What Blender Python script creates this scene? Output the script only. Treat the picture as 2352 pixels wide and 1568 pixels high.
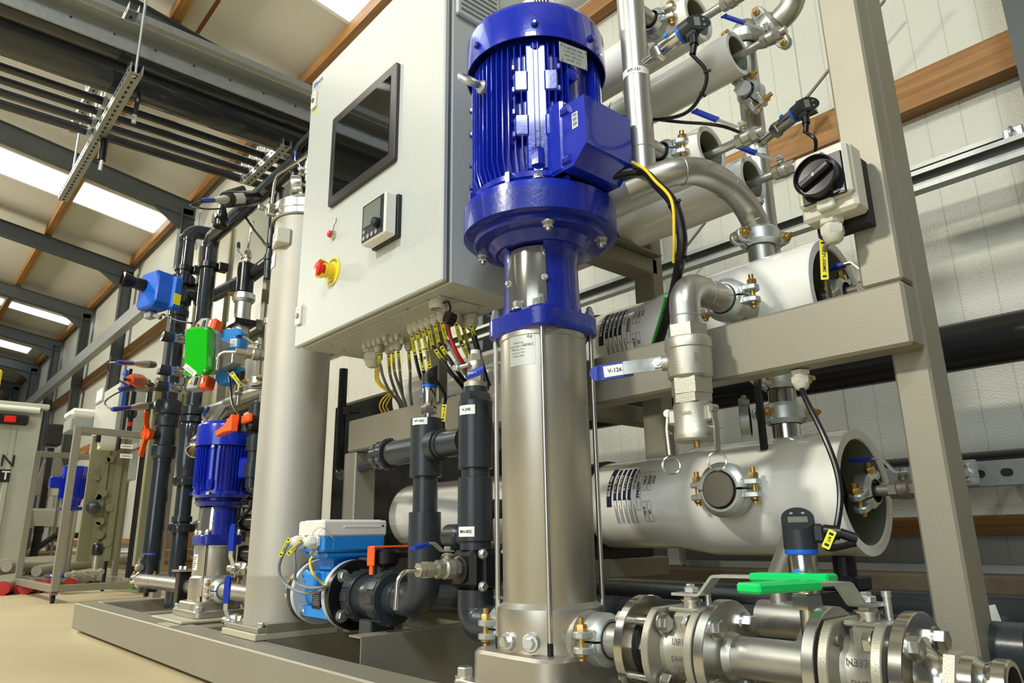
import bpy, math, random
from mathutils import Vector as V, Matrix
from math import pi, sin, cos, radians as R, hypot, atan2
for o in list(bpy.data.objects): bpy.data.objects.remove(o)
C = bpy.context.scene.collection
SC = bpy.context.scene
random.seed(7)
# ------------------------------------------------------------ camera
CAMZ = 0.42
FPX = 1631.25
YAW, PIT, ROL = -0.846049, 0.267497, -0.0150588
_f = V((sin(YAW)*cos(PIT), cos(YAW)*cos(PIT), sin(PIT)))
_r0 = V((cos(YAW), -sin(YAW), 0)); _u0 = _r0.cross(_f)
_r = _r0*cos(ROL)+_u0*sin(ROL); _u = -_r0*sin(ROL)+_u0*cos(ROL)
cam = bpy.data.cameras.new('camera'); camo = bpy.data.objects.new('camera', cam); C.objects.link(camo)
cam.sensor_width = 36; cam.lens = FPX*36/2352; cam.clip_start = .05; cam.clip_end = 200
mw = Matrix((( _r.x, _u.x, -_f.x, 0), (_r.y, _u.y, -_f.y, 0), (_r.z, _u.z, -_f.z, CAMZ), (0, 0, 0, 1)))
camo.matrix_world = mw
SC.camera = camo
def at(px, py, X=None, Y=None, Z=None, D=None):
    """point seen at a pixel of the 2352x1568 photo, on the plane X=, Y= or Z=, or at horizontal distance D"""
    d = _r*((px-1176)/FPX) - _u*((py-784)/FPX) + _f
    if X is not None: t = X/d.x
    elif Y is not None: t = Y/d.y
    elif Z is not None: t = (Z-CAMZ)/d.z
    else: t = D/hypot(d.x, d.y)
    return V((d.x*t, d.y*t, d.z*t+CAMZ))
def ppm(p):          # pixels per metre at a point
    return FPX/((V(p)-V((0, 0, CAMZ))).dot(_f))
# ------------------------------------------------------------ light and exposure
SC.view_settings.view_transform = 'Standard'; SC.view_settings.look = 'None'
SC.view_settings.gamma = 1; SC.view_settings.exposure = 0.0; SC.view_settings.use_curve_mapping = False
w = bpy.data.worlds.new('world'); SC.world = w; w.use_nodes = True
w.node_tree.nodes['Background'].inputs[0].default_value = (.80, .86, .84, 1)
w.node_tree.nodes['Background'].inputs[1].default_value = 0.13
def area(name, loc, tgt, sx, sy, energy, col):
    l = bpy.data.lights.new(name, 'AREA'); l.shape = 'RECTANGLE'; l.size = sx; l.size_y = sy; l.energy = energy; l.color = col
    o = bpy.data.objects.new(name, l); C.objects.link(o); o.location = loc
    o.rotation_euler = (V(tgt)-V(loc)).to_track_quat('-Z', 'Y').to_euler(); return o
area('hall_lamp', (-1.7, -4.0, 3.9), (-.9, 1.3, .9), .5, .35, 225, (1, .96, .84))
area('hall_lamp', (-8.5, -3.5, 6.2), (-6.5, 1.8, 1.5), 1.2, .8, 560, (1, .93, .78))
area('high_side_fill', (2.6, -3.4, 5.6), (-1.3, 1.0, 1.5), 1.6, 1.2, 250, (.84, .93, 1))  # cool fill added from high up to brighten the cabinet's side
area('low_front_fill', (1.2, -5.5, 1.9), (-1.2, 1.4, .9), 4.0, 3.0, 120, (.86, .94, 1))  # broad cool fill added low behind the camera for the vessel fronts
# ------------------------------------------------------------ materials
MATS = {}
def mat(name, col, rough=.5, metal=0, bump=0, bscale=60, var=0, vscale=8, coat=0, trans=0, emis=0, ecol=None, ior=1.45, aniso=None, spec=.5, alpha=1):
    m = bpy.data.materials.new(name); m.use_nodes = True; nt = m.node_tree; b = nt.nodes['Principled BSDF']
    b.inputs['Base Color'].default_value = (*col, 1); b.inputs['Roughness'].default_value = rough
    b.inputs['Metallic'].default_value = metal; b.inputs['IOR'].default_value = ior
    b.inputs['Specular IOR Level'].default_value = spec
    b.inputs['Coat Weight'].default_value = coat; b.inputs['Coat Roughness'].default_value = .06
    b.inputs['Transmission Weight'].default_value = trans
    b.inputs['Alpha'].default_value = alpha
    if emis: b.inputs['Emission Strength'].default_value = emis; b.inputs['Emission Color'].default_value = (*(ecol or col), 1)
    tc = nt.nodes.new('ShaderNodeTexCoord')
    if var:
        n = nt.nodes.new('ShaderNodeTexNoise'); n.inputs['Scale'].default_value = vscale; n.inputs['Detail'].default_value = 5
        nt.links.new(tc.outputs['Object'], n.inputs['Vector'])
        mx = nt.nodes.new('ShaderNodeMix'); mx.data_type = 'RGBA'
        mx.inputs[6].default_value = (*[c*(1-var) for c in col], 1); mx.inputs[7].default_value = (*[min(1, c*(1+var)) for c in col], 1)
        nt.links.new(n.outputs[0], mx.inputs[0]); nt.links.new(mx.outputs[2], b.inputs['Base Color'])
        mr = nt.nodes.new('ShaderNodeMapRange'); mr.inputs['To Min'].default_value = max(.02, rough*.8); mr.inputs['To Max'].default_value = min(1, rough*1.25)
        nt.links.new(n.outputs[0], mr.inputs['Value']); nt.links.new(mr.outputs[0], b.inputs['Roughness'])
    if bump:
        n2 = nt.nodes.new('ShaderNodeTexNoise'); n2.inputs['Scale'].default_value = bscale; n2.inputs['Detail'].default_value = 3
        nt.links.new(tc.outputs['Object'], n2.inputs['Vector'])
        if aniso:
            mp = nt.nodes.new('ShaderNodeMapping'); mp.inputs['Scale'].default_value = aniso
            nt.links.new(tc.outputs['Object'], mp.inputs[0]); nt.links.new(mp.outputs[0], n2.inputs['Vector'])
        bp = nt.nodes.new('ShaderNodeBump'); bp.inputs['Strength'].default_value = bump; bp.inputs['Distance'].default_value = .0009
        nt.links.new(n2.outputs[0], bp.inputs['Height']); nt.links.new(bp.outputs[0], b.inputs['Normal'])
    MATS[name] = m; return m
mat('frame_steel', (.29, .272, .21), .48, .35, .25, 400, .07, 3)
mat('bead_steel', (.50, .475, .41), .36, .85, .15, 500, .08, 6)
mat('blasted_steel', (.42, .40, .34), .55, .45, .2, 400, .05, 3)
mat('pipe_steel', (.50, .49, .44), .34, .85, .12, 300, .14, 9)
mat('cast_steel', (.47, .45, .37), .42, .75, .3, 350, .08, 20)
mat('polished', (.62, .60, .54), .18, 1, 0, 1, .05, 20)
mat('turned_steel', (.40, .38, .33), .32, 1)
mat('brushed', (.60, .59, .55), .27, 1, .1, 60, .05, 20)
mat('dark_cast', (.20, .185, .16), .5, .6, .4, 300, .1, 20)
mat('galv', (.36, .38, .36), .42, .7, .5, 260, .12, 40)
mat('galv_bright', (.62, .66, .64), .35, .8, .2, 100, .18, 30)
mat('zinc_gold', (.62, .40, .13), .32, .9, 0, 1, .12, 60)
mat('zinc', (.66, .68, .66), .28, .9, 0, 1, .08, 60)
mat('pvc', (.030, .036, .041), .27, 0, .05, 200, .03, 6)
mat('pvc_gloss', (.026, .031, .036), .13, 0, .03, 20, coat=.4)
mat('pvc_black', (.012, .013, .014), .25, 0, .05, 200, .1, 10)
mat('rubber', (.010, .010, .010), .55)
mat('black', (.008, .008, .009), .32)
mat('black_matt', (.012, .012, .012), .6, 0, .2, 300)
mat('motor_blue', (.006, .022, .40), .24, 0, .35, 90, .10, 12, coat=.6)
mat('cast_blue', (.008, .020, .27), .30, 0, .5, 120, .10, 14, coat=.4)
mat('vessel_white', (.86, .85, .77), .17, 0, .05, 40, .02, 4, coat=.5)
mat('vessel_ring', (.74, .75, .70), .35, 0, .1, 200)
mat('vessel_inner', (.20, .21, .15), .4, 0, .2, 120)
mat('cabinet_grey', (.50, .525, .485), .40, 0, .6, 330)
mat('cabinet_seam', (.16, .17, .16), .5)
mat('bezel', (.035, .028, .028), .38, 0, .1, 500)
mat('screen', (.004, .005, .005), .04, 0, spec=.8)
mat('plastic_white', (.72, .72, .66), .38)
mat('plastic_grey', (.34, .35, .33), .4)
mat('gland_beige', (.60, .59, .50), .42)
mat('panel_dark', (.022, .026, .030), .38)
mat('lcd', (.16, .19, .15), .12)
mat('yellow', (.80, .62, .02), .38)
mat('tag_yellow', (.85, .78, .03), .4)
mat('red', (.70, .02, .015), .25)
mat('red_cable', (.55, .01, .01), .35)
mat('orange', (.95, .11, .01), .38)
mat('green_sleeve', (.0, .62, .13), .33, 0, .1, 120)
mat('green_paint', (.01, .50, .01), .16, coat=.6)
mat('blue_sleeve', (.008, .035, .36), .3)
mat('flow_blue', (.01, .23, .68), .34, 0, .1, 200)
mat('valve_blue', (.01, .12, .62), .33)
mat('valve_sky', (.02, .25, .65), .35)
mat('grey_cable', (.20, .21, .21), .45)
mat('green_cable', (.05, .45, .05), .45)
mat('yellow_cable', (.85, .60, .02), .45)
mat('label_white', (.80, .80, .76), .45)
mat('label_silver', (.52, .54, .50), .35, .3)
mat('ink', (.01, .01, .012), .5)
mat('ink_navy', (.01, .015, .05), .4)
mat('ink_blue', (.02, .03, .28), .5)
mat('ink_grey', (.14, .14, .13), .5)
mat('spacer', (.44, .43, .31), .55)
mat('concrete', (.16, .125, .075), .9, 0, 1, 30, .4, 12)
mat('dark_steel', (.075, .086, .086), .5, .2, .1, 60, .12, 3)
mat('roof_panel', (.52, .50, .42), .6, 0, .05, 30, .03, 1)
mat('roof_rust', (.16, .05, .02), .8)
mat('container', (.45, .46, .38), .5, 0, .1, 20, .05, 3)
mat('acrylic_green', (.21, .205, .115), .35, 0, .2, 20, .12, 6)
mat('flange_grey', (.50, .53, .52), .38, 0, .1, 200)
mat('cardboard', (.30, .18, .07), .8)
mat('chair_grey', (.16, .15, .12), .6)
mat('red_cap', (.50, .02, .01), .4)
mat('hose_grey', (.26, .25, .19), .6)
mat('white_edge', (.72, .74, .70), .35)
m = mat('guard', (.42, .41, .36), .12, .85, .3, 14)
m = mat('clear', (.95, .95, .93), .05, 0, trans=1)
m = mat('skylight', (.75, .90, 1), .5, 0, emis=3.2, ecol=(.80, .92, 1))
def grainy(name, c1, c2, scale, axis_scale, rough=.55, knots=True):
    m = mat(name, c1, rough); nt = m.node_tree; b = nt.nodes['Principled BSDF']
    tc = nt.nodes.new('ShaderNodeTexCoord'); mp = nt.nodes.new('ShaderNodeMapping'); mp.inputs['Scale'].default_value = axis_scale
    n = nt.nodes.new('ShaderNodeTexNoise'); n.inputs['Scale'].default_value = scale; n.inputs['Detail'].default_value = 6
    r = nt.nodes.new('ShaderNodeValToRGB'); r.color_ramp.elements[0].position = .35; r.color_ramp.elements[1].position = .68
    r.color_ramp.elements[0].color = (*c2, 1); r.color_ramp.elements[1].color = (*c1, 1)
    nt.links.new(tc.outputs['Object'], mp.inputs[0]); nt.links.new(mp.outputs[0], n.inputs['Vector'])
    nt.links.new(n.outputs[0], r.inputs[0]); nt.links.new(r.outputs[0], b.inputs['Base Color'])
grainy('wood', (.34, .17, .045), (.21, .095, .022), 3, (.6, 14, 14))
grainy('wood_crosswise', (.40, .19, .060), (.25, .10, .028), 3, (14, .6, 14))
grainy('floor_screed', (.56, .48, .30), (.46, .38, .22), .9, (1, 1, 1), .42)
# wall sandwich panel: fine vertical ribs + orange-peel sheen
m = mat('wall_panel', (.54, .545, .47), .30); nt = m.node_tree; b = nt.nodes['Principled BSDF']
tc = nt.nodes.new('ShaderNodeTexCoord'); sx = nt.nodes.new('ShaderNodeSeparateXYZ'); nt.links.new(tc.outputs['Object'], sx.inputs[0])
def mth(op, a, bb=None):
    n = nt.nodes.new('ShaderNodeMath'); n.operation = op
    for i, q in enumerate((a, bb)):
        if q is None: continue
        if isinstance(q, (int, float)): n.inputs[i].default_value = q
        else: nt.links.new(q, n.inputs[i])
    return n.outputs[0]
rib = mth('LESS_THAN', mth('ABSOLUTE', mth('SUBTRACT', mth('FRACT', mth('MULTIPLY', sx.outputs[0], 7.0)), .5)), .02)
joint = mth('LESS_THAN', mth('ABSOLUTE', mth('SUBTRACT', mth('FRACT', mth('MULTIPLY', sx.outputs[0], 1.0)), .5)), .004)
nz = nt.nodes.new('ShaderNodeTexNoise'); nz.inputs['Scale'].default_value = 110; nz.inputs['Detail'].default_value = 3
nt.links.new(tc.outputs['Object'], nz.inputs['Vector'])
hgt = mth('SUBTRACT', mth('MULTIPLY', nz.outputs[0], 1.1), mth('MULTIPLY', rib, 1.6))
bp = nt.nodes.new('ShaderNodeBump'); bp.inputs['Strength'].default_value = .8; bp.inputs['Distance'].default_value = .004
nt.links.new(hgt, bp.inputs['Height']); nt.links.new(bp.outputs[0], b.inputs['Normal'])
mx = nt.nodes.new('ShaderNodeMix'); mx.data_type = 'RGBA'; mx.inputs[6].default_value = (.54, .545, .47, 1); mx.inputs[7].default_value = (.34, .35, .29, 1)
nt.links.new(mth('MAXIMUM', mth('MULTIPLY', rib, .55), joint), mx.inputs[0]); nt.links.new(mx.outputs[2], b.inputs['Base Color'])
# ------------------------------------------------------------ mesh builder
def frame(o, z, x=None):
    z = V(z).normalized()
    if x is None: x = V((1, 0, 0)) if abs(z.x) < .9 else V((0, 1, 0))
    x = V(x); x = (x - z*x.dot(z)).normalized(); y = z.cross(x); o = V(o)
    return Matrix(((x.x, y.x, z.x, o.x), (x.y, y.y, z.y, o.y), (x.z, y.z, z.z, o.z), (0, 0, 0, 1)))
def T(x, y=None, z=None):
    return Matrix.Translation(V(x) if y is None else V((x, y, z)))
def RZ(a): return Matrix.Rotation(a, 4, 'Z')
def fillet(pts, r, n=8):
    pts = [V(p) for p in pts]; out = [pts[0]]
    for i in range(1, len(pts)-1):
        a, b, c = pts[i-1], pts[i], pts[i+1]; u = (a-b).normalized(); v = (c-b).normalized()
        ang = u.angle(v)
        if ang > pi-.02: out.append(b); continue
        rr = r[i-1] if isinstance(r, (list, tuple)) else r
        d = min(rr/math.tan(ang/2), (a-b).length*.499, (c-b).length*.499); rr = d*math.tan(ang/2)
        cen = b + (u+v).normalized()*(rr/sin(ang/2)); s = b+u*d-cen; e = b+v*d-cen
        tot = s.angle(e); ax = s.cross(e).normalized()
        for k in range(n+1): out.append(cen + Matrix.Rotation(tot*k/n, 3, ax) @ s)
    out.append(pts[-1]); return out
def smooth(pts, n=6):
    pts = [V(p) for p in pts]; P = [pts[0]*2-pts[1]]+pts+[pts[-1]*2-pts[-2]]; out = []
    for i in range(1, len(P)-2):
        p0, p1, p2, p3 = P[i-1:i+3]
        for k in range(n):
            t = k/n; out.append(.5*((2*p1)+(p2-p0)*t+(2*p0-5*p1+4*p2-p3)*t*t+(3*p1-p0-3*p2+p3)*t**3))
    out.append(pts[-1]); return out
_txt = {}
def text_geo(s, bold=False):
    k = (s, bold)
    if k in _txt: return _txt[k]
    cu = bpy.data.curves.new('t', 'FONT'); cu.body = s; cu.align_x = 'CENTER'; cu.align_y = 'CENTER'; cu.size = 1; cu.resolution_u = 2
    if bold: cu.offset = .018
    o = bpy.data.objects.new('t', cu); C.objects.link(o); bpy.context.view_layer.update()
    me = o.to_mesh(); vs = [v.co.copy() for v in me.vertices]; fs = [tuple(p.vertices) for p in me.polygons]; o.to_mesh_clear()
    bpy.data.objects.remove(o); bpy.data.curves.remove(cu); _txt[k] = (vs, fs); return vs, fs
class MB:
    def __init__(s, mt='bead_steel'): s.v = []; s.f = []; s.mi = []; s.mats = []; s.cur = 0; s.m(mt)
    def m(s, mt):
        if mt not in s.mats: s.mats.append(mt)
        s.cur = s.mats.index(mt); return s
    def add(s, vs, fs, M=None):
        n = len(s.v)
        s.v += [(M @ V(p)) if M is not None else V(p) for p in vs]
        s.f += [tuple(i+n for i in f) for f in fs]; s.mi += [s.cur]*len(fs); return s
    def box(s, c, size, M=None, b=0):
        hx, hy, hz = [q/2 for q in size]; b = min(b, hx*.95, hy*.95, hz*.95)
        L = T(c) if M is None else M @ T(c)
        if b <= 0:
            vs = [(x*hx, y*hy, z*hz) for x in (-1, 1) for y in (-1, 1) for z in (-1, 1)]
            return s.add(vs, [(0, 1, 3, 2), (4, 6, 7, 5), (0, 4, 5, 1), (2, 3, 7, 6), (0, 2, 6, 4), (1, 5, 7, 3)], L)
        vs = []; idx = {}
        for x in (-1, 1):
            for y in (-1, 1):
                for z in (-1, 1):
                    for a in range(3):
                        q = [x*(hx-b), y*(hy-b), z*(hz-b)]; q[a] += (x, y, z)[a]*b; idx[(x, y, z, a)] = len(vs); vs.append(q)
        fs = []
        for a in range(3):
            u, w_ = [(1, 2), (0, 2), (0, 1)][a]
            for sgn in (-1, 1):
                q = []
                for (p, r) in ((-1, -1), (1, -1), (1, 1), (-1, 1)):
                    k = [0, 0, 0]; k[a] = sgn; k[u] = p; k[w_] = r; q.append(idx[(*k, a)])
                fs.append(tuple(q))
        for a in range(3):
            u, w_ = [(1, 2), (0, 2), (0, 1)][a]
            for p in (-1, 1):
                for r in (-1, 1):
                    k = [0, 0, 0]; k[u] = p; k[w_] = r; k1 = list(k); k1[a] = -1; k2 = list(k); k2[a] = 1
                    fs.append((idx[(*k1, u)], idx[(*k2, u)], idx[(*k2, w_)], idx[(*k1, w_)]))
        for x in (-1, 1):
            for y in (-1, 1):
                for z in (-1, 1): fs.append((idx[(x, y, z, 0)], idx[(x, y, z, 1)], idx[(x, y, z, 2)]))
        return s.add(vs, fs, L)
    def bar(s, p0, p1, w_, h, up=(0, 0, 1), b=0):       # box from p0 to p1
        p0, p1 = V(p0), V(p1); d = p1-p0; M = frame((p0+p1)/2, d, V(up).cross(d) if V(up).cross(d).length > 1e-6 else None)
        return s.box((0, 0, 0), (w_, h, d.length), M, b)
    def lathe(s, prof, M=None, n=32, a0=0, a1=2*pi, cap=True):
        full = abs(a1-a0-2*pi) < 1e-6; k = n if full else n+1; vs = []
        for (r, h) in prof:
            for i in range(k):
                a = a0+(a1-a0)*i/n; vs.append((r*cos(a), r*sin(a), h))
        fs = []
        for j in range(len(prof)-1):
            for i in range(n):
                i2 = (i+1) % k if full else i+1
                fs.append((j*k+i, j*k+i2, (j+1)*k+i2, (j+1)*k+i))
        if cap and full:
            if prof[0][0] > 1e-6: fs.append(tuple(range(k))[::-1])
            if prof[-1][0] > 1e-6: fs.append(tuple((len(prof)-1)*k+i for i in range(k)))
        return s.add(vs, fs, M)
    def cyl(s, p0, p1, r, r1=None, n=24, ch=0):
        p0, p1 = V(p0), V(p1); r1 = r if r1 is None else r1; L = (p1-p0).length; M = frame(p0, p1-p0)
        if ch: pr = [(r-ch, 0), (r, ch), (r1, L-ch), (r1-ch, L)]
        else: pr = [(r, 0), (r1, L)]
        return s.lathe(pr, M, n)
    def hollow(s, p0, p1, r, ri, n=32):
        p0, p1 = V(p0), V(p1); L = (p1-p0).length; c = min(.001, (r-ri)*.3)
        return s.lathe([(ri, 0), (r-c, 0), (r, c), (r, L-c), (r-c, L), (ri, L), (ri, 0)], frame(p0, p1-p0), n, cap=False)
    def hexa(s, p, ax, r, h, M=None, ch=True, rot=0):      # hexagon head
        L = frame(p, ax) @ RZ(rot)
        if M is not None: L = M @ L
        pr = [(r, 0), (r, h*.82), (r*.9, h)] if ch else [(r, 0), (r, h)]
        return s.lathe(pr, L, 6)
    def bolt(s, p, ax, r, h=None, washer=True, M=None, rot=0):
        h = h or r*1.1; p = V(p); ax = V(ax).normalized()
        L = frame(p, ax)
        if M is not None: L = M @ L
        if washer: s.lathe([(r*1.25, 0), (r*1.25, h*.2), (r*1.0, h*.22)], L, 16)
        return s.lathe([(r, h*.2), (r, h*1.05), (r*.88, h*1.2)], L @ RZ(rot), 6)
    def tube(s, pts, r, n=14, cap=True):
        pts = [V(p) for p in pts]; q = [pts[0]]
        for p in pts[1:]:
            if (p-q[-1]).length > 1e-5: q.append(p)
        pts = q; t = (pts[1]-pts[0]).normalized(); x = frame(pts[0], t).col[0].xyz; vs = []; N = len(pts)
        rr = r if isinstance(r, (list, tuple)) else [r]*N
        if len(rr) != N: rr = [rr[0]+(rr[-1]-rr[0])*i/(N-1) for i in range(N)]
        for i, p in enumerate(pts):
            if i == 0: tt = pts[1]-pts[0]
            elif i == N-1: tt = pts[-1]-pts[-2]
            else: tt = (pts[i+1]-p).normalized()+(p-pts[i-1]).normalized()
            tt = tt.normalized(); x = (x-tt*x.dot(tt)).normalized(); y = tt.cross(x)
            for k in range(n):
                a = 2*pi*k/n; vs.append(p+(x*cos(a)+y*sin(a))*rr[i])
        fs = [(i*n+k, i*n+(k+1) % n, (i+1)*n+(k+1) % n, (i+1)*n+k) for i in range(N-1) for k in range(n)]
        if cap: fs += [tuple(range(n))[::-1], tuple((N-1)*n+k for k in range(n))]
        return s.add(vs, fs)
    def torus(s, M, R_, r, n=32, k=10, a0=0, a1=2*pi):
        full = abs(a1-a0-2*pi) < 1e-6; N = n if full else n+1; vs = []
        for i in range(N):
            a = a0+(a1-a0)*i/n
            for j in range(k):
                b_ = 2*pi*j/k; q = R_+r*cos(b_); vs.append((q*cos(a), q*sin(a), r*sin(b_)))
        fs = [(i*k+j, ((i+1) % N)*k+j, ((i+1) % N)*k+(j+1) % k, i*k+(j+1) % k) for i in range(n) for j in range(k)]
        return s.add(vs, fs, M)
    def prism(s, poly, h, M=None, b=0):           # polygon in local xy, extruded 0..h in z
        n = len(poly)
        if b:
            cx = sum(p[0] for p in poly)/n; cy = sum(p[1] for p in poly)/n
            def sh(p):
                d = hypot(p[0]-cx, p[1]-cy) or 1; return (p[0]-(p[0]-cx)/d*b, p[1]-(p[1]-cy)/d*b)
            ring = [[(*sh(p), 0) for p in poly], [(*p, b) for p in poly], [(*p, h-b) for p in poly], [(*sh(p), h) for p in poly]]
        else: ring = [[(*p, 0) for p in poly], [(*p, h) for p in poly]]
        vs = [q for r_ in ring for q in r_]; K = len(ring)
        fs = [(j*n+i, j*n+(i+1) % n, (j+1)*n+(i+1) % n, (j+1)*n+i) for j in range(K-1) for i in range(n)]
        fs += [tuple(range(n))[::-1], tuple((K-1)*n+i for i in range(n))]
        return s.add(vs, fs, M)
    def quad(s, a, b, c, d): return s.add([a, b, c, d], [(0, 1, 2, 3)])
    def strip(s, pts, w_, th, side):              # flat bent strap; pts = centreline, side = width direction
        pts = [V(p) for p in pts]; side = V(side).normalized(); vs = []; N = len(pts)
        for i, p in enumerate(pts):
            tt = (pts[min(i+1, N-1)]-pts[max(i-1, 0)]).normalized(); nn = side.cross(tt).normalized()
            for (a, b_) in ((-1, -1), (1, -1), (1, 1), (-1, 1)): vs.append(p+side*(a*w_/2)+nn*(b_*th/2))
        fs = [(i*4+k, i*4+(k+1) % 4, (i+1)*4+(k+1) % 4, (i+1)*4+k) for i in range(N-1) for k in range(4)]
        fs += [(3, 2, 1, 0), tuple((N-1)*4+k for k in range(4))]
        return s.add(vs, fs)
    def text(s, st, M, size, bold=False, wrap=None, fit=None):
        """writing in local xy of M; wrap = radius: wrapped about local y axis at that radius (M origin on the axis)"""
        vs, fs = text_geo(st, bold); sx_ = size
        if fit and vs:
            w0 = max(v.x for v in vs)-min(v.x for v in vs); sx_ = fit/w0
        out = []
        for v in vs:
            x, y = v.x*sx_, v.y*size
            if wrap: out.append((wrap*sin(x/wrap), y, wrap*cos(x/wrap)))
            else: out.append((x, y, 0))
        return s.add(out, fs, M)
    def mesh(s, name, off=None, ang=35):
        me = bpy.data.meshes.new(name)
        vs = s.v if off is None else [p-off for p in s.v]
        me.from_pydata([tuple(p) for p in vs], [], s.f); me.polygons.foreach_set('material_index', s.mi)
        for k in s.mats: me.materials.append(MATS[k])
        import bmesh
        bm = bmesh.new(); bm.from_mesh(me); bmesh.ops.recalc_face_normals(bm, faces=bm.faces)
        for f in bm.faces: f.smooth = True
        bm.to_mesh(me); bm.free(); me.set_sharp_from_angle(angle=R(ang)); me.update(); return me
def rring(w_, h, r, n=5):                          # rounded rectangle polygon
    out = []
    for (cx, cy, a0) in ((w_/2-r, h/2-r, 0), (-w_/2+r, h/2-r, pi/2), (-w_/2+r, -h/2+r, pi), (w_/2-r, -h/2+r, 1.5*pi)):
        for i in range(n+1): a = a0+pi/2*i/n; out.append((cx+r*cos(a), cy+r*sin(a)))
    return out
# ------------------------------------------------------------ things and parts
def empty(name, label, cat, M, group=None):
    o = bpy.data.objects.new(name, None); C.objects.link(o); o.empty_display_size = .05
    o.matrix_world = M; o['label'] = label; o['category'] = cat
    if group: o['group'] = group
    return o
CACHE = {}
def link_part(pname, geo, parent, key=None, off=None, label=None, kind=None):
    if key is not None and key in CACHE: me = CACHE[key]
    else:
        me = geo.mesh(pname, off)
        if key is not None: CACHE[key] = me
    o = bpy.data.objects.new(pname, me); C.objects.link(o); o.parent = parent
    if label: o['label'] = label
    if kind: o['kind'] = kind
    return o
def P(pname, geo, *subs, label=None, kind=None): return (pname, geo, subs, label, kind)
def thing(name, label, cat, parts, M=None, group=None, key=None, origin=None):
    """parts built in local coordinates (M places them) or, with origin=, in world coordinates"""
    off = None
    if origin is not None: M = T(origin); off = V(origin)
    root = empty(name, label, cat, M, group)
    def rec(lst, par, path):
        for i, (pn, g, subs, lb, kd) in enumerate(lst):
            k = None if key is None else (key, path, i)
            o = link_part(pn, g, par, k, off, lb, kd)
            rec(subs, o, path+(i,))
    rec(parts, root, ()); return root
def solo(name, label, cat, geo, origin=None, M=None, group=None, kind=None, key=None):
    off = V(origin) if origin is not None else None
    if key and key in CACHE: me = CACHE[key]
    else:
        me = geo.mesh(name, off)
        if key: CACHE[key] = me
    o = bpy.data.objects.new(name, me); C.objects.link(o)
    o.matrix_world = M if M is not None else (T(off) if off is not None else Matrix.Identity(4))
    if kind: o['kind'] = kind
    if label: o['label'] = label; o['category'] = cat
    if group: o['group'] = group
    return o
def struct(name, geo, parent=None, label=None, origin=None):
    off = V(origin) if origin is not None else None
    me = geo.mesh(name, off); o = bpy.data.objects.new(name, me); C.objects.link(o)
    if off is not None: o.location = off
    if parent: o.parent = parent; 
    else: o['kind'] = 'structure'
    if label: o['label'] = label
    return o
# ============================================================ ROOM
YW = 3.5; RK = .165; RZ0 = 6.30                     # wall face, roof slope, roof height at the wall
def roof(px, py):
    d = _r*((px-1176)/FPX) - _u*((py-784)/FPX) + _f
    t = (RZ0+RK*YW-CAMZ)/(d.z+RK*d.y); return V((d.x*t, d.y*t, d.z*t+CAMZ))
def roofz(y): return RZ0+RK*(YW-y)
g = MB('floor_screed'); g.box((-14, -2, -.05), (56, 13, .1)); struct('floor', g)
g = MB('wall_panel'); g.box((-14, YW+.06, 3.3), (56, .12, 6.4)); struct('wall_back', g)
g = MB('concrete'); g.box((-14, 3.36, .125), (56, .30, .25), b=.01); struct('trim_1', g, label='rough brown concrete plinth at the foot of the panel wall')
g = MB('white_edge'); g.box((-14, 3.44, .265), (56, .1, .03)); struct('trim_2', g)
# roof, cut where the skylight strips are
RAFX = [4, at(2300, 0, Y=3.2).x+.085, -4.02, -8.02, -12.2, -16.1, -19.95, -23.8, -27.6, -31.4]
sky = []                                            # (x0, x1, y0, y1)
q = [roof(0, 315), roof(395, 510), roof(370, 545), roof(0, 395)]
xa = (q[0].x+q[1].x)/2; xb = (q[2].x+q[3].x)/2
sky.append((min(xa, xb), max(xa, xb), -6, q[1].y-.02))
q = [roof(0, 676), roof(170, 737), roof(163, 748), roof(0, 700)]
xa2 = (q[0].x+q[1].x)/2; xb2 = (q[2].x+q[3].x)/2; sky.append((min(xa2, xb2), max(xa2, xb2), -6, q[1].y-.02))
sky.append((-27.2, -26.2, -6, 3.0))
q = [roof(731, 0), roof(806, 65), roof(865, 0)]
sky.append(((q[0].x+q[1].x)/2, (q[0].x+q[1].x)/2+1.3, -6, q[1].y))
g = MB('roof_panel'); cuts = sorted(sky); x = -42
def slab(mb, x0, x1, y0, y1, t=.08, dz=0):
    mb.add([(a, b, roofz(b)+c+dz) for a in (x0, x1) for b in (y0, y1) for c in (0, t)],
           [(0, 1, 3, 2), (4, 6, 7, 5), (0, 4, 5, 1), (2, 3, 7, 6), (0, 2, 6, 4), (1, 5, 7, 3)])
for (x0, x1, y0, y1) in cuts:
    slab(g, x, x0, -8, YW+.2); slab(g, x0, x1, -8, y0); slab(g, x0, x1, y1, YW+.2); x = x1
slab(g, x, 14, -8, YW+.2); struct('ceiling', g)
for i, (x0, x1, y0, y1) in enumerate(cuts):
    g = MB('skylight'); slab(g, x0, x1, y0, y1, .01, .06); g2 = struct('window_%d' % (i+1), g)
    for a, b_ in ((x0, x0+.05), (x1-.05, x1)):
        e = MB('white_edge'); slab(e, a, b_, y0, y1, .06, -.02); struct('window_frame', e, parent=g2)
g = MB('roof_rust'); a = roof(505, 0); b_ = roof(450, 75); slab(g, b_.x, a.x, (a.y+b_.y)/2-.02, (a.y+b_.y)/2+.025, .004, -.003); struct('trim_3', g, label='rusty brown panel joint in the roof')
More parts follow.
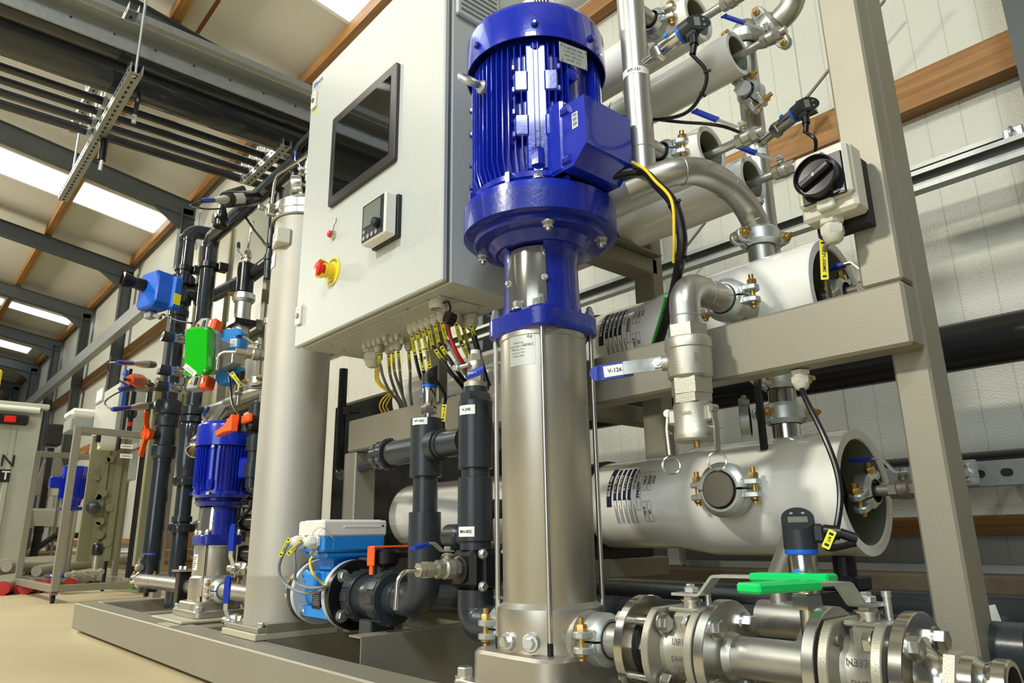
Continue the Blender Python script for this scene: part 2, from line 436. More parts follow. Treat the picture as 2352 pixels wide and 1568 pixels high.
# rafters and columns of the hall
n = 4
for i, x in enumerate(RAFX):
    g = MB('dark_steel')
    for (dz, hw, hh) in ((-.21, .075, .006), (-.50, .075, .006)):
        g.add([(x+a*hw, b, roofz(b)+dz+c*hh) for a in (-1, 1) for b in (-8, 3.42) for c in (-1, 1)],
              [(0, 1, 3, 2), (4, 6, 7, 5), (0, 4, 5, 1), (2, 3, 7, 6), (0, 2, 6, 4), (1, 5, 7, 3)])
    g.add([(x+a*.006, b, roofz(b)+c) for a in (-1, 1) for b in (-8, 3.42) for c in (-.5, -.21)],
          [(0, 1, 3, 2), (4, 6, 7, 5), (0, 4, 5, 1), (2, 3, 7, 6), (0, 2, 6, 4), (1, 5, 7, 3)])
    g.prism([(3.40, 5.45), (3.40, 5.9), (2.75, 5.90)], .02, Matrix(((0, 0, 1, x-.01), (1, 0, 0, 0), (0, 1, 0, 0), (0, 0, 0, 1))))
    struct('trim_%d' % n, g, label='dark grey steel roof rafter'); n += 1
    g = MB('dark_steel')
    g.box((x, 3.20, 3.05), (.17, .012, 5.9)); g.box((x, 3.40, 3.05), (.17, .012, 5.9)); g.box((x, 3.30, 3.05), (.012, .2, 5.9))
    g.box((x, 3.30, .11), (.26, .30, .02)); struct('trim_%d' % n, g, label='dark grey steel column of the hall wall'); n += 1
# timber purlins under the roof (along x)
pa = roof(165, 440).y; pb = roof(400, 25).y
for y, hh, ww in ((3.36, .17, .09), (pa, .16, .085), (pb, .16, .085), (-2.2, .16, .085)):
    g = MB('wood'); g.box((-14, y, roofz(y)-hh/2-.005), (54, ww, hh)); struct('trim_%d' % n, g, label='orange timber purlin under the roof'); n += 1
# timber girts on the wall
for z0, z1 in ((.40, .475), (2.35, 2.53), (at(330, 775, Y=3.4).z-.09, at(330, 775, Y=3.4).z+.09)):
    g = MB('wood'); g.box((-14, 3.45, (z0+z1)/2), (54, .1, z1-z0)); struct('trim_%d' % n, g, label='varnished timber girt along the panel wall'); n += 1
area('hall_lamp', (-17, -3.5, 6.0), (-16, 2.5, 3), 1.2, .8, 520, (1, .94, .80))
# ------------------------------------------------------------ things on the back wall
def xrun(pa, pb, Y):                                # two points of a run along x on plane Y
    a, b = at(*pa, Y=Y), at(*pb, Y=Y); z = (a.z+b.z)/2; return a.x, b.x, z
def channel(x0, x1, y, z, w_, h, t=.003, slots=0, mt='galv', face=-1):
    g = MB(mt); xc, L = (x0+x1)/2, x1-x0
    g.box((xc, y if slots else y+w_, z), (L, t, h))
    for s in (-1, 1):
        g.box((xc, y+w_/2, z+s*h/2), (L, w_, t)); g.box((xc, y+w_ if slots else y, z+s*(h/2-.009)), (L, t, .020))
    if slots:
        g.m('black_matt'); k = int((x1-x0)/slots)
        for i in range(k):
            a = x0+slots*(i+.5); g.prism([(a+p[0], z+p[1]) for p in rring(slots*.45, h*.32, h*.155)], .0016, Matrix(((1, 0, 0, 0), (0, 0, 1, y-t), (0, 1, 0, 0), (0, 0, 0, 1))))
    return g
def yrun_pipe(name, label, cat, pa, pb, Y, r, mt, x0=None, x1=None, group=None):
    a, b, z = xrun(pa, pb, Y); a = x0 if x0 is not None else a; b = x1 if x1 is not None else b
    g = MB(mt); g.cyl((a, Y, z), (b, Y, z), r, n=28); return solo(name, label, cat, g, origin=((a+b)/2, Y, z), group=group), z
o, zz = yrun_pipe('wall_pipe', 'thick glossy black pipe running level in front of the white wall panels', 'pipe', (2170, 812), (2345, 760), 2.9, .088, 'pvc_black', -5.2, 2.5)
o, zz2 = yrun_pipe('wall_pipe', 'black pipe low along the wall behind the skid post, above the slotted rail', 'pipe', (2215, 1078), (2345, 1066), 3.1, .06, 'pvc_black', -5.2, 2.5)
o, zz3 = yrun_pipe('wall_pipe', 'thick dark grey pipe lying low along the concrete plinth', 'pipe', (2300, 1438), (2345, 1440), 2.4, .085, 'pvc', -4.2, 2.5)
g = MB('label_white'); a = at(2262, 1424, Y=2.31); g.prism([(0, 0), (.05, .012), (.062, -.05), (.03, -.07), (0, -.06)], .004, Matrix(((1, 0, 0, a.x-.02), (0, 0, 1, 2.312), (0, 1, 0, a.z+.03), (0, 0, 0, 1))))
solo('pipe_clip', 'small white plastic clip on the low dark pipe right of the post', 'clip', g, origin=a)
for (pa_, pb_, Y, h, sl, lb, gp) in (((2090, 402), (2345, 312), 3.15, .075, 0, 'upper galvanised strut rail on the wall right of the skid post', None),
                                 ((2240, 1088), (2345, 1083), 2.95, .085, .085, 'slotted galvanised rail low on the wall right of the skid post', None),
                                 ((1370, 672), (1800, 517), 3.0, .085, 0, 'dark galvanised strut rail on the wall behind the membrane vessels', None)):
    a, b, z = xrun(pa_, pb_, Y)
    x0, x1 = (a-.3, 2.5) if pa_[0] > 2000 else (-4.5, b+1.2)
    if sl: x0 = -2.4
    g = channel(x0, x1, Y, z, .05, h, slots=sl); solo('strut_rail', lb, 'rail', g, origin=((x0+x1)/2, Y, z))
for (px, py, Y, lb) in ((2330, 315, 3.13, 'galvanised bracket at the end of the upper wall rail'), (2222, 1085, 2.93, 'round pipe clamp on the slotted wall rail beside the post')):
    p = at(px, py, Y=Y); g = MB('galv_bright'); g.box((0, 0, 0), (.07, .012, .09), b=.01); g.bolt((0, -.006, .0), (0, -1, 0), .016, .014)
    g.m('galv'); g.torus(frame((0, -.03, -.0), (1, 0, 0)), .03, .006)
    g.m('galv'); g.cyl((0, .006, 0), (0, YW-p.y, 0), .012, n=12); solo('rail_bracket', lb, 'bracket', g, origin=None, M=T(p))
def rope(pts, r, name, label, cat):
    g = MB('dark_cast'); g.tube(pts, r, 8); return solo(name, label, cat, g, origin=pts[0])
rope([at(2032, 0, Y=3.3), at(1795, 297, Y=3.3)], .008, 'wire_rope', 'steel wire rope bracing the wall behind the upper vessels', 'cable')
rope([at(1620, 510, Y=3.3), at(1475, 695, Y=3.3)], .008, 'wire_rope', 'lower end of the bracing wire rope seen below the upper vessels', 'cable')
p = at(1875, 268, Y=3.36); g = MB('black'); g.prism([(-.05, -.04), (.05, -.04), (.03, .04), (-.03, .04)], .08, frame((0, 0, 0), (0, -1, 0), (1, 0, 0)), b=.008)
solo('wall_fixing', 'small black fixing sitting on the timber girt behind the upper vessels', 'fixing', g, M=T(p+V((0, -.08, 0))))
# white downpipe seen between the skid beams
p = at(1515, 820, Y=3.3); g = MB('plastic_white'); g.box((0, 0, 0), (.09, .06, 2.3), b=.01)
solo('white_post', 'slim white upright against the wall, seen through the skid frame', 'post', g, M=T(p.x, 3.33, 1.40))
# long galvanised tray in front of the hall columns
a, b = at(400, 622, Y=2.9), at(95, 905, Y=2.9); z = (a.z+b.z)/2
g = MB('galv'); x0, x1 = -30, a.x+1.0; g.box(((x0+x1)/2, 2.9, z), (x1-x0, .004, .26)); g.box(((x0+x1)/2, 2.97, z+.13), (x1-x0, .14, .004)); g.box(((x0+x1)/2, 2.97, z-.13), (x1-x0, .14, .004))
solo('cable_duct', 'long galvanised duct running level past the hall columns', 'duct', g, origin=((x0+x1)/2, 2.9, z))
# ------------------------------------------------------------ overhead pipes (along y)
def yline(p, q, Z): return at(*p, Z=Z), at(*q, Z=Z)
def overhead(name, label, cat, pcen, Z, r, y0, y1, mt='pvc', group=None):
    a = at(*pcen, Z=Z); g = MB(mt); g.cyl((a.x, y0, Z), (a.x, y1, Z), r, n=32); return solo(name, label, cat, g, origin=(a.x, (y0+y1)/2, Z), group=group), a.x
ZO = 2.95
o, xbig = overhead('overhead_pipe', 'thickest black pipe overhead, glossy, running towards the skid', 'pipe', (400, 214), ZO, .125, -6, 2.2, 'pvc_gloss')
o, xb2 = overhead('overhead_pipe', 'second thick black pipe just beyond the thickest one overhead', 'pipe', (290, 122), ZO+.02, .058, -6, 2.3, 'pvc_gloss')
XT = []
for (pc, r_, lb) in (((180, 213), .024, 'first thin black pipe below the thick overhead pipes'), ((230, 258), .024, 'second thin black pipe in the overhead bundle'),
                 ((220, 281), .024, 'third thin black pipe in the overhead bundle')):
    o, xx = overhead('thin_overhead_pipe', lb, 'pipe', pc, ZO-.05, r_, -6, 2.25, 'pvc_gloss', group='thin pipes in the overhead bundle'); XT.append(xx)
o, xx = overhead('thin_overhead_pipe', 'outermost thin pipe of the overhead bundle, lying in an open light metal angle', 'pipe', (200, 301), ZO-.05, .028, -6, 2.25, 'pvc_gloss', group='thin pipes in the overhead bundle'); XT.append(xx)
g = MB('white_edge'); g.box((xx+.035, -1.9, ZO-.012), (.05, 8.2, .004)); solo('metal_angle', 'light metal angle under the outermost thin overhead pipe', 'angle', g, origin=(xx, -1.9, ZO))
# perforated tray and strut rail above
a = at(282, 92, Z=ZO+.02); g = MB('galv'); g.box((0, 0, 0), (.012, 8.2, .11)); g.box((.05, 0, .055), (.1, 8.2, .004)); g.m('black_matt')
for i in range(40): g.cyl((.0062, -4+i*.2, .01), (.0075, -4+i*.2, .01), .006, n=8); 
solo('perforated_tray', 'galvanised perforated cable tray above the thick overhead pipes', 'tray', g, M=T(a.x, -1.85, ZO+.02))
a = at(300, 38, Z=3.6); g = MB('galv'); g.box((0, 0, 0), (.08, 6.4, .05)); g.m('galv'); g.box((.0, 0, .03), (.02, 6.4, .02))
solo('strut_rail', 'upper galvanised channel rail running overhead towards the roof corner', 'rail', g, M=T(a.x, -.3, 3.6))
# hanger rails across the bundle (along x): the near perforated channel, a far one, and one above
def hanger(pa, pb, Z, w_, lb, slots=True):
    a, b = at(*pa, Z=Z), at(*pb, Z=Z); y = (a.y+b.y)/2; x0, x1 = min(a.x, b.x), max(a.x, b.x)
    g = MB('galv_bright'); g.box(((x0+x1)/2, y-w_/2, Z), (x1-x0, .003, w_)); g.box(((x0+x1)/2, y+w_/2, Z), (x1-x0, .003, w_)); g.m('galv'); g.box(((x0+x1)/2, y, Z-w_/2), (x1-x0, w_, .003))
    g.m('black_matt'); k = int((x1-x0)/.055)
    for i in range(k): g.box((x0+.04+i*.055, y, Z-w_/2-.002), (.026, .012, .001)); g.box((x0+.04+i*.055, y-w_/2-.002, Z), (.026, .001, .012))
    return solo('hanger_rail', lb, 'rail', g, origin=((x0+x1)/2, y, Z)), x0, x1, y
o, hx0, hx1, hy = hanger((322, 160), (140, 452), ZO-.22, .055, 'near slotted channel hanging across under the overhead pipes')
for (X_, Y_) in ((hx1-.03, hy), (hx0+.25, hy)):
    g = MB('galv'); g.cyl((X_, Y_, ZO-.26), (X_, Y_, roofz(Y_)-.01), .007, n=8); g.hexa((X_, Y_, ZO-.26), (0, 0, 1), .014, .014)
    solo('threaded_rod', 'threaded rod at the %s end of the near hanging channel' % ('right' if X_ == hx1-.03 else 'left'), 'rod', g, origin=(X_, Y_, 4))
o, h2x0, h2x1, h2y = hanger((318, 20), (160, 295), ZO+.30, .05, 'far slotted channel crossing above the overhead pipes')
o, h3x0, h3x1, h3y = hanger((668, 330), (560, 415), ZO-.12, .05, 'slotted channel at the skid end of the thin overhead pipes')
for k, xx in enumerate(XT+[xbig]):                   # pipe clamps
    r_ = .029 if k < 4 else .128; zc = ZO-.05 if k < 4 else ZO
    for yy in ((h2y, h3y) if k < 4 else (hy+.02,)):
        g = MB('galv_bright' if k == 4 else 'zinc'); L = frame((0, 0, 0), (0, 1, 0)); g.lathe([(r_, -.012), (r_+.004, -.012), (r_+.004, .012), (r_, .012)], L, 24, cap=False)
        g.cyl((0, 0, r_), (0, 0, r_+.10), .006, n=8); g.bolt((r_+.01, 0, 0), (1, 0, 0), .009, .012)
        solo('pipe_clamp', ('wide clamp band round the thickest overhead pipe' if k == 4 else 'small pipe clamp on the %s of the thin overhead pipes at the %s' % (('innermost', 'second', 'third', 'outermost')[k], 'far hanger' if yy == h2y else 'skid end')), 'clamp', g, M=T(xx, yy, zc), group='clamps on the overhead pipes')
p = at(310, 240, Z=ZO-.2); g = MB('black'); g.tube(smooth([V((-.06, 0, .1)), V((.02, 0, .07)), V((.06, 0, 0)), V((.03, 0, -.08))], 5), .012, 8); g.m('zinc'); g.cyl((.03, 0, -.08), (.03, 0, -.13), .012, n=10)
solo('cable_end', 'short hanging cable end with a plug below the thickest overhead pipe', 'cable', g, M=T(p))
p = at(240, 320, Z=ZO-.25); g = MB('black'); g.cyl((0, 0, 0), (.01, 0, -.14), .022, n=12); g.m('zinc'); g.cyl((.01, 0, -.14), (.0, 0, -.2), .01, n=10)
solo('cable_end', 'black capped hanging end behind the near slotted channel', 'cable', g, M=T(p))
# ============================================================ SKID FRAME
YP = 1.05                                            # plane of the pump axes and the front pipework
FR = []
def fbox(x0, x1, y0, y1, z0, z1, b=.004, name='rail', mt='frame_steel', label=None):
    g = MB(mt); g.box(((x0+x1)/2, (y0+y1)/2, (z0+z1)/2), (abs(x1-x0), abs(y1-y0), abs(z1-z0)), b=b); FR.append(P(name, g, label=label)); return g
fbox(-4.29, 1.2, .845, .945, .012, .13, name='front_rail')
fbox(-4.29, -4.19, .947, 2.3, .012, .13, name='end_rail')
fbox(-4.29, 1.2, 2.2, 2.3, .012, .13, name='rear_rail')
fbox(-3.9, 1.2, 1.42, 1.52, .02, .15, name='middle_rail')
for x in (-3.5, -2.8, -2.55, -1.0, -.3): fbox(x-.05, x+.05, .947, 1.418, .02, .098 if x == -1.0 else .125, name='cross_rail')
for x in (-4.22, -.2): g = MB('spacer'); g.box((x, .90, .006), (.16, .11, .011)); FR.append(P('foot_pad', g, label='pale levelling pad under the rail'))
YB0 = 1.20; YB1 = at(2133, 800, Z=.706).y; YB1 = min(max(YB1, 1.25), 1.32)
XBR = -.395
fbox(-2.22, XBR, YB0, YB1, .706, .815, name='beam', b=.005)
a = at(1976, 650, Y=1.205); b_ = at(2074, 640, Y=1.205)
fbox(a.x, b_.x, 1.205, YB1-.002, .817, 3.0, name='upper_post')
c = at(2049, 830, Y=YB1+.004); d = at(2134, 826, Y=YB1+.004)
fbox(c.x, d.x, YB1+.003, YB1+.083, .13, 3.0, name='corner_post')
e = at(801, 1120, Y=1.55)
fbox(e.x-.035, e.x+.045, 1.55, 1.63, .15, .70, name='corner_post'); fbox(-3.9, e.x-.04, 1.56, 1.62, .36, .44, name='rear_beam')
fbox(-2.25, -2.17, YB0+.005, YB1+.03, .13, .705, name='corner_post')
fbox(-3.98, -3.90, 1.56, 1.63, .13, 2.6, name='corner_post'); 
fbox(-3.98, -2.20, 1.565, 1.625, 1.50, 1.57, name='rear_beam')
# dull backing sheet of the next skid bay seen low between the pipes
# folded cross channels that carry the flow meter and valve
for (pa, pb, Zt, yend) in (((766, 1470), (1022, 1446), .188, 1.42), ((612, 1434), (690, 1427), .175, 1.42)):
    A = at(*pa, Z=Zt); x = A.x; g = MB('frame_steel'); y0 = max(.95, A.y); 
    g.box((x, (y0+yend)/2, Zt-.075), (.004, yend-y0, .15)); g.box((x-.03, (y0+yend)/2, Zt-.002), (.06, yend-y0, .004)); g.box((x-.03, (y0+yend)/2, Zt-.148), (.06, yend-y0, .004))
    FR.append(P('folded_channel', g))
# mounting plates under the pumps and the filter column
thing('skid_frame', 'sand coloured steel skid frame of box sections under and around the whole plant', 'frame', FR, origin=(-2, 1.5, .07))
def padp(x, y, z0, z1, w_, d_, name='mounting_plate', label='', mt='spacer'):
    g = MB(mt); g.box((x, y, (z0+z1)/2), (w_, d_, z1-z0), b=.002); return solo(name, label, 'plate', g, origin=(x, y, z0))
# ============================================================ VERTICAL PUMP
def rrect_lathe(g, prof, w0, n=6, r=.03, M=None):  # square plate w/ rounded corners from (halfwidth, z)
    pass
PORTZ = .112
def vertical_pump(name, label, x, y, z0, s=1.0, big=True, az_box=0, az_eye=-96, motor=None, mr=None, txt=True, rods=True):
    """local coordinates: axis at origin, z up from the foot"""
    H = dict(base=.085, vol=.165, tube=.72, plate=.765, flr=.91, fl=.965, fin0=1.045, fin1=1.366, cowl=1.47)
    H.update(motor or {}); pt = []
    rt = .0935*s; rb = .106*s
    g = MB('bead_steel')                              # base casting with feet
    bw = .30*s; g.prism(rring(bw*.80, bw*.80, .045*s), H['base'], T(0, 0, 0), b=.006*s)
    g.prism(rring(bw*1.12, bw*.84, .03*s), .030*s, T(0, 0, 0), b=.004*s)
    bs = []
    for sx in (-1, 1):
        for sy in (-1, 1):
            q = MB('zinc'); q.bolt((sx*bw*.49, sy*bw*.33, .030*s), (0, 0, 1), .017*s, .016*s, rot=.3); bs.append(P('foot_bolt', q))
    pt.append(P('base', g, *bs))
    g = MB('bead_steel'); vb = H['base']
    g.lathe([(rb*.98, vb), (rb, vb+.004), (rb, H['vol']-.018*s), (rb*.985, H['vol']-.006*s), (rt*1.02, H['vol']+.002*s), (rt*1.0, H['vol']+.004*s)], n=64)
    for sx in (-1, 1): g.lathe([(.052*s, 0), (.052*s, .03*s), (.040*s, .036*s)], frame((sx*(rb-.03*s), 0, PORTZ*s), (sx, 0, 0)), 32)
    bs = []
    if big:
        for a in (-64, -92):
            aa = R(a); q = MB('zinc'); p = V((cos(aa)*(rb-.006), sin(aa)*(rb-.006), vb+.022)); ax = V((cos(aa), sin(aa), 0))
            q.lathe([(.017, 0), (.017, .012), (.015, .014)], frame(p, ax), 24); q.hexa(p+ax*.013, ax, .0105, .011); bs.append(P('drain_plug', q))
    pt.append(P('pump_head', g, *bs))
    g = MB('pipe_steel' if not big else 'bead_steel'); g.lathe([(rt*.975, H['vol']), (rt, H['vol']+.004), (rt, H['tube']-.012*s), (rt*1.025, H['tube']-.010*s), (rt*1.025, H['tube'])], n=64); 
    subs = []
    if big:
        lab = MB('label_silver'); aa = -74; lab.lathe([(rt+.0006, .640), (rt+.0006, .712)], None, 16, R(aa-18), R(aa+20), cap=False)
        lab.m('ink_grey')
        Mw = T(0, 0, 0) @ frame((0, 0, .676), (cos(R(aa)), sin(R(aa)), 0), (-sin(R(aa)), cos(R(aa)), 0))
        for i, (t_, dx, dy, sz) in enumerate((('d.p', .021, .024, .010), ('CE EAC', .017, .006, .0075), ('TYPE DPV 15/8', -.006, .012, .0038), ('MODEL D15B8 / Q 15 m3/h', -.006, .005, .0036), ('n 2900 min-1  H 92 m', -.006, -.002, .0036), ('P max 25 bar  t 120 C', -.006, -.009, .0036), ('PROD.No. 26/2024', -.006, -.016, .0036), ('1201', -.021, .0, .0036))):
            lab.text(t_, Mw @ T(0, dy, 0) @ Matrix.Rotation(dx/rt, 4, 'Y'), sz, True, wrap=rt+.0011)
        subs.append(P('rating_label', lab, label='silver rating label with small print'))
    pt.append(P('pump_tube', g, *subs))
    for k in range(4):
        a = R(45+90*k); q = MB('brushed'); rr = .1045*s; q.cyl((rr*cos(a), rr*sin(a), vb+.002), (rr*cos(a), rr*sin(a), H['plate']), .0052*s, n=12)
        q.m('black'); q.cyl((rr*cos(a), rr*sin(a), vb+.001), (rr*cos(a), rr*sin(a), vb+.022*s), .0058*s, n=12)
        q.m('zinc'); q.lathe([(.0105*s, 0), (.0105*s, .012*s), (.008*s, .015*s), (.007*s, .022*s), (.003*s, .026*s), (.0, .027*s)], T(rr*cos(a), rr*sin(a), H['plate']), 6)
        pt.append(P('tie_rod', q))
    g = MB('cast_blue')                               # top plate: square with cut corners, lantern stool above
    def plate(hw, cr, za, zb): g.prism(rring(hw*2, hw*2, cr, 6), zb-za, T(0, 0, za), b=.006*s)
    plate(.094*s, .036*s, H['tube'], H['plate'])
    zt, zf = H['plate'], H['flr']
    pr = []
    for i in range(13):
        t = i/12; z = zt+(zf-zt)*t; r = (.083+.006*(1-t)**4)*s + (.02*s if t > .9 else 0)*(t-.9)*10
        pr.append((r, z))
    o0, o1 = -97, -40
    for (a0, a1) in ((o1, o0+180), (o1+180, o0+360)):
        g.lathe(pr, None, 20, R(a0), R(a1), cap=False); g.lathe([(r_-.02*s, z_) for r_, z_ in pr], None, 20, R(a0), R(a1), cap=False)
        for aa in (a0, a1):
            ca, sa = cos(R(aa)), sin(R(aa))
            for i in range(12):
                r0, z0_ = pr[i]; r1, z1_ = pr[i+1]
                g.add([(r0*ca, r0*sa, z0_), (r1*ca, r1*sa, z1_), ((r1-.02*s)*ca, (r1-.02*s)*sa, z1_), ((r0-.02*s)*ca, (r0-.02*s)*sa, z0_)], [(0, 1, 2, 3)])
    r1 = .152*s if big else .098*s; r2 = .175*s if big else .104*s
    g.lathe([(.06*s, zf-.006*s), (.103*s, zf-.006*s), (.112*s, zf+.006*s), (.118*s, zf+.014*s), (r1-.004*s, zf+.016*s), (r1, zf+.020*s), (r1, zf+.030*s), (r2-.01*s, zf+.031*s), (r2, zf+.034*s), (r2, H['fl']), (.06*s, H['fl'])], n=72)
    fb = []
    if big:
        for a in (-37, 30, -150, 140):
            a = R(a); q = MB('zinc'); q.bolt((.140*s*cos(a), .140*s*sin(a), zf+.016*s), (0, 0, -1), .0115*s, .011*s); q.cyl((.140*s*cos(a), .140*s*sin(a), zf+.004*s), (.140*s*cos(a), .140*s*sin(a), zf-.004*s), .0055*s, n=10); fb.append(P('flange_bolt', q))
    pt.append(P('motor_stool', g, *fb))
    g = MB('dark_cast'); g.cyl((0, 0, zt), (0, 0, zf), .012*s, n=16); g.m('cast_steel'); g.cyl((0, 0, zt+.03*s), (0, 0, zf-.03*s), .032*s, n=24); 
    for a in range(4): g.bolt((.033*s*cos(a*pi/2-.9), .033*s*sin(a*pi/2-.9), (zt+zf)/2), (cos(a*pi/2-.9), sin(a*pi/2-.9), 0), .008*s, .012*s)
    pt.append(P('shaft_coupling', g))
    rg = .087*s
    for k in range(2):
        off = 180*k; g = MB('guard')
        g.lathe([(rg, zt+.004*s), (rg+.001, (zt+zf)/2), (rg-.004*s, zf-.012*s)], None, 14, R(o0+off-3), R(o1+off+3), cap=False)
        g.lathe([(rg-.0012, zt+.004*s), (rg-.0002, (zt+zf)/2), (rg-.0052*s, zf-.012*s)], None, 14, R(o0+off-3), R(o1+off+3), cap=False)
        if k == 0: g0 = g
        else: pt.append(P('coupling_guard', g, label='rear steel guard plate'))
    g = g0; g.m('zinc')
    for a in (o0-1, o1+1):
        a = R(a); g.bolt((rg*cos(a), rg*sin(a), (zt+zf)/2-.01*s), (cos(a), sin(a), 0), .006*s, .006*s)
    for a in (o0+18, o1-10):
        a = R(a); g.bolt((.088*s*cos(a), .088*s*sin(a), zt), (0, 0, 1), .0115*s, .016*s)
    pt.append(P('coupling_guard', g, label='shiny curved steel guard plate'))
    # motor
    rm = mr or .156*s; rc = rm*.86
    g = MB('motor_blue'); z0m, z1m = H['fl'], H['fin1']; zr = H['fin0']
    g.lathe([(r2, z0m), (r2, z0m+.014*s), (r2-.003, z0m+.017*s), (rm*.88, z0m+.018*s), (rm*.86, zr-.03*s), (rm*.99, zr-.012*s), (rm*.99, zr), (rc, zr+.002), (rc, z1m+.02*s), (rc*.6, z1m+.02*s)], n=72)
    for k in range(8):                                # ribs of the end bell
        a = R(22.5+45*k); g.box((rm*.97, 0, (z0m+.018*s+zr)/2), (rm*.2, .010*s, zr-z0m-.02*s), RZ(a))
    g.cyl((cos(R(-44))*rm*.86, sin(R(-44))*rm*.86, z0m+.05*s), (cos(R(-44))*rm*.97, sin(R(-44))*rm*.97, z0m+.052*s), .010*s, n=12)
    bs = []
    q = MB('zinc'); a = R(-44); q.bolt((rm*1.04*cos(a), rm*1.04*sin(a), z0m+.017*s), (0, 0, 1), .0115*s, .011*s); bs.append(P('flange_bolt', q))
    # fins
    nf = 64 if big else 48
    for k in range(nf):
        a = 360*k/nf; da = (a+44+180) % 360-180       # relative to the camera-side pad
        if abs(da) < 9 or abs(((a-az_box+180) % 360)-180) < 12: continue
        q0 = rc-.004; q1 = rm
        zb = zr+.012*s+.02*s*(1 if k % 2 else .4); Mf = RZ(R(a)); th = .0018*s
        if abs(da) > 150: continue
        prof = [(q0, zr+.001), (q1-.012*s, zr+.004*s), (q1, zb+.014*s), (q1, z1m-.014*s), (q1-.004*s, z1m-.004*s), (q0, z1m)]
        vs = [(x_, -th*(1.4 if x_ < q1-.01 else .8), z_) for x_, z_ in prof]+[(x_, th*(1.4 if x_ < q1-.01 else .8), z_) for x_, z_ in prof]
        m_ = len(prof); fs = [tuple(range(m_)), tuple(range(m_, 2*m_))[::-1]]+[(i, (i+1) % m_, m_+(i+1) % m_, m_+i) for i in range(m_)]
        g.add(vs, fs, Mf)
    # plain pad facing the front with its two long ribs and cast lugs
    Mp = RZ(R(-44))
    g.box((rc+.006, 0, (zr+z1m)/2), (.02, (.046 if big else .02)*s, z1m-zr-.01), Mp, .003)
    for t_ in ((-1, 1) if big else ()):
        g.box((rc+.018, t_*.005*s, (zr+z1m)/2+.03*s), (.010, .0024*s, (z1m-zr)*.82), Mp, .001)
        for zz in (.28, .62):
            zc = zr+(z1m-zr)*zz
            g.box((rc+.012, t_*.033*s, zc+.02*s), (.016, .030*s, .052*s), Mp @ T(0, 0, 0) @ Matrix.Rotation(0, 4, 'X'), .003)
            g.box((rc+.014, t_*.050*s, zc+.05*s), (.022, .008*s, .014*s), Mp, .002); g.box((rc+.014, t_*.050*s, zc-.005*s), (.022, .008*s, .014*s), Mp, .002)
    g.hexa((rc+.014, 0, zr+.012*s), (0, 0, 1), .016*s, .04*s, Mp); g.lathe([(.012*s, 0), (.012*s, .012*s), (.008*s, .016*s)], Mp @ frame((rc+.005, 0, z1m-.012*s), (1, 0, .2)), 12)
    for a in (-130, -150): 
        for zz in (.12, .3, .55, .75): g.box((rm, 0, zr+(z1m-zr)*zz), (.012, .012, .012), RZ(R(a)), .002)
    pt.append(P('motor_body', g, *bs))
    g = MB('motor_blue'); rcw = rm*1.083 if big else rm*1.03; zc0, zc1 = H['fin1'], H['cowl']
    g.lathe([(rcw-.003, zc0), (rcw, zc0), (rcw, zc1-.022*s), (rcw-.004*s, zc1-.010*s), (rcw-.014*s, zc1-.002*s), (rcw-.03*s, zc1), (.0, zc1+.004), ], n=72, cap=False)
    g.lathe([(rcw-.003, zc0), (rcw-.003, zc1-.03*s), (rc, zc1-.03*s)], n=72, cap=False)
    bs = []
    for a in (-44, 5, 60, 120, 180, -96, -140):
        a = R(a); q = MB('cast_blue'); q.lathe([(.008*s, 0), (.008*s, .006*s), (.004*s, .009*s)], frame((rcw*cos(a), rcw*sin(a), zc0+.03*s), (cos(a), sin(a), 0)), 8); bs.append(P('cowl_screw', q))
    if big: pt.append(P('fan_cowl', g, *bs))
    else: pt.append(P('fan_cowl', g))
    # terminal box
    a = R(az_box); Mb = RZ(a)
    if big:
        g = MB('motor_blue')
        g.box((.140, -.01, 1.115), (.05, .156, .17), Mb, .006)
        prof = [(.12, 1.030), (.19, 1.030), (.228, 1.066), (.228, 1.178), (.12, 1.180)]
        pr3 = [(x_, z_) for x_, z_ in prof]; vs = [(x_, -.084, z_) for x_, z_ in pr3]+[(x_, .062, z_) for x_, z_ in pr3]; m_ = 5
        g.add(vs, [tuple(range(m_)), tuple(range(m_, 2*m_))[::-1]]+[(i, (i+1) % m_, m_+(i+1) % m_, m_+i) for i in range(m_)], Mb)
        for (yy, zz) in ((-.084, 1.05), (-.084, 1.165), (.062, 1.05), (.062, 1.165)): g.cyl(Mb @ V((.165, yy, zz)), Mb @ V((.185, yy, zz)), .009, n=12)
        st = MB('label_white'); st.box((.200, -.0846, 1.130), (.016, .0008, .036), Mb); st.m('ink')
        for i in range(9): st.box((.200, -.0851, 1.115+i*.0036), (.012, .0004, .0009+.0008*(i % 3)), Mb)
        pt.append(P('terminal_box', g, P('barcode_sticker', st, label='small white barcode sticker')))
        g = MB('galv_bright'); aa = R(az_eye); pe = V((rm*cos(aa), rm*sin(aa), 1.292)); ax = V((cos(aa), sin(aa), .1)).normalized()
        g.lathe([(.016, -.012), (.016, .004), (.011, .010), (.009, .018)], frame(pe, ax), 20); g.torus(frame(pe+ax*.036, V((0, 0, 1)).cross(ax)+V((0, 0, .9)), ax), .0215, .0075, 28, 10)
        pt.append(P('eye_bolt', g, label='galvanised lifting eye bolt'))
        g = MB('label_silver'); aa = R(-12); Mn = frame((rm+.004, 0, 1.335), (1, 0, 0), (0, 1, 0)); Mn = RZ(aa) @ Mn
        g.box((0, 0, 0), (.074, .05, .0015), Mn); g.m('zinc')
        for (u, v_) in ((-1, -1), (1, 1), (-1, 1), (1, -1)): g.cyl(Mn @ V((u*.033, v_*.019, .0)), Mn @ V((u*.033, v_*.019, .003)), .003, n=8)
        g.m('ink_grey')
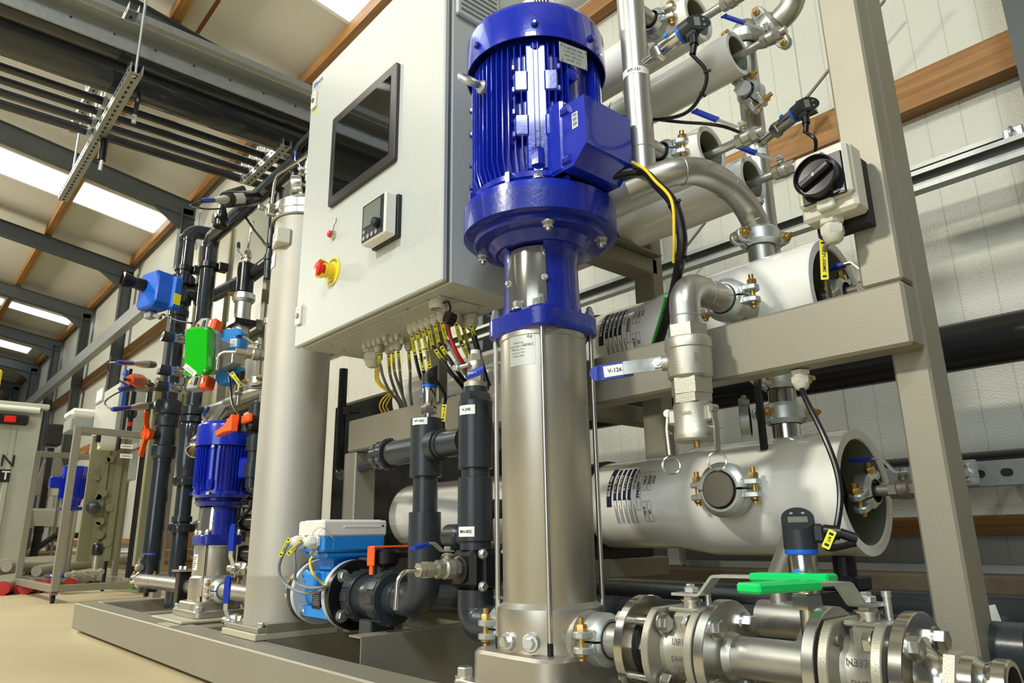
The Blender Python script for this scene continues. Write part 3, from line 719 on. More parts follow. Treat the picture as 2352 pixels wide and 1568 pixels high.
        for i, t_ in enumerate(('3~ MOT IE3 160 M', '11 kW  400 V  50 Hz', '20,2 A  2950 min-1', 'cos 0,89   IP 55')): g.text(t_, Mn @ T(0, .015-.010*i, .0012), .0062, True)
        pt.append(P('nameplate', g, label='small silver nameplate'))
        g = MB('motor_blue'); g.lathe([(.016, 0), (.016, .014), (.010, .016)], RZ(R(-12)) @ frame((rc+.006, -.0, 1.292), (1, 0, 0)), 20); pt.append(P('blanking_plug', g))
    else:
        g = MB('motor_blue'); g.box((rm+.03*s, 0, (zr+z1m)/2), (.10*s, .11*s, .10*s), Mb, .008*s); pt.append(P('terminal_box', g))
        if txt:
            g = MB('label_white'); Ml = frame((0, 0, 0), (0, -1, 0), (1, 0, 0)); a = R(-95); 
            g.lathe([(rt+.0008, H['tube']-.11*s), (rt+.0008, H['tube']-.04*s)], None, 6, R(-100), R(-72), cap=False); g.m('ink_grey')
            for i in range(6): g.lathe([(rt+.0012, H['tube']-.055*s-i*.009*s), (rt+.0012, H['tube']-.051*s-i*.009*s)], None, 5, R(-97), R(-76-(i % 3)*4), cap=False)
            pt.append(P('rating_label', g))
    return thing(name, label, 'pump', pt, M=T(x, y, z0))
PX, PY, PZ = -1.082, 1.049, .12
padp(PX, PY, .10, .119, .36, .40, label='pale plate under the foot of the big front pump')
vertical_pump('vertical_pump', 'big vertical pump with royal blue finned motor standing nearest the camera', PX, PY, PZ,
    motor=dict(base=.088, vol=.172, tube=.715, plate=.762, flr=.917, fl=1.0, fin0=1.045, fin1=1.368, cowl=1.470))
# ============================================================ REUSED FITTINGS
def coupling(M, r, label, group=None, turn=0, name='grooved_coupling', blind=False, w_=.046):
    """grooved two-bolt pipe coupling, local z = pipe axis, bolts run along local x at +-y"""
    key = ('coup', round(r, 4), blind, w_); pt = []; ro = r*1.40+.004
    g = MB('galv_bright')
    for sg in (1, -1):
        a0, a1 = (R(3), R(177)) if sg > 0 else (R(183), R(357))
        pr = [(r*1.01, -w_/2), (r*1.20, -w_/2), (ro-.002, -w_*.34), (ro, -w_*.28), (ro, w_*.28), (ro-.002, w_*.34), (r*1.20, w_/2), (r*1.01, w_/2)]
        L = RZ(-pi/2) ; g.lathe(pr, L, 28, a0, a1, cap=False)
        # ears at +-y, one plate per half (upper half sits at local +x)
        for sy in (-1, 1):
            yc = sy*(ro+.012)
            poly = [(sy*(ro-.016), -w_*.42), (sy*(ro+.012), -.017), (sy*(ro+.022), -.011), (sy*(ro+.026), 0), (sy*(ro+.022), .011), (sy*(ro+.012), .017), (sy*(ro-.016), w_*.42)]
            Mx = Matrix(((0, 0, 1, .007 if sg > 0 else -.019), (1, 0, 0, 0), (0, 1, 0, 0), (0, 0, 0, 1)))
            g.prism([(a, b) for a, b in poly], .012, Mx, b=.002)
            g.box((sg*.011, sy*(ro-.005), 0), (.019, .014, w_*.8), b=.003)
    pt.append(P('housing', g))
    for sy in (-1, 1):
        b = MB('zinc_gold'); yc = sy*(ro+.011)
        b.cyl((-.030, yc, 0), (.042, yc, 0), .0056, n=12); b.hexa((.019, yc, 0), (1, 0, 0), .0108, .012); b.lathe([(.0095, 0), (.0095, .003), (.005, .008)], frame((-.019, yc, 0), (-1, 0, 0)), 16)
        pt.append(P('bolt', b))
    g = MB('rubber'); g.lathe([(r*1.0, -w_/2-.001), (r*1.06, -w_/2-.001), (r*1.06, w_/2+.001), (r*1.0, w_/2+.001)], None, 32, cap=False); pt.append(P('gasket', g))
    if blind:
        g = MB('turned_steel'); g.lathe([(r*.97, -w_/2), (r*.97, w_/2+.004), (r*.93, w_/2+.006), (0.0001, w_/2+.006)], None, 40, cap=False); pt.append(P('blind_cap', g, label='turned steel blind cap'))
    return thing(name, label, 'pipe coupling', pt, M=M @ RZ(turn), group=group, key=key)
def ball_valve(M, label, s=1.0, lever=.10, sleeve='blue_sleeve', flip=1, nip=.02, nip2=.02, group=None, lift=.02, ang=0, mt='bead_steel', name='ball_valve', tilt=0):
    """small threaded ball valve, local z = pipe axis, stem to +x, lever along +z*flip rotated by ang about the stem"""
    key = ('bv', s, lever, sleeve, flip, nip, nip2, lift, ang, mt, tilt); pt = []
    r = .0155*s; g = MB(mt); L = .026*s
    g.hexa((0, 0, -L), (0, 0, 1), r*1.05, .015*s, ch=False); g.lathe([(r*.95, -.012*s), (r*1.18, -.008*s), (r*1.18, .008*s), (r*.95, .012*s)], None, 24); g.hexa((0, 0, L-.015*s), (0, 0, 1), r*1.05, .015*s, ch=False)
    g.cyl((0, 0, -L-nip), (0, 0, -L), r*.66, n=18); g.cyl((0, 0, L), (0, 0, L+nip2), r*.66, n=18)
    g.cyl((0, 0, 0), (.028*s, 0, 0), r*.5, n=14); g.box((.024*s, 0, 0), (.003*s, .020*s, .014*s), b=.001)
    pt.append(P('valve_body', g))
    g = MB('galv_bright'); A = Matrix.Rotation(ang, 4, 'X'); x0 = .031*s; e = lever
    pts = [V((x0, 0, -flip*.010*s)), V((x0, 0, flip*.012*s)), V((x0+lift*s, 0, flip*.034*s)), V((x0+lift*s+tilt*.5, 0, flip*e))]
    q = [A @ p for p in fillet(pts, .008*s, 4)]
    g.strip(q, .014*s, .0026*s, A @ V((0, 1, 0))); g.m('zinc'); g.hexa((x0+.001, 0, 0), (1, 0, 0), .0068*s, .007*s)
    d = (pts[3]-pts[2]).normalized()
    sl = MB(sleeve); p0 = pts[2]+d*.014*s; qq = [A @ p0, A @ (p0+d*.008*s), A @ (pts[3]-d*.01), A @ (pts[3]+d*.006)]
    for wd, th in ((.0185*s, .0065*s),): sl.strip(qq, wd, th, A @ V((0, 1, 0)))
    sl.cyl(A @ (pts[3]+d*.005-V((.00275*s, 0, 0))), A @ (pts[3]+d*.005+V((.00275*s, 0, 0))), .00825*s, n=16)
    pt.append(P('lever', g, P('lever_sleeve', sl, label='coloured plastic sleeve')))
    return thing(name, label, 'valve', pt, M=M, group=group, key=key)
def transmitter(M, label, s=1.0, head='round', cable=None, group=None, name='pressure_transmitter', face=1, nip=.02):
    """pressure transmitter along local z; display looks to +x"""
    pt = []; key = ('tr', s, head, face, nip) if cable is None else None
    g = MB('polished'); g.cyl((0, 0, -nip), (0, 0, .004*s), .009*s, n=18); g.hexa((0, 0, 0), (0, 0, 1), .0165*s, .016*s); g.lathe([(.0135*s, .016*s), (.0148*s, .020*s), (.0148*s, .052*s), (.0138*s, .056*s)], None, 28)
    g.m('valve_sky'); g.cyl((.012*s, -.006*s, .036*s), (.0165*s, -.007*s, .036*s), .0045*s, n=14)
    pt.append(P('sensor_barrel', g))
    g = MB('valve_blue'); g.lathe([(.0165*s, .055*s), (.0168*s, .058*s), (.0165*s, .0605*s)], None, 28); pt.append(P('blue_ring', g))
    g = MB('panel_dark')
    n = 28; r = .0172*s; z0, zt = .0605*s, .104*s; vs = []; lo = []; hi = []
    for i in range(n):
        a = 2*pi*i/n; lo.append((r*cos(a), r*sin(a), z0)); hi.append((r*.98*cos(a), r*.98*sin(a), zt-(cos(a)*face+1)*.5*.024*s))
    g.add(lo+hi, [(i, (i+1) % n, n+(i+1) % n, n+i) for i in range(n)]+[tuple(range(n))[::-1], tuple(n+i for i in range(n))])
    sl = math.atan2(.024, 2*.0172*.98); Mt = frame((0, 0, zt-.012*s), (sin(sl)*face, 0, cos(sl)), (0, 1, 0))
    g.box((0, .012*s, .076*s), (.016*s, .026*s, .02*s), None, .003*s)
    ds = MB('lcd'); ds.box((0, -.003*s*face, .0006), (.020*s, .010*s, .0012), Mt); ds.m('plastic_grey')
    for u in (-1, 1): ds.cyl(Mt @ V((u*.006*s, .009*s*face, 0)), Mt @ V((u*.006*s, .009*s*face, .001)), .0018*s, n=10)
    pt.append(P('transmitter_head', g, P('display', ds, label='small grey display')))
    if cable is not None:
        c = MB('black'); c.cyl((0, .024*s, .078*s), (0, .040*s, .076*s), .0075*s, n=14); c.cyl((0, .040*s, .076*s), (0, .056*s, .070*s), .0055*s, n=14); pt.append(P('cable_plug', c))
    return thing(name, label, 'sensor', pt, M=M, group=group, key=key)
def cable(name, label, pts, r, mt='black', ties=(), n=6, group=None):
    g = MB(mt); q = smooth(pts, n); g.tube(q, r, 10); sub = []
    if ties:
        pt = [P('cable_jacket', g)]
        for t in ties:
            i = min(len(q)-2, int(t*(len(q)-1))); k = MB('black_matt'); d = q[i+1]-q[i]; L = frame(q[i], d)
            k.lathe([(r*1.0, -.002), (r*1.0+.0016, -.002), (r*1.0+.0016, .002), (r, .002)], L, 14, cap=False); k.box((r+.003, 0, 0), (.006, .005, .005), L); pt.append(P('cable_tie', k))
        return thing(name, label, 'cable', pt, origin=pts[0], group=group)
    return solo(name, label, 'cable', g, origin=pts[0], group=group)
def pipe(name, label, pts, r, mt='pipe_steel', bend=None, rings=(), n=28, cat='pipe', group=None, extra=None, inst=None):
    q = fillet(pts, bend, 9) if bend else [V(p) for p in pts]
    g = MB(mt); g.tube(q, r, n)
    for (p, d) in rings: g.torus(frame(p, d), r, .0012, 28, 6)
    if extra: extra(g)
    return solo(name, label, cat, g, origin=pts[0], group=group)
def sticker(parent, M, w_, h, txt, size=None, mt='label_white', ink='ink', wrap=None, name='label', bold=True, fit=None):
    g = MB(mt)
    if wrap:
        a = w_/wrap/2; g.lathe([(wrap, -h/2), (wrap, h/2)], M @ frame((0, 0, 0), (0, 1, 0), (0, 0, 1)), 10, -a, a, cap=False)
        if txt: g.m(ink); g.text(txt, M, size or h*.5, bold, wrap=wrap+.0006, fit=fit)
    else:
        g.box((0, 0, 0), (w_, h, .0008), M)
        if txt: g.m(ink); g.text(txt, M @ T(0, 0, .0008), size or h*.5, bold, fit=fit)
    inv = parent.matrix_world.inverted(); me_g = MB(mt); me_g.mats = g.mats; me_g.v = [inv @ p for p in g.v]; me_g.f = g.f; me_g.mi = g.mi
    return link_part(name, me_g, parent)
# ============================================================ BIG 8-INCH VESSELS
YV = 1.485; ZV1 = .496; ZV2 = .910; XE = -.62
def big_vessel(z, serial, label):
    r0, r1 = .110, .125; L = frame((0, 0, 0), (1, 0, 0), (0, 0, 1)); pt = []
    g = MB('vessel_white'); g.lathe([(r0*.9, -1.62), (r0, -1.60), (r0, -.455), (r0+.002, -.43), (r1-.002, -.36), (r1, -.34), (r1, -.004)], L, 72, cap=False)
    pt.append(P('vessel_body', g))
    g = MB('vessel_ring'); g.lathe([(r1, -.004), (r1-.001, 0), (.106, 0), (.104, -.004)], L, 72, cap=False); g.m('vessel_inner'); g.lathe([(.104, -.004), (.104, -.12)], L, 72, cap=False)
    pt.append(P('end_ring', g, label='cut rim of the open vessel end'))
    g = MB('black_matt'); g.lathe([(.104, -.10), (.09, -.095), (.085, -.075), (.05, -.07), (.0001, -.07)], L, 48, cap=False)
    for k in range(3): g.tube([V((-.068, .02*cos(k*2.1), .02*sin(k*2.1))), V((-.066, .085*cos(k*2.1), .085*sin(k*2.1)))], .006, 8)
    pt.append(P('end_plug', g))
    g = MB('rubber')
    g.lathe([(r0, -.70), (r0+.004, -.70), (r0+.004, -.655), (r0, -.655)], L, 60, cap=False); g.lathe([(r0+.003, -.69), (r0+.006, -.688), (r0+.006, -.667), (r0+.003, -.665)], L, 60, cap=False)
    pt.append(P('strap', g, label='black rubber saddle strap'))
    # printed data label round the front of the body
    rl = r0+.0006; g = MB('ink_navy'); x0 = -.586; Lw = .158
    def rect(x, u, w_, h, mt, e=0):      # x along vessel from label left, u = arc position (up), w_ along x, h along arc
        g.m(mt); r_ = rl+e; n_ = 8; a0 = (u)/r_; a1 = (u+h)/r_
        vs = []
        for i in range(n_+1):
            a = a0+(a1-a0)*i/n_
            for xx in (x, x+w_): vs.append((x0+xx, -r_*cos(a), r_*sin(a)))
        g.add(vs, [(2*i, 2*i+1, 2*i+3, 2*i+2) for i in range(n_)])
    def word(t, x, u, size, mt='ink_navy'):
        g.m(mt); g.text(t, T(0, 0, 0) @ Matrix.Rotation(-u/rl, 4, 'X') @ frame((x0+x, 0, 0), (0, -1, 0), (0, 0, 1)), size, True, wrap=rl+.0012)
    S = -.055; 
    rect(0, S+.045, .016, .105, 'ink_navy'); word('BEL8-S-450', .008, S+.098, .012, 'label_white')
    for i, t in enumerate(('31 bar (450 psi)', '1 bar (14.5 psi)', '49 C (120 F)', '5 C (41 F)', '34.1 bar (495 psi)')):
        xx = .022+i*.0150
        if i < 4: rect(xx, S+.060, .0095, .085, 'ink_navy'); word(t, xx+.0047, S+.102, .0078, 'label_white'); rect(xx+.010, S+.002, .0012, .062, 'ink_navy')
        else: word(t, xx+.004, S+.112, .0078)
        for k in range(2): rect(xx+.003+k*.0035, S+.004, .0012, .045-.01*k, 'ink_navy')
    def obox(x, u, w_, h):
        rect(x, u, .0008, h, 'ink_navy'); rect(x+w_, u, .0008, h, 'ink_navy'); rect(x, u, w_, .0008, 'ink_navy'); rect(x, u+h, w_, .0008, 'ink_navy')
    obox(.094, S+.034, .012, .096); word(serial, .100, S+.082, .0135)
    word('106.4', .117, S+.030, .0105); word('106.4', .117, S+.105, .0105); obox(.112, S+.080, .010, .050); obox(.112, S+.006, .010, .048)
    word('65', .131, S+.030, .0105); word('20/06', .131, S+.105, .0105); obox(.126, S+.080, .010, .050); obox(.126, S+.006, .010, .048)
    word('2024', .1435, S+.105, .0105); obox(.139, S+.080, .009, .050)
    rect(.140, S+.004, .012, .034, 'ink_navy'); word('BEL', .146, S+.021, .012, 'label_white')
    rect(.1545, S+.0, .0022, .140, 'ink_navy'); rect(.150, S+.110, .005, .03, 'ink_navy')
    pt.append(P('data_label', g, label='printed navy and white data label'))
    return thing('membrane_vessel', label, 'pressure vessel', pt, M=T(XE, YV, z))
big_vessel(ZV1, '394299', 'large white membrane vessel nearest the floor, with its wide open end at right')
big_vessel(ZV2, '394300', 'large white membrane vessel just above the cross beam, under the grey elbow')
def vend(z, lab):                                    # pipework inside the open end
    M = frame((XE+.002, YV, z), (1, 0, 0), (0, 0, 1)); coupling(M, .0215, 'galvanised coupling inside the open end of the %s' % lab, w_=.040, turn=.5)
    ball_valve(frame((XE+.075, YV, z), (1, 0, 0), (0, 0, 1)), 'dark steel ball valve sticking out of the open end of the %s' % lab, s=1.05, lever=.085, flip=-1, nip=.06, nip2=.01, mt='dark_cast', lift=.028)
vend(ZV1, 'lower large vessel'); vend(ZV2, 'upper large vessel')
# side port of the lower vessel closed by a blind cap
coupling(frame((-.842, YV-.150, .507), (0, -1, 0), (0, 0, 1)), .0375, 'blind grooved coupling with turned steel cap on the side of the lower large vessel', blind=True)
pipe('port_stub', 'short steel port stub behind the blind cap', [(-.842, YV-.105, .507), (-.842, YV-.16, .507)], .036)
# couplings between the two large vessels, and above
def vport(x, z0, z1, lab): pipe('port_stub', lab, [(x, YV, z0), (x, YV, z1)], .030, 'polished')
vport(-.771, ZV1+.118, ZV2-.118, 'short polished steel stub joining the two large vessels')
coupling(frame((-.771, YV, ZV1+.176), (0, 0, 1), (1, -1, 0)), .0302, 'galvanised coupling standing on top of the lower large vessel', turn=.3)
coupling(frame((-.771, YV, ZV2-.160), (0, 0, 1), (1, -1, 0)), .0302, 'galvanised coupling half hidden under the cross beam', turn=.5)
coupling(frame((-.781, YV, 1.095), (0, 0, 1), (1, -1, 0)), .0302, 'galvanised coupling on top of the upper large vessel at the foot of the curved pipe', turn=.35)
# open rubber-lined pipe clamp hanging between the vessels
p = at(1713, 967, Y=1.36); g = MB('black'); g.lathe([(.030, -.010), (.0335, -.010), (.0335, .010), (.030, .010)], frame((0, 0, 0), (.9, .45, 0)), 36, cap=False)
g.m('galv'); g.lathe([(.0336, -.009), (.0352, -.009), (.0352, .009), (.0336, .009)], frame((0, 0, 0), (.9, .45, 0)), 36, cap=False); g.box((0, 0, .040), (.012, .03, .016), b=.002); g.bolt((0, 0, .048), (0, 0, 1), .006, .006)
solo('open_pipe_clamp', 'empty black rubber-lined pipe clamp hanging above the lower large vessel', 'clamp', g, M=T(p))
p = at(1742, 905, Y=1.40); g = MB('black_matt'); g.box((0, 0, .03), (.012, .012, .30)); solo('clamp_rail', 'dark vertical rail carrying the empty clamp', 'rail', g, M=T(p))
p = at(1985, 1290, Y=YV); g = MB('black'); g.cyl((0, 0, -.30), (0, 0, .02), .022, n=20); g.box((0, 0, -.03), (.072, .07, .028), b=.004); g.box((0, 0, -.065), (.10, .09, .034), b=.004); g.box((0, 0, -.14), (.06, .06, .05), b=.004)
solo('vessel_support', 'black pedestal under the open end of the lower large vessel', 'support', g, M=T(p.x-.04, YV, ZV1-.145))
for x in (-1.30, -2.0):
    for z in (ZV1, ZV2):
        g = MB('black'); g.prism([(-.16, -.135), (.16, -.135), (.16, -.105), (.10, -.07), (.05, -.102), (0, -.109), (-.05, -.102), (-.10, -.07), (-.16, -.105)], .04, Matrix(((0, 0, 1, x-.02), (1, 0, 0, YV), (0, 1, 0, z), (0, 0, 0, 1))))
        solo('vessel_saddle', 'black saddle under the %s large vessel at its %s support' % ('lower' if z == ZV1 else 'upper', 'right' if x > -2 else 'left'), 'saddle', g, origin=(x, YV, z-.1))
        fb = MB('frame_steel')
g = MB('frame_steel')
for x in (-1.30, -2.0):
    for z in (ZV1-.16, ZV2-.16): 
        g = MB('frame_steel'); g.box((x, (1.33+1.70)/2, z), (.06, .37, .048), b=.003); solo('support_arm', 'steel arm carrying the %s large vessel at its %s saddle' % ('lower' if z < .5 else 'upper', 'right' if x > -2 else 'left'), 'arm', g, origin=(x, 1.5, z))
# ============================================================ SMALL 4-INCH VESSELS
def small_vessel(y, z, label, x=-.78, length=1.5):
    L = frame((0, 0, 0), (1, 0, 0), (0, 0, 1)); r = .0585; pt = []
    g = MB('vessel_white'); g.lathe([(r*.98, -length), (r*.985, -.30), (r, -.26), (r, -.003)], L, 56, cap=False); pt.append(P('vessel_body', g))
    g = MB('vessel_ring'); g.lathe([(r, -.003), (r-.001, 0), (.0465, 0), (.0455, -.003)], L, 48, cap=False); g.m('vessel_inner'); g.lathe([(.0455, -.003), (.0455, -.05)], L, 48, cap=False); pt.append(P('end_ring', g, label='cut rim of the open vessel end'))
    g = MB('black_matt'); g.lathe([(.0455, -.045), (.040, -.04), (.0001, -.04)], L, 32, cap=False); g.m('plastic_white'); g.prism(rring(.04, .022, .003), .001, frame((-.0395, -.012, .018), (1, 0, 0), (0, 1, 0))); g.m('ink'); g.text('BEL', frame((-.038, -.012, .018), (1, 0, 0), (0, 1, 0)), .016, True)
    g.m('black'); g.torus(frame((-.036, 0, 0), (1, 0, 0)), .040, .0015, 32, 6); pt.append(P('end_cap', g, label='black end cap with a small white label'))
    g = MB('ink_navy'); rl = r*.985+.0007
    def rect(x_, u, w_, h):
        a0 = u/rl; a1 = (u+h)/rl; vs = []
        for i in range(7):
            a = a0+(a1-a0)*i/6; vs += [(x_, -rl*cos(a), rl*sin(a)), (x_+w_, -rl*cos(a), rl*sin(a))]
        g.add(vs, [(2*i, 2*i+1, 2*i+3, 2*i+2) for i in range(6)])
    X0 = -.42-.09
    for i in range(5): rect(X0+i*.011, -.055, .006, .085)
    for k, (dx, tx) in enumerate(((.062, '4705'), (.078, '68.2  68.2'), (.092, '65  20/06'), (.106, '2024'))):
        g.text(tx, Matrix.Rotation(.012/rl, 4, 'X') @ frame((X0+dx, 0, 0), (0, -1, 0), (0, 0, 1)), .010, True, wrap=rl+.0006)
        rect(X0+dx-.007, -.050, .0007, .08); rect(X0+dx+.006, -.05, .0007, .08)
    rect(X0+.118, -.060, .0045, .10); pt.append(P('data_label', g, label='printed navy data label'))
    return thing('membrane_vessel', label, 'pressure vessel', pt, M=T(x, y, z), key='small_vessel')
YA, YBk = 1.31, 1.485; ZR = (1.265, 1.625, 1.985)
small_vessel(YA, ZR[0], 'slim white vessel of the lower pair, nearer the camera, beside the raised blue lever')
small_vessel(YBk, ZR[0]-.013, 'slim white vessel of the lower pair, nearer the wall, beside the isolator switch')
small_vessel(YA, ZR[1], 'slim white vessel of the upper pair, nearer the camera, at the top edge')
small_vessel(YBk, ZR[1]-.015, 'slim white vessel of the upper pair, nearer the wall, under the large elbow')
small_vessel(YA, ZR[2], 'slim white membrane vessel of the topmost pair, barely in the picture')
# saddle bracket of sheet metal under the lower pair
p = [at(1352, 470, X=-1.30), at(1500, 470, X=-1.30)]
g = MB('frame_steel'); xx = -1.20
g.box((xx, 1.36, ZR[0]-.10), (.07, .48, .05), b=.004); g.box((xx, 1.36, ZR[0]-.072), (.12, .46, .006)); g.prism([(1.12, ZR[0]-.02), (1.16, ZR[0]+.02), (1.20, ZR[0]-.02), (1.19, ZR[0]-.16), (1.12, ZR[0]-.13)], .006, Matrix(((0, 0, 1, xx+.04), (1, 0, 0, 0), (0, 1, 0, 0), (0, 0, 0, 1))))
solo('vessel_bracket', 'folded sheet metal bracket carrying the lower pair of slim vessels behind the motor', 'bracket', g, origin=(xx, 1.36, ZR[0]-.1))
g = MB('frame_steel'); g.box((xx, 1.38, ZR[1]-.10), (.07, .48, .05), b=.004); solo('vessel_bracket', 'sheet metal bracket under the upper pair of slim vessels, mostly behind the motor', 'bracket', g, origin=(xx, 1.38, ZR[1]-.1))
g = MB('frame_steel'); g.box((xx, 1.60, 1.4), (.07, .05, 1.9), b=.004); solo('rear_upright', 'steel upright behind the slim vessels', 'upright', g, origin=(xx, 1.6, .6))
def rod_valve(y, z, x1, lab, up=(0, -.9, 1), lever=.078, hid=False):
    M = frame((x1, y, z), (1, 0, 0), up); ball_valve(M, lab, s=1.0, lever=lever, flip=-1, nip=x1-.026+.78+.03, nip2=.012, mt='pipe_steel', lift=.022, tilt=.095)
rod_valve(YA, ZR[0]-.010, -.690, 'ball valve with raised blue lever on the nearer slim vessel of the lower pair')
rod_valve(YBk, ZR[0]-.023, -.700, 'ball valve with blue lever beside the isolator, on the slim vessel nearer the wall')
rod_valve(YBk, ZR[1]-.023, -.690, 'ball valve with blue lever under the large elbow, on the upper slim vessel')
rod_valve(YA, ZR[1]-.010, -.690, 'ball valve on the nearer slim vessel of the upper pair, at the top edge')
# ------------------------------------------------------------ manifolds
YM = 1.155; a = at(1443, 100, Y=YM); b_ = at(1487, 350, Y=YM); XM = (a.x+b_.x)/2
g_end = at(1498, 400, Y=YM)
zb = 1.165
def man_extra(g):
    for z in ZR[:2]: g.cyl((XM, YM, z), (XM, YM+.095, z), .0175, n=20); g.torus(frame((XM, YM, z+.0), (0, 1, 0)), .0185, .0)
    g.torus(frame((XM, YM, zb+.075), (0, 0, 1)), .0302, .0012, 28, 6)
pipe('manifold_pipe', 'bare steel riser in front of the slim vessels, right of the blue motor', [(XM, YM, zb-.005), (XM, YM, 2.6)], .0302, extra=man_extra)
for z, t in ((ZR[0], 'lower'), (ZR[1], 'upper')):
    coupling(frame((XM, YM+.095, z), (0, 1, 0), (0, 0, 1)), .0215, 'galvanised coupling with brass nuts between riser and %s slim vessels' % t)
pts = [at(1440, 432, Y=YM-.02), at(1490, 412, Y=YM+.005), at(1555, 394, Y=YM+.04), at(1610, 396, Y=YM+.10), at(1668, 425, Y=YM+.20), at(1712, 472, Y=YM+.285), at(1738, 520, Y=YBk-.01), V((-.781, YBk, 1.10)), V((-.781, YBk, 1.03))]
q = smooth(pts[:-1], 6)+[pts[-1]]
g = MB('pipe_steel'); g.tube(q, .0305, 32)
for i in (13, 24, 34): g.torus(frame(q[i], q[i+1]-q[i-1]), .0305, .0014, 32, 6)
solo('curved_pipe', 'thick swan-neck steel pipe curving down onto the upper large vessel', 'pipe', g, origin=pts[0])
sticker(bpy.data.objects['manifold_pipe'], frame((XM, YM, at(1462, 177, Y=YM).z), V((-XM*.75, -YM, 0)), V((0, 0, 1)).cross(V((-XM*.75, -YM, 0)))), .075, .018, 'PIT-121', .010, wrap=.0308, name='pipe_label')
# rear riser
XR, YR_ = -.86, 1.64
a = at(1722, 230, Y=YR_); b_ = at(1748, 420, Y=YR_); XR = (a.x+b_.x)/2
def rr_extra(g):
    for z in (ZR[0]-.013, ZR[1]-.015): g.cyl((XR, YR_, z), (XR, YBk+.05, z), .0175, n=20)
pipe('rear_riser', 'bare steel riser behind the slim vessels, near the wall', [(XR, YR_, .95), (XR, YR_, 1.74)], .0302, extra=rr_extra)
coupling(frame((XR, YR_, 1.765), (0, 0, 1), (.6, -.8, 0)), .0302, 'galvanised coupling on the rear riser below the top elbow', turn=.2)
p0 = V((XR, YR_, 1.74)); e1 = at(1765, 72, Y=YR_+.0); e2 = at(1815, 22, Y=YR_); e3 = at(1840, -60, Y=YR_)
pipe('top_elbow_pipe', 'wide dull steel elbow rising at the top beside the post', [V((XR, YR_, 1.77)), V((XR, YR_, 1.80)), e1, e2, e3], .031, 'pipe_steel', bend=.05)
p = e1.lerp(e2, .15); coupling(frame(p, e2-e1, (0, -1, 0)), .0308, 'galvanised coupling on the top elbow, seen from below', turn=.4)
for z, lb in ((ZR[1]-.10, 'galvanised coupling under the slim vessel nearer the wall, hanging from the upper pair'),):
    coupling(frame((XR+.05, YR_-.09, z), (0, 1, 0), (0, 0, 1)), .0215, lb, turn=1.2); pipe('port_stub', 'short steel stub through the coupling under the upper pair', [(XR+.05, YR_-.13, z), (XR+.02, YR_-.02, z)], .0212)
# pressure transmitters of the slim vessels
a = V((XM+.028, YM, at(1480, 148, Y=YM).z)); M = frame(a+V((.028, 0, .006)), (1, 0, .14), (0, -1, .1))
transmitter(M, 'pressure transmitter with display on the front riser, upper of the two beside the slim vessels', s=1.28, cable=1, nip=.03)
MT1 = M.copy()
a = V((XR+.02, YR_, at(1770, 322, Y=YR_).z)); M2 = frame(a+V((.045, -.02, .006)), (1, -.25, .16), (0, -1, .1))
transmitter(M2, 'pressure transmitter with display on the rear riser, in front of the timber girt', s=1.25, cable=1, nip=.06)
sticker(bpy.data.objects['rear_riser'], frame((XR, YR_, at(1740, 358, Y=YR_).z), V((-XR*.75, -YR_, 0)), V((0, 0, 1)).cross(V((-XR*.75, -YR_, 0)))), .06, .018, 'PIT', .010, wrap=.0308, name='pipe_label')
c0 = MT1 @ V((0, .07, .088)); 
cable('sensor_cable', 'black cable looping down from the upper transmitter to the front riser', [c0, at(1622, 165, Y=1.17), at(1612, 215, Y=1.18), at(1570, 262, Y=1.2), at(1485, 275, Y=1.22), at(1400, 262, Y=1.25)], .0042, ties=(.22, .42))
cable('sensor_cable', 'thin black cable running from the riser past the raised lever', [at(1488, 272, Y=1.24), at(1560, 280, Y=1.26), at(1660, 290, Y=1.28), at(1745, 325, Y=1.45)], .0038)
c0 = M2 @ V((0, .07, .088)); cable('sensor_cable', 'black cable dropping from the rear transmitter behind the isolator', [c0, c0+V((.02, 0, -.03)), at(1872, 352, Y=1.62), at(1862, 400, Y=1.6)], .0045)
# ============================================================ FRONT LINE OF FLANGED VALVES
ZL = .235
X1 = lambda v: v
def disc(g, x, r, t, ri=.0): g.lathe([(r-.0012, -t/2), (r, -t/2+.0012), (r, t/2-.0012), (r-.0012, t/2)], frame((x, YP, ZL), (1, 0, 0), (0, 0, 1)), 72)
def bolts(x0, x1, head=1, mt='brushed', w_=.0135, who=(0, 1, 2, 3)):
    out = []
    for k in who:
        a = pi/4+k*pi/2; y, z = YP+.0625*cos(a), ZL+.0625*sin(a); g = MB(mt)
        g.cyl((x0, y, z), (x1, y, z), .0078, n=14); g.bolt((x1, y, z), (1, 0, 0), w_, .012, rot=.4*k)
        g.bolt((x0, y, z), (-1, 0, 0), w_, .012, rot=.3*k); out.append(P('flange_bolt', g))
    return out
thL = []
g = MB('pipe_steel'); g.cyl((-.965, YP, ZL), (-.846, YP, ZL), .0302, n=32); g.m('polished'); disc(g, -.842, .0825, .018)
thing('pipe_spool', 'first round steel flange on a short pipe, right of the big pump', 'flange', [P('flange', g)]+bolts(-.852, -.775), origin=(-.85, YP, ZL))
g = MB('pipe_steel'); g.cyl((-.675, YP, ZL), (-.522, YP, ZL), .0302, n=40); g.lathe([(.036, 0), (.031, .012)], frame((-.675, YP, ZL), (1, 0, 0)), 32); g.m('brushed'); disc(g, -.684, .0825, .018); disc(g, -.513, .0825, .018)
g.m('pipe_steel'); g.cyl((-.600, YP, ZL), (-.600, 1.16, ZL), .022, n=24)
thing('pipe_spool', 'flanged steel pipe spool between the two green-handled valves', 'pipe', [P('spool', g)]+bolts(-.716, -.675), origin=(-.6, YP, ZL))
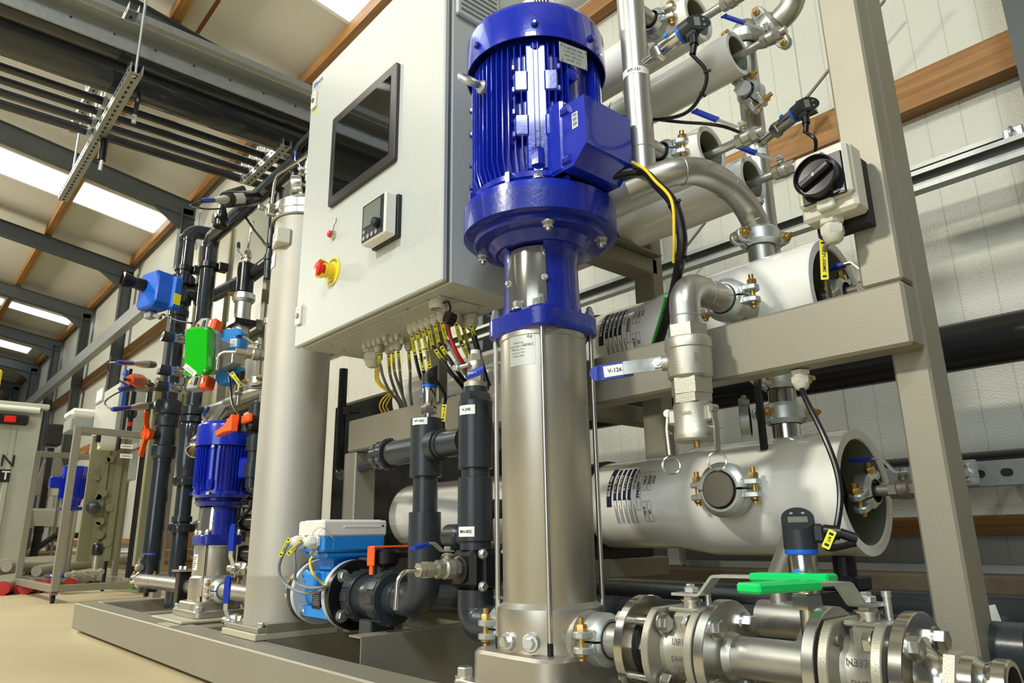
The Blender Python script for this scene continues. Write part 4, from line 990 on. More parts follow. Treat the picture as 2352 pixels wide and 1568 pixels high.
g = MB('polished'); disc(g, -.401, .0825, .018); L = frame((-.392, YP, ZL), (1, 0, 0), (0, 0, 1)); g.lathe([(.052, 0), (.040, .006), (.033, .014), (.030, .022), (.030, .030)], L, 48)
g.m('cast_steel'); g.hexa((-.364, YP, ZL), (1, 0, 0), .042, .016); g.m('polished')
g.lathe([(.0355, .036), (.0355, .040), (.0345, .040), (.0345, .058), (.031, .062), (.0285, .068), (.031, .074), (.0345, .078), (.0345, .092), (.033, .094), (.027, .094), (.027, .04)], L, 48, cap=False)
thing('hose_adapter', 'last flange of the front line with a polished hose adapter at the lower right corner', 'adapter', [P('adapter', g)]+bolts(-.434, -.392), origin=(-.38, YP, ZL))
def flanged_valve(xa, xb, xs, label, lev, code):
    g = MB('cast_steel'); L = frame((0, 0, 0), (1, 0, 0), (0, 0, 1)); hw = (xb-xa)/2; pt = []
    def vd(x):
        n_ = 72; vs = []; t = .007
        prof = []
        for i in range(n_):
            a = 2*pi*i/n_; y, z = .0825*cos(a), .0825*sin(a); z = min(z, .068); z = max(z, -.070); prof.append((y, z))
        g.prism(prof, .014, Matrix(((0, 0, 1, x-.007), (1, 0, 0, 0), (0, 1, 0, 0), (0, 0, 0, 1))), b=.0015)
    vd(-hw); vd(hw)
    g.lathe([(.052, -hw), (.046, -hw*.6), (.046, hw*.6), (.052, hw)], L, 40); g.box((0, 0, .040), (hw*1.15, .058, .046), None, .008); g.box((0, 0, .064), (hw*1.5, .05, .007), None, .002)
    g.m('brushed'); g.cyl((0, 0, .064), (0, 0, .077), .0145, n=24); g.lathe([(.0185, .077), (.0185, .0795), (.0185, .0795)], None, 24); g.m('cast_steel'); g.hexa((0, 0, .0795), (0, 0, 1), .0135, .006); g.cyl((0, 0, .08), (0, 0, .101), .0062, n=12)
    g.m('dark_cast'); g.text(code, frame((0, -.0465, .018), (0, -1, .05), (1, 0, 0)), .013, True); g.text('DN50', frame((.0, -.0462, -.008), (0, -1, 0), (1, 0, 0)), .012, True); g.text('CF8M', frame((.0, -.0450, -.023), (0, -1, -.2), (1, 0, 0)), .011, True)
    for u in (-1, 1):
        for v_ in (-1, 1): g.cyl((u*(hw-.012), v_*.044, .044), (u*(hw-.007), v_*.044, .044), .0085, n=14)
    pt.append(P('valve_body', g))
    b = MB('zinc'); b.hexa((0, 0, .091), (0, 0, 1), .0125, .008, rot=.3); b.hexa((0, 0, .099), (0, 0, 1), .0078, .005); b.cyl((.020, .018, .066), (.020, .018, .104), .0052, n=14); b.cyl((.020, .018, .097), (.020, .018, .105), .0066, n=14); pt.append(P('stem_nut', b))
    g = MB('galv_bright'); dv = V((lev[0], lev[1], 0)).normalized(); zl = V((0, 0, 1)); side = zl.cross(dv)
    P0, P1, P2, P3 = dv*-.030+zl*.0875, dv*.022+zl*.0875, dv*.050+zl*.118, dv*.238+zl*.120
    q = fillet([P0, P1, P2, P3], .012, 5); d = (P3-P2).normalized()
    g.strip(q, .028, .0045, side)
    sl = MB('green_sleeve'); c0 = P2+d*((P3-P2).length*.34); M_ = frame((c0+P3)/2+d*.004, d, (0, 0, 1)); sl.box((0, 0, 0), (.0125, .036, (P3-c0).length), M_, .003)
    pt.append(P('lever', g, P('lever_sleeve', sl, label='bright green plastic sleeve')))
    return thing('flanged_ball_valve', label, 'valve', pt, M=T((xa+xb)/2, YP, ZL))
flanged_valve(-.786, -.704, -.74, 'left flanged ball valve, its green lever pointing right', (1, .02), '1371')
flanged_valve(-.492, -.424, -.459, 'right flanged ball valve, its green lever pointing at the viewer in front of the other', (-.15, -1), 'N3371')
g = MB('cast_steel'); g.hexa((-.828, YP, ZL), (1, 0, 0), .044, .030, ch=False); g.m('rubber'); g.cyl((-.836, YP, ZL), (-.828, YP, ZL), .050, n=40)
solo('union_nut', 'large cast hexagon union between the first flange and the left green-handled valve', 'union', g, origin=(-.82, YP, ZL))
coupling(frame((-.945, YP, ZL), (1, 0, 0), (0, 0, 1)), .0305, 'galvanised coupling with brass nuts on the right port of the big pump')
coupling(frame((-1.216, YP, ZL), (1, 0, 0), (0, 0, 1)), .0305, 'galvanised coupling with brass nuts on the left port of the big pump')
# tee behind the line with the black headed transmitter
p = at(1812, 1408, Y=1.20); g = MB('pipe_steel'); g.cyl((p.x-.05, 1.20, p.z-.01), (p.x+.055, 1.20, p.z-.01), .0302, n=32); g.cyl((p.x-.015, 1.20, p.z), (p.x-.015, 1.20, p.z+.065), .016, n=20); g.cyl((p.x-.015, 1.20, p.z+.05), (p.x-.015, 1.29, p.z+.14), .020, n=20)
g.cyl((-.600, 1.14, ZL), (-.600, 1.2, p.z), .022, n=20)
solo('pipe_tee', 'dull steel tee lying behind the front line of valves', 'tee', g, origin=p)
pb = at(1856, 1398, Y=1.13); pt_ = at(1856, 1250, Y=1.13); M = frame(pb, (0, 0, 1), V((-pb.x, -pb.y, 0)))
transmitter(M, 'black headed pressure transmitter standing behind the green levers', s=1.5, cable=1, nip=.05)
c0 = M @ V((0, .080, .098))
cable('hanging_cable', 'black cable hanging from the beam across the lower large vessel to the transmitter', [at(1840, 885, Y=1.235), at(1850, 915, Y=1.22), at(1892, 1000, Y=1.20), at(1922, 1080, Y=1.19), at(1930, 1150, Y=1.18), at(1918, 1225, Y=1.16), at(1900, 1258, Y=1.14), c0], .0052)
def gland(M, label, s=1.0, mt='gland_beige', group=None, name='cable_gland'):
    g = MB(mt); g.hexa((0, 0, 0), (0, 0, 1), .0155*s, .007*s); g.lathe([(.0125*s, .007*s), (.0125*s, .010*s)], None, 16); g.hexa((0, 0, .010*s), (0, 0, 1), .0148*s, .011*s, rot=.3); g.lathe([(.013*s, .021*s), (.0105*s, .028*s), (.007*s, .031*s)], None, 20)
    return solo(name, label, 'cable gland', g, M=M, group=group, key=('gland', s, mt))
p = at(1838, 858, Y=1.235); gland(frame((p.x, 1.235, .704), (0, 0, -1)), 'white cable gland under the right end of the cross beam', 1.15)
def tag(M, w_, h, txt, label, size=.006, group=None):
    g = MB('tag_yellow'); g.prism(rring(w_, h, .0015, 3), .0012, M @ T(0, 0, -.0006)); g.m('ink')
    for s_ in (-1, 1): g.prism(rring(.004, h*.55, .001, 2), .0003, M @ T(s_*(w_/2-.006), 0, .0006))
    g.text(txt, M @ T(0, 0, .0010), size, True, fit=min(w_-.022, size*len(txt)*.62)); return solo('cable_tag', label, 'tag', g, origin=M.translation, group=group)
p = at(1911, 1238, Y=1.135); d = at(1906, 1250, Y=1.13)-at(1918, 1222, Y=1.13); tag(frame(p+V((0, -.01, 0)), V((-p.x, -p.y, 0)), d), .030, .012, 'MCP1', 'yellow tag on the black cable beside the transmitter head')
# ============================================================ LINE V-126 IN FRONT OF THE BEAM
XV, Y6 = -.765, 1.13; ZE = .893
pipe('elbow_pipe', 'bare steel elbow rising over the cross beam and turning into the upper large vessel', [(XV, Y6, .800), (XV, Y6, ZE), (XV, 1.275, ZE)], .0302, bend=.060, rings=(((XV, Y6, .825), (0, 0, 1)), ((XV, 1.205, ZE), (0, 1, 0))), n=36)
coupling(frame((XV, 1.290, ZE), (0, 1, 0), (0, 0, 1)), .0305, 'galvanised coupling where the elbow enters the upper large vessel')
pipe('port_stub', 'short steel port of the upper large vessel', [(XV, 1.30, ZE), (XV, YV-.10, ZE)], .0302)
g = MB('cast_steel'); M = T(XV, Y6, 0)
g.hexa((XV, Y6, .772), (0, 0, 1), .040, .034, ch=False, rot=.25); g.lathe([(.043, .758), (.045, .760), (.045, .778), (.043, .781)], M, 48); g.lathe([(.0385, .702), (.0425, .706), (.0430, .757), (.0425, .762)], M, 48)
g.m('dark_cast'); g.text('1000', frame((XV+.034, Y6-.026, .735), V((.79, -.61, 0)), (0, 0, 1)), .010, True); g.m('cast_steel'); g.hexa((XV, Y6, .672), (0, 0, 1), .040, .030, ch=False, rot=.25)
st = V((-.86, -.5, 0)).normalized(); b0 = V((XV, Y6, .738)); g.cyl(b0+st*.03, b0+st*.052, .015, n=20); g.cyl(b0+st*.05, b0+st*.066, .0085, n=14)
pt = [P('valve_body', g)]
g = MB('galv_bright'); h0 = b0+st*.060; tip = at(1372, 858, Y=1.035); kn = b0+st*.060
side = V((0, 0, 1)); dirh = (tip-h0).normalized()
q = [h0-dirh*.012, h0+dirh*.02, h0+dirh*.030+V((.0, -.006, 0)), h0+dirh*.06+V((0, -.010, 0)), tip-dirh*.05]
g.strip(q, .026, .004, side); g.m('zinc'); nn = side.cross(dirh).normalized(); nn = -nn if nn.y > 0 else nn
g.hexa(h0, nn, .0115, .010); g.cyl(h0, h0+nn*.016, .006, n=12)
sl = MB('blue_sleeve'); sl.strip([h0+dirh*.048, h0+dirh*.06, tip], .030, .008, side); sl.cyl(tip-nn*.004, tip+nn*.004, .015, n=20)
lb = MB('label_white'); mid = h0.lerp(tip, .70)+nn*.0048; Ml = frame(mid, nn, -dirh); lb.box((0, 0, 0), (.044, .022, .0008), Ml); lb.m('ink'); lb.text('V-126', Ml @ T(0, 0, .0008), .0115, True)
l2 = MB('label_white'); m2 = h0.lerp(tip, .50)+nn*.0046; l2.text('ABO', frame(m2+V((0, 0, .004)), nn, -dirh), .0055, True); l2.text('ON', frame(m2-V((0, 0, .005)), nn, -dirh), .0055, True)
pt.append(P('lever', g, P('lever_sleeve', sl, label='blue plastic lever sleeve'), P('lever_label', lb, label='white sticker reading V-126'), P('lever_marking', l2)))
thing('ball_valve', 'stainless ball valve with blue lever marked V-126 in front of the beam', 'valve', pt, origin=b0)
g = MB('cast_steel'); M = T(XV, Y6, 0); g.hexa((XV, Y6, .655), (0, 0, 1), .0385, .018, ch=False, rot=.2); g.lathe([(.034, .655), (.0375, .652), (.0375, .605), (.0395, .601), (.0395, .588), (.036, .584), (.03, .584)], M, 48)
ca = [V((cos(R(a)), sin(R(a)), 0)) for a in (-155, -10)]
for c in ca:
    g.box((0, 0, 0), (.016, .020, .030), frame(V((XV, Y6, .632))+c*.040, (0, 0, 1), c), .004)
g.m('dark_cast'); g.text('USED', frame((XV+.010, Y6-.0382, .633), (.25, -1, 0), (1, .25, 0)), .008, True)
pt = [P('coupler_body', g)]
for c in ca:
    g = MB('bead_steel'); tn = V((-c.y, c.x, 0)); p0 = V((XV, Y6, .640))+c*.048
    g.strip([p0, p0+c*.004-V((0, 0, .03)), p0+c*.003-V((0, 0, .055)), p0+c*.002-V((0, 0, .078))], .012, .004, tn); g.cyl(p0-tn*.008, p0+tn*.008, .0075, n=16)
    g.m('zinc'); g.cyl(p0+c*.0-V((0, 0, .035))-tn*.022, p0-V((0, 0, .035))+tn*.022, .0018, n=8)
    rg = MB('polished'); rg.torus(frame(p0-V((0, 0, .096)), V((.8, -.6, 0)), (0, 0, 1)), .0165, .0013, 36, 8); rg.torus(frame(p0-V((.002, 0, .0965)), V((.75, -.66, .05)), (0, 0, 1)), .0165, .0013, 36, 8)
    pt.append(P('cam_arm', g, P('pull_ring', rg)))
g = MB('zinc_gold'); g.cyl((XV+.008, Y6-.01, .584), (XV+.008, Y6-.01, .572), .006, n=10); pt.append(P('drip_plug', g))
thing('camlock_coupler', 'hose coupler with two hanging pull rings under the V-126 valve', 'coupler', pt, origin=(XV, Y6, .6))
# ============================================================ ISOLATOR SWITCH ON THE POST
ZI0, ZI1 = .935, 1.052; XI0, XI1 = -.512, -.420; YI = 1.118
g = MB('gland_beige'); g.box(((XI0+XI1)/2, YI+.022, (ZI0+ZI1)/2+.010), (XI1-XI0, .044, ZI1-ZI0-.02), b=.006); g.box(((XI0+XI1)/2, YI+.036, (ZI0+ZI1)/2), (XI1-XI0+.004, .046, ZI1-ZI0+.004), b=.006); g.box(((XI0+XI1)/2, YI+.006, ZI0+.016), (.030, .016, .022), b=.003)
pt = [P('switch_box', g)]
g = MB('black'); cx, cz = XI0+.044, ZI0+.062; g.box((cx+.004, YI-.001, cz-.002), (.074, .004, .078), b=.002); L = frame((cx, YI-.002, cz), (0, -1, 0), (0, 0, 1))
g.lathe([(.036, 0), (.037, .004), (.037, .019), (.034, .021), (.033, .012), (.0001, .010)], L, 48, cap=False); g.box((0, 0, .017), (.014, .062, .014), L @ RZ(R(25)), .004)
g.m('label_white'); g.text('0', L @ RZ(pi/2) @ T(0, .0, .0245), .009, True); g.text('EATON', frame((cx+.029, YI-.0035, cz-.034), (0, -1, 0), (1, 0, 0)), .0055, True)
pt.append(P('rotary_knob', g, label='round black rotary knob'))
g = MB('black_matt'); g.box(((XI0+XI1)/2, YI+.074, (ZI0+ZI1)/2-.014), (XI1-XI0-.004, .030, ZI1-ZI0+.004)); pt.append(P('backing_plate', g))
g = MB('ink_grey'); 
for i in range(4): g.box((XI0+.022, YI-.0008, ZI1-.016-i*.0035), (.022-.003*i, .0006, .0008))
g.cyl((XI0+.052, YI+.001, ZI1-.012), (XI0+.052, YI-.001, ZI1-.012), .004, n=14); pt.append(P('fine_print', g))
thing('isolator_switch', 'beige isolator switch box with a big black rotary knob on the post', 'switch', pt, origin=(XI0, YI, ZI0))
p = V((-.474, YI+.035, ZI0-.002)); gland(frame(p, (0, 0, -1)), 'beige cable gland under the isolator switch', 1.35)
cable('isolator_cable', 'grey cable dropping from the isolator behind the beam', [p-V((0, 0, .035)), at(1895, 570, Y=1.19), at(1898, 625, Y=1.26), at(1906, 680, Y=1.345), at(1910, 740, Y=1.36)], .0045, 'grey_cable')
a = at(1893, 562, Y=1.17); b_ = at(1899, 632, Y=1.23); mm = (a+b_)/2; tag(frame(mm+V((.0, -.006, 0)), V((-mm.x, -mm.y, 0)), b_-a), (b_-a).length, .0125, 'MCP1-030M5', 'long yellow tag reading MCP1-030M5 under the isolator', .0075)
# fat motor cable bundle
mcb = [V((PX+.19, PY+.03, PZ+1.045)), at(1470, 395, Y=1.12), at(1510, 425, Y=1.1), at(1548, 470, Y=1.1), at(1566, 540, Y=1.1), at(1562, 600, Y=1.12), at(1545, 680, Y=1.2), at(1530, 735, Y=1.27), at(1510, 800, Y=1.32), at(1500, 830, Y=1.34)]
cable('motor_cable', 'thick black motor cable arching from the terminal box down behind the beam', mcb, .0105, ties=(.35, .55, .75))
o = V((.004, -.013, .004)); cable('earth_wire', 'yellow wire strapped along the thick motor cable', [at(1452, 372, Y=1.1), at(1480, 388, Y=1.1)]+[p+o for p in mcb[2:4]]+[mcb[4]+V((-.012, -.008, 0)), mcb[5]+V((-.012, -.004, 0))], .0032, 'yellow_cable')
cable('earth_wire', 'green wire beside the lower end of the thick motor cable', [mcb[6]+V((-.008, -.012, 0)), mcb[7]+V((-.012, -.008, 0)), mcb[8]+V((-.014, -.006, 0)), mcb[9]+V((-.016, 0, 0))], .0034, 'green_cable')
# ============================================================ FILTER COLUMN
CX, CY, CR = -2.335, 1.05, .112
zc_top = at(668, 478, D=hypot(CX, CY)-.08).z; zw = at(660, 1322, D=hypot(CX, CY)-CR).z
padp(CX, CY, .131, .150, .27, .27, label='pale square pad under the tall steel column')
g = MB('blasted_steel'); g.lathe([(CR, .165), (CR, zw-.004), (CR+.001, zw), (CR, zw+.004), (CR, zc_top), (CR*.98, zc_top+.01)], T(CX, CY, 0), 72)
pt = [P('column_shell', g)]
g = MB('frame_steel'); g.box((CX, CY, .158), (.25, .25, .015), b=.002); bs = []
for sx in (-1, 1):
    for sy in (-1, 1): q = MB('zinc'); q.bolt((CX+sx*.108, CY+sy*.108, .166), (0, 0, 1), .010); bs.append(P('anchor_bolt', q))
pt.append(P('foot_plate', g, *bs))
g = MB('brushed'); g.lathe([(CR+.004, zc_top-.03), (CR+.012, zc_top-.026), (CR+.012, zc_top+.030), (CR+.006, zc_top+.036), (CR+.004, zc_top+.040), (CR*.6, zc_top+.072), (.0001, zc_top+.085)], T(CX, CY, 0), 72, cap=False); g.lathe([(CR+.012, zc_top-.004), (CR+.016, zc_top-.002), (CR+.016, zc_top+.006), (CR+.012, zc_top+.008)], T(CX, CY, 0), 72, cap=False)
ca = R(-95); k = V((CX+(CR+.025)*cos(ca), CY+(CR+.025)*sin(ca), zc_top)); g2 = MB('polished'); g2.box(k, (.03, .03, .045), b=.005); g2.bolt(k+V((0, -.02, 0)), (0, -1, 0), .010, .02); g2.cyl(k-V((.03, 0, 0)), k+V((.03, 0, 0)), .006, n=10)
pt.append(P('lid', g, P('clamp_lever', g2)))
thing('filter_column', 'tall round stainless steel column standing at the left end of the cabinet', 'filter column', pt, origin=(CX, CY, .15))
cd = V((-CX, -CY, 0)).normalized(); cl_ = V((-.9, -.43, 0)).normalized()
p = at(640, 548, D=hypot(CX, CY)-.07); g = MB('gland_beige'); Mj = frame(p, V((-.25, -1, 0)), V((1, -.25, 0))); g.box((0, 0, -.01), (.085, .060, .05), Mj, .004); g.m('ink_grey'); g.text('FIT-201', Mj @ T(0, .006, .0155), .012, True); g.text('T1', Mj @ T(0, -.014, .0155), .010, True)
solo('junction_box', 'small grey junction box fixed high on the tall steel column', 'box', g, origin=p)
colo = bpy.data.objects['filter_column']
az_ = V((-.30, -1, 0)).normalized(); zz = at(634, 592, D=hypot(CX, CY)-.07).z
sticker(colo, frame((CX, CY, zz), az_, V((0, 0, 1)).cross(az_)), .085, .052, 'F-201', .016, wrap=CR+.002, name='sign')
# ============================================================ CONTROL CABINET
c0 = .93; KX0, KX1, KZ0, KZ1, KY1 = -2.098, -1.298, 1.008, 1.985, 1.185
g = MB('cabinet_grey'); g.box(((KX0+KX1)/2, (c0+.026+KY1)/2, (KZ0+KZ1)/2), (KX1-KX0-.002, KY1-c0-.026, KZ1-KZ0-.002), b=.003); g.m('cabinet_seam'); g.box(((KX0+KX1)/2, c0+.021, (KZ0+KZ1)/2), (KX1-KX0-.012, .012, KZ1-KZ0-.012))
KP = [P('cabinet_body', g)]
g = MB('cabinet_grey'); g.box(((KX0+KX1)/2, c0+.008, (KZ0+KZ1)/2), (KX1-KX0, .018, KZ1-KZ0), b=.004)
sub = []
def onface(px, py, y=c0): return at(px, py, Y=y)
FM = lambda x, z, y=c0-.0015: frame((x, y, z), (0, -1, 0), (1, 0, 0))
a = onface(765, 275, c0-.012); b_ = onface(913, 140, c0-.012); c_ = onface(752, 478, c0-.012)
sx0, sx1 = a.x, b_.x; sz1 = (a.z+b_.z)/2; sz0 = c_.z; sw, sh = sx1-sx0, sz1-sz0; scx, scz = (sx0+sx1)/2, (sz0+sz1)/2
q = MB('bezel'); q.prism(rring(sw, sh, .008), .012, FM(scx, scz), b=.002)
s2 = MB('screen'); s2.box((0, 0, .0125), (sw-.060, sh-.060, .001), FM(scx, scz)); sub.append(P('touch_screen', q, P('screen_glass', s2, label='glossy black glass')))
# panel controller
fy = .880; a = at(832, 473, Y=fy); b_ = at(886, 437, Y=fy); c_ = at(829, 565, Y=fy); x0, x1 = a.x, b_.x; z1, z0 = (a.z+b_.z)/2, c_.z; w_, h_ = x1-x0, z1-z0; cx, cz = (x0+x1)/2, (z0+z1)/2
q = MB('plastic_white'); q.box((cx, fy+.018, cz), (w_, .036, h_), b=.004); 
bk = MB('black'); bk.box((cx, fy+.043, cz), (w_+.006, .014, h_+.004), b=.002)
fr = MB('panel_dark'); fr.box((cx, fy-.0005, cz), (w_-.012, .002, h_-.010), b=.001)
l = MB('lcd'); l.box((cx-.002, fy-.002, cz+h_*.14), (w_-.036, .002, h_*.52)); 
kn = MB('black'); kn.lathe([(.014, 0), (.013, .014), (.011, .016)], FM(cx+w_*.24, cz-h_*.19, fy-.001), 24); bt = MB('plastic_grey')
for i in range(4): bt.cyl((cx-w_*.34+i*.021, fy-.001, cz-h_*.37), (cx-w_*.34+i*.021, fy-.003, cz-h_*.37), .0065, n=12)
for i in range(1): bt.cyl((cx-w_*.34, fy-.001, cz-h_*.22), (cx-w_*.34, fy-.003, cz-h_*.22), .005, n=12)
sub.append(P('panel_controller', q, P('rear_frame', bk), P('front_panel', fr), P('display', l), P('knob', kn), P('button_row', bt)))
# emergency stop
e = onface(765, 624); q = MB('yellow'); Me = FM(e.x, e.z); q.lathe([(.045, 0), (.045, .002), (.044, .0028)], Me, 48); q.m('ink')
for word, a0, sgn in (('EMERGENCY', 58, 1), ('STOP', -90, -1)):
    n_ = len(word)
    for i, ch in enumerate(word):
        st_ = 13.5; a = (a0+(n_-1)*st_/2*1.0-i*st_) if sgn > 0 else (a0-(n_-1)*st_/2-0+i*st_*1.0)
        if sgn > 0: a = 90+(n_-1)*st_/2-i*st_-0; L = RZ(R(a-90))
        else: L = RZ(R(a+90))
        q.text(ch, Me @ L @ T(0, .035*sgn, .0034), .0125, True)
q.m('yellow'); q.cyl(Me @ V((0, 0, 0)), Me @ V((0, 0, .030)), .024, n=28); 
for s_ in (1, 3): q.lathe([(.026, .028), (.030, .044), (.0285, .044), (.0245, .028)], Me, 14, R(45*s_-10 if s_ == 1 else 205), R(45*s_+80 if s_ == 1 else 315), cap=False)
r_ = MB('red'); r_.lathe([(.014, .03), (.014, .038), (.0205, .040), (.0215, .046), (.019, .052), (.0001, .054)], Me, 32, cap=False); w2 = MB('label_white'); w2.box((.006, -.0245, .018), (.014, .001, .010), Me)
sub.append(P('emergency_stop', q, P('red_mushroom', r_, label='red mushroom push button'), P('small_sticker', w2)))
e = onface(768, 540); Me = FM(e.x, e.z); q = MB('brushed'); q.lathe([(.014, 0), (.014, .004), (.012, .012), (.010, .012)], Me, 28); r_ = MB('red'); r_.lathe([(.0105, .008), (.0105, .017), (.008, .020), (.0001, .021)], Me, 24, cap=False); w2 = MB('black'); w2.tube([Me @ V(v_) for v_ in ((0, .013, .004), (.004, .03, .004), (.016, .034, .004), (.018, .05, .004))], .0009, 6)
sub.append(P('pilot_lamp', q, P('red_lens', r_), P('wire_hook', w2)))
for (px, py) in ((725, 232), (690, 725)):
    e = onface(px, py); Me = FM(e.x, e.z); q = MB('plastic_white'); q.prism(rring(.034, .062, .004), .008, Me, b=.001); r_ = MB('dark_cast'); r_.cyl(Me @ V((0, -.002, .008)), Me @ V((0, -.002, .011)), .009, n=20); r_.m('red'); r_.box((0, -.002, .0112), (.010, .004, .001), Me); r_.m('ink_grey'); r_.text('LOCK', Me @ T(0, .019, .0086), .006, True)
    sub.append(P('door_lock', q, P('lock_barrel', r_)))
for (px, py) in ((727, 256), (697, 701)):
    e = onface(px, py); q = MB('tag_yellow'); q.prism([(-.011, -.009), (.011, -.009), (0, .011)], .0006, FM(e.x, e.z)); q.m('ink'); q.box((0, -.0005, .0008), (.0018, .009, .0004), FM(e.x, e.z)); sub.append(P('warning_sticker', q))
e = onface(732, 192); q = MB('ink_blue'); Me = FM(e.x, e.z); q.text('Elmon', Me @ T(0, .006, 0), .027, True); q.m('plastic_grey'); q.text('industrial automation', Me @ T(0, -.012, 0), .006); q.text('engineering', Me @ T(0, -.020, 0), .006); sub.append(P('maker_name', q, label='small blue maker lettering'))
KP.append(P('door', g, *sub))
# gland plate with screws
g = MB('cabinet_grey'); ga = at(745, 812, Z=KZ0); gb = at(1150, 735, Z=KZ0)
g.box((-1.70, 1.06, KZ0-.001), (.62, .14, .003), b=.001); g.m('zinc')
for (px, py) in ((762, 788), (797, 773), (836, 756), (890, 732), (934, 710), (982, 689), (1050, 691), (1100, 705), (1122, 724), (789, 803), (836, 811), (895, 758), (917, 748)):
    e = at(px, py, Z=KZ0); g.lathe([(.0055, 0), (.0055, .0025), (.003, .003)], frame(e, (0, 0, -1)), 10)
KP.append(P('gland_plate', g, label='grey bottom plate with small screws'))
# side grille
a = at(1045, 8, X=KX1); b_ = at(1150, 60, X=KX1); g = MB('cabinet_grey'); gy, gz = a.y+.075, a.z+.03
g.box((KX1+.006, gy, gz+.02), (.012, .15, .17), b=.004); g.m('cabinet_seam')
for i in range(9): g.box((KX1+.0125, gy, gz-.045+i*.016), (.002, .125, .006))
KP.append(P('side_grille', g, label='louvred fan grille'))
thing('control_cabinet', 'large light grey control cabinet with a black touch screen, left of the blue motor', 'cabinet', KP, origin=((KX0+KX1)/2, 1.06, KZ0))
g = MB('frame_steel'); g.box((-1.7, KY1+.02, 1.45), (.06, .035, 1.3), b=.003); solo('cabinet_mount', 'steel mounting upright behind the control cabinet', 'mount', g, origin=(-1.7, KY1+.02, 1))
# glands, cables and tags under the cabinet
NA = [(946, 753), (958, 748), (972, 743), (985, 738), (999, 731), (1015, 724), (1048, 727), (1064, 735), (1082, 731)]
NB = [(869, 796), (893, 800), (903, 793), (915, 791), (939, 793)]
def gpos(px, py): e = at(px, py-8, Z=KZ0); return e
ordn = ('first', 'second', 'third', 'fourth', 'fifth', 'sixth', 'seventh', 'eighth', 'ninth')
for i, q_ in enumerate(NA):
    e = gpos(*q_); gland(frame(e, (0, 0, -1)), 'beige cable gland with a tagged cable, %s from left in the right-hand row' % ordn[i], .95 if i < 8 else 1.35, group='glands of the right-hand row')
for i, q_ in enumerate(NB):
    e = gpos(*q_); gland(frame(e, (0, 0, -1)), 'beige cable gland with a tagged cable, %s from left in the left-hand row' % ordn[i], .95, group='glands of the left-hand row')
e = at(858, 798, Z=KZ0); gland(frame(e, (0, 0, -1)), 'large empty beige gland hanging at the left of the gland plate', 2.1)
k = 0
PLG = iter(('lower left corner', 'left edge', 'left of centre', 'centre left', 'top centre', 'top right', 'right edge', 'middle', 'outermost left', 'outermost right'))
for (px, py) in ((838, 788), (849, 783), (860, 779), (871, 775), (884, 768), (900, 771), (912, 766), (888, 779), (846, 794), (924, 775)):
    e = at(px, py, Z=KZ0); k += 1; gland(frame(e, (0, 0, -1)), 'small plugged beige gland under the cabinet, at the %s of its cluster' % next(PLG), .62, group='small plugged glands')
e = at(1006, 692, Z=KZ0); g = MB('gland_beige'); L = frame((0, 0, 0), (0, 0, -1)); g.lathe([(.024, 0), (.024, .012), (.021, .022), (.018, .022), (.017, .004), (.0001, .004)], L, 28, cap=False); g2 = MB('black'); g2.lathe([(.016, .012), (.0001, .014)], L, 20, cap=False); g2.tube([V((.02, 0, -.01)), V((.045, 0, -.012)), V((.055, 0, -.03)), V((.055, -.004, -.05))], .0028, 8); g2.cyl((.055, -.012, -.058), (.055, .008, -.062), .017, n=24)
thing('round_socket', 'round socket with a black cap dangling under the cabinet', 'socket', [P('socket_body', g), P('dust_cap', g2)], M=T(e))
random.seed(3)
endA = [(985, 868), (990, 872), (1004, 880), (1075, 905), (1085, 900), (1095, 905), (1120, 895), (1108, 915), (1130, 905)]
mtsA = ['black', 'black', 'grey_cable', 'black', 'black', 'grey_cable', 'black', 'grey_cable', 'black']
for i, q_ in enumerate(NA):
    e = gpos(*q_)+V((0, 0, -.03)); px, py = q_; ex, ey = endA[i]
    p1 = at(px+6+2*i*.3, py+55, Y=e.y+.01); p2 = at((px*.45+ex*.55), py+115, Y=e.y+.04); p3 = at(ex, ey, Y=1.17+.006*i); p4 = at(ex+(10 if i < 3 else 38), ey+70, Y=1.31+.005*i); p5 = at(ex+(14 if i < 3 else 50), ey+130, Y=1.36)
    cable('control_cable', ('grey' if mtsA[i] == 'grey_cable' else 'black')+' cable leaving the %s gland of the right-hand row' % ordn[i], [e, p1, p2, p3, p4, p5], .0052 if i < 8 else .0085, mtsA[i], group='cables of the right-hand row')
    for j in range(2 if i in (1, 2, 3, 4, 6) else 1):
        f = .38+.5*j; m_ = e.lerp(p1, f+.2) if j == 0 else p1.lerp(p2, .45); d = (p1-e) if j == 0 else (p2-p1)
        n_ = V((-m_.x, -m_.y, CAMZ-m_.z)).normalized(); tag(frame(m_+n_*.009, n_, d), .060 if j == 0 else .05, .0105, 'X%d-%02d' % (i+1, 11+j), 'yellow cable tag below the %s gland of the right-hand row%s' % (ordn[i], ', lower one' if j else ''), .0075, group='yellow cable tags of the right-hand row')
cable('red_cable', 'red cable arching down among the black cables under the cabinet', [gpos(1028, 722)+V((0, 0, -.0)), at(1032, 765, Y=1.08), at(1052, 815, Y=1.1), at(1085, 860, Y=1.15), at(1118, 890, Y=1.2), at(1150, 925, Y=1.3)], .0055, 'red_cable')
endB = [(918, 930), (925, 935), (935, 942), (930, 940), (945, 925)]
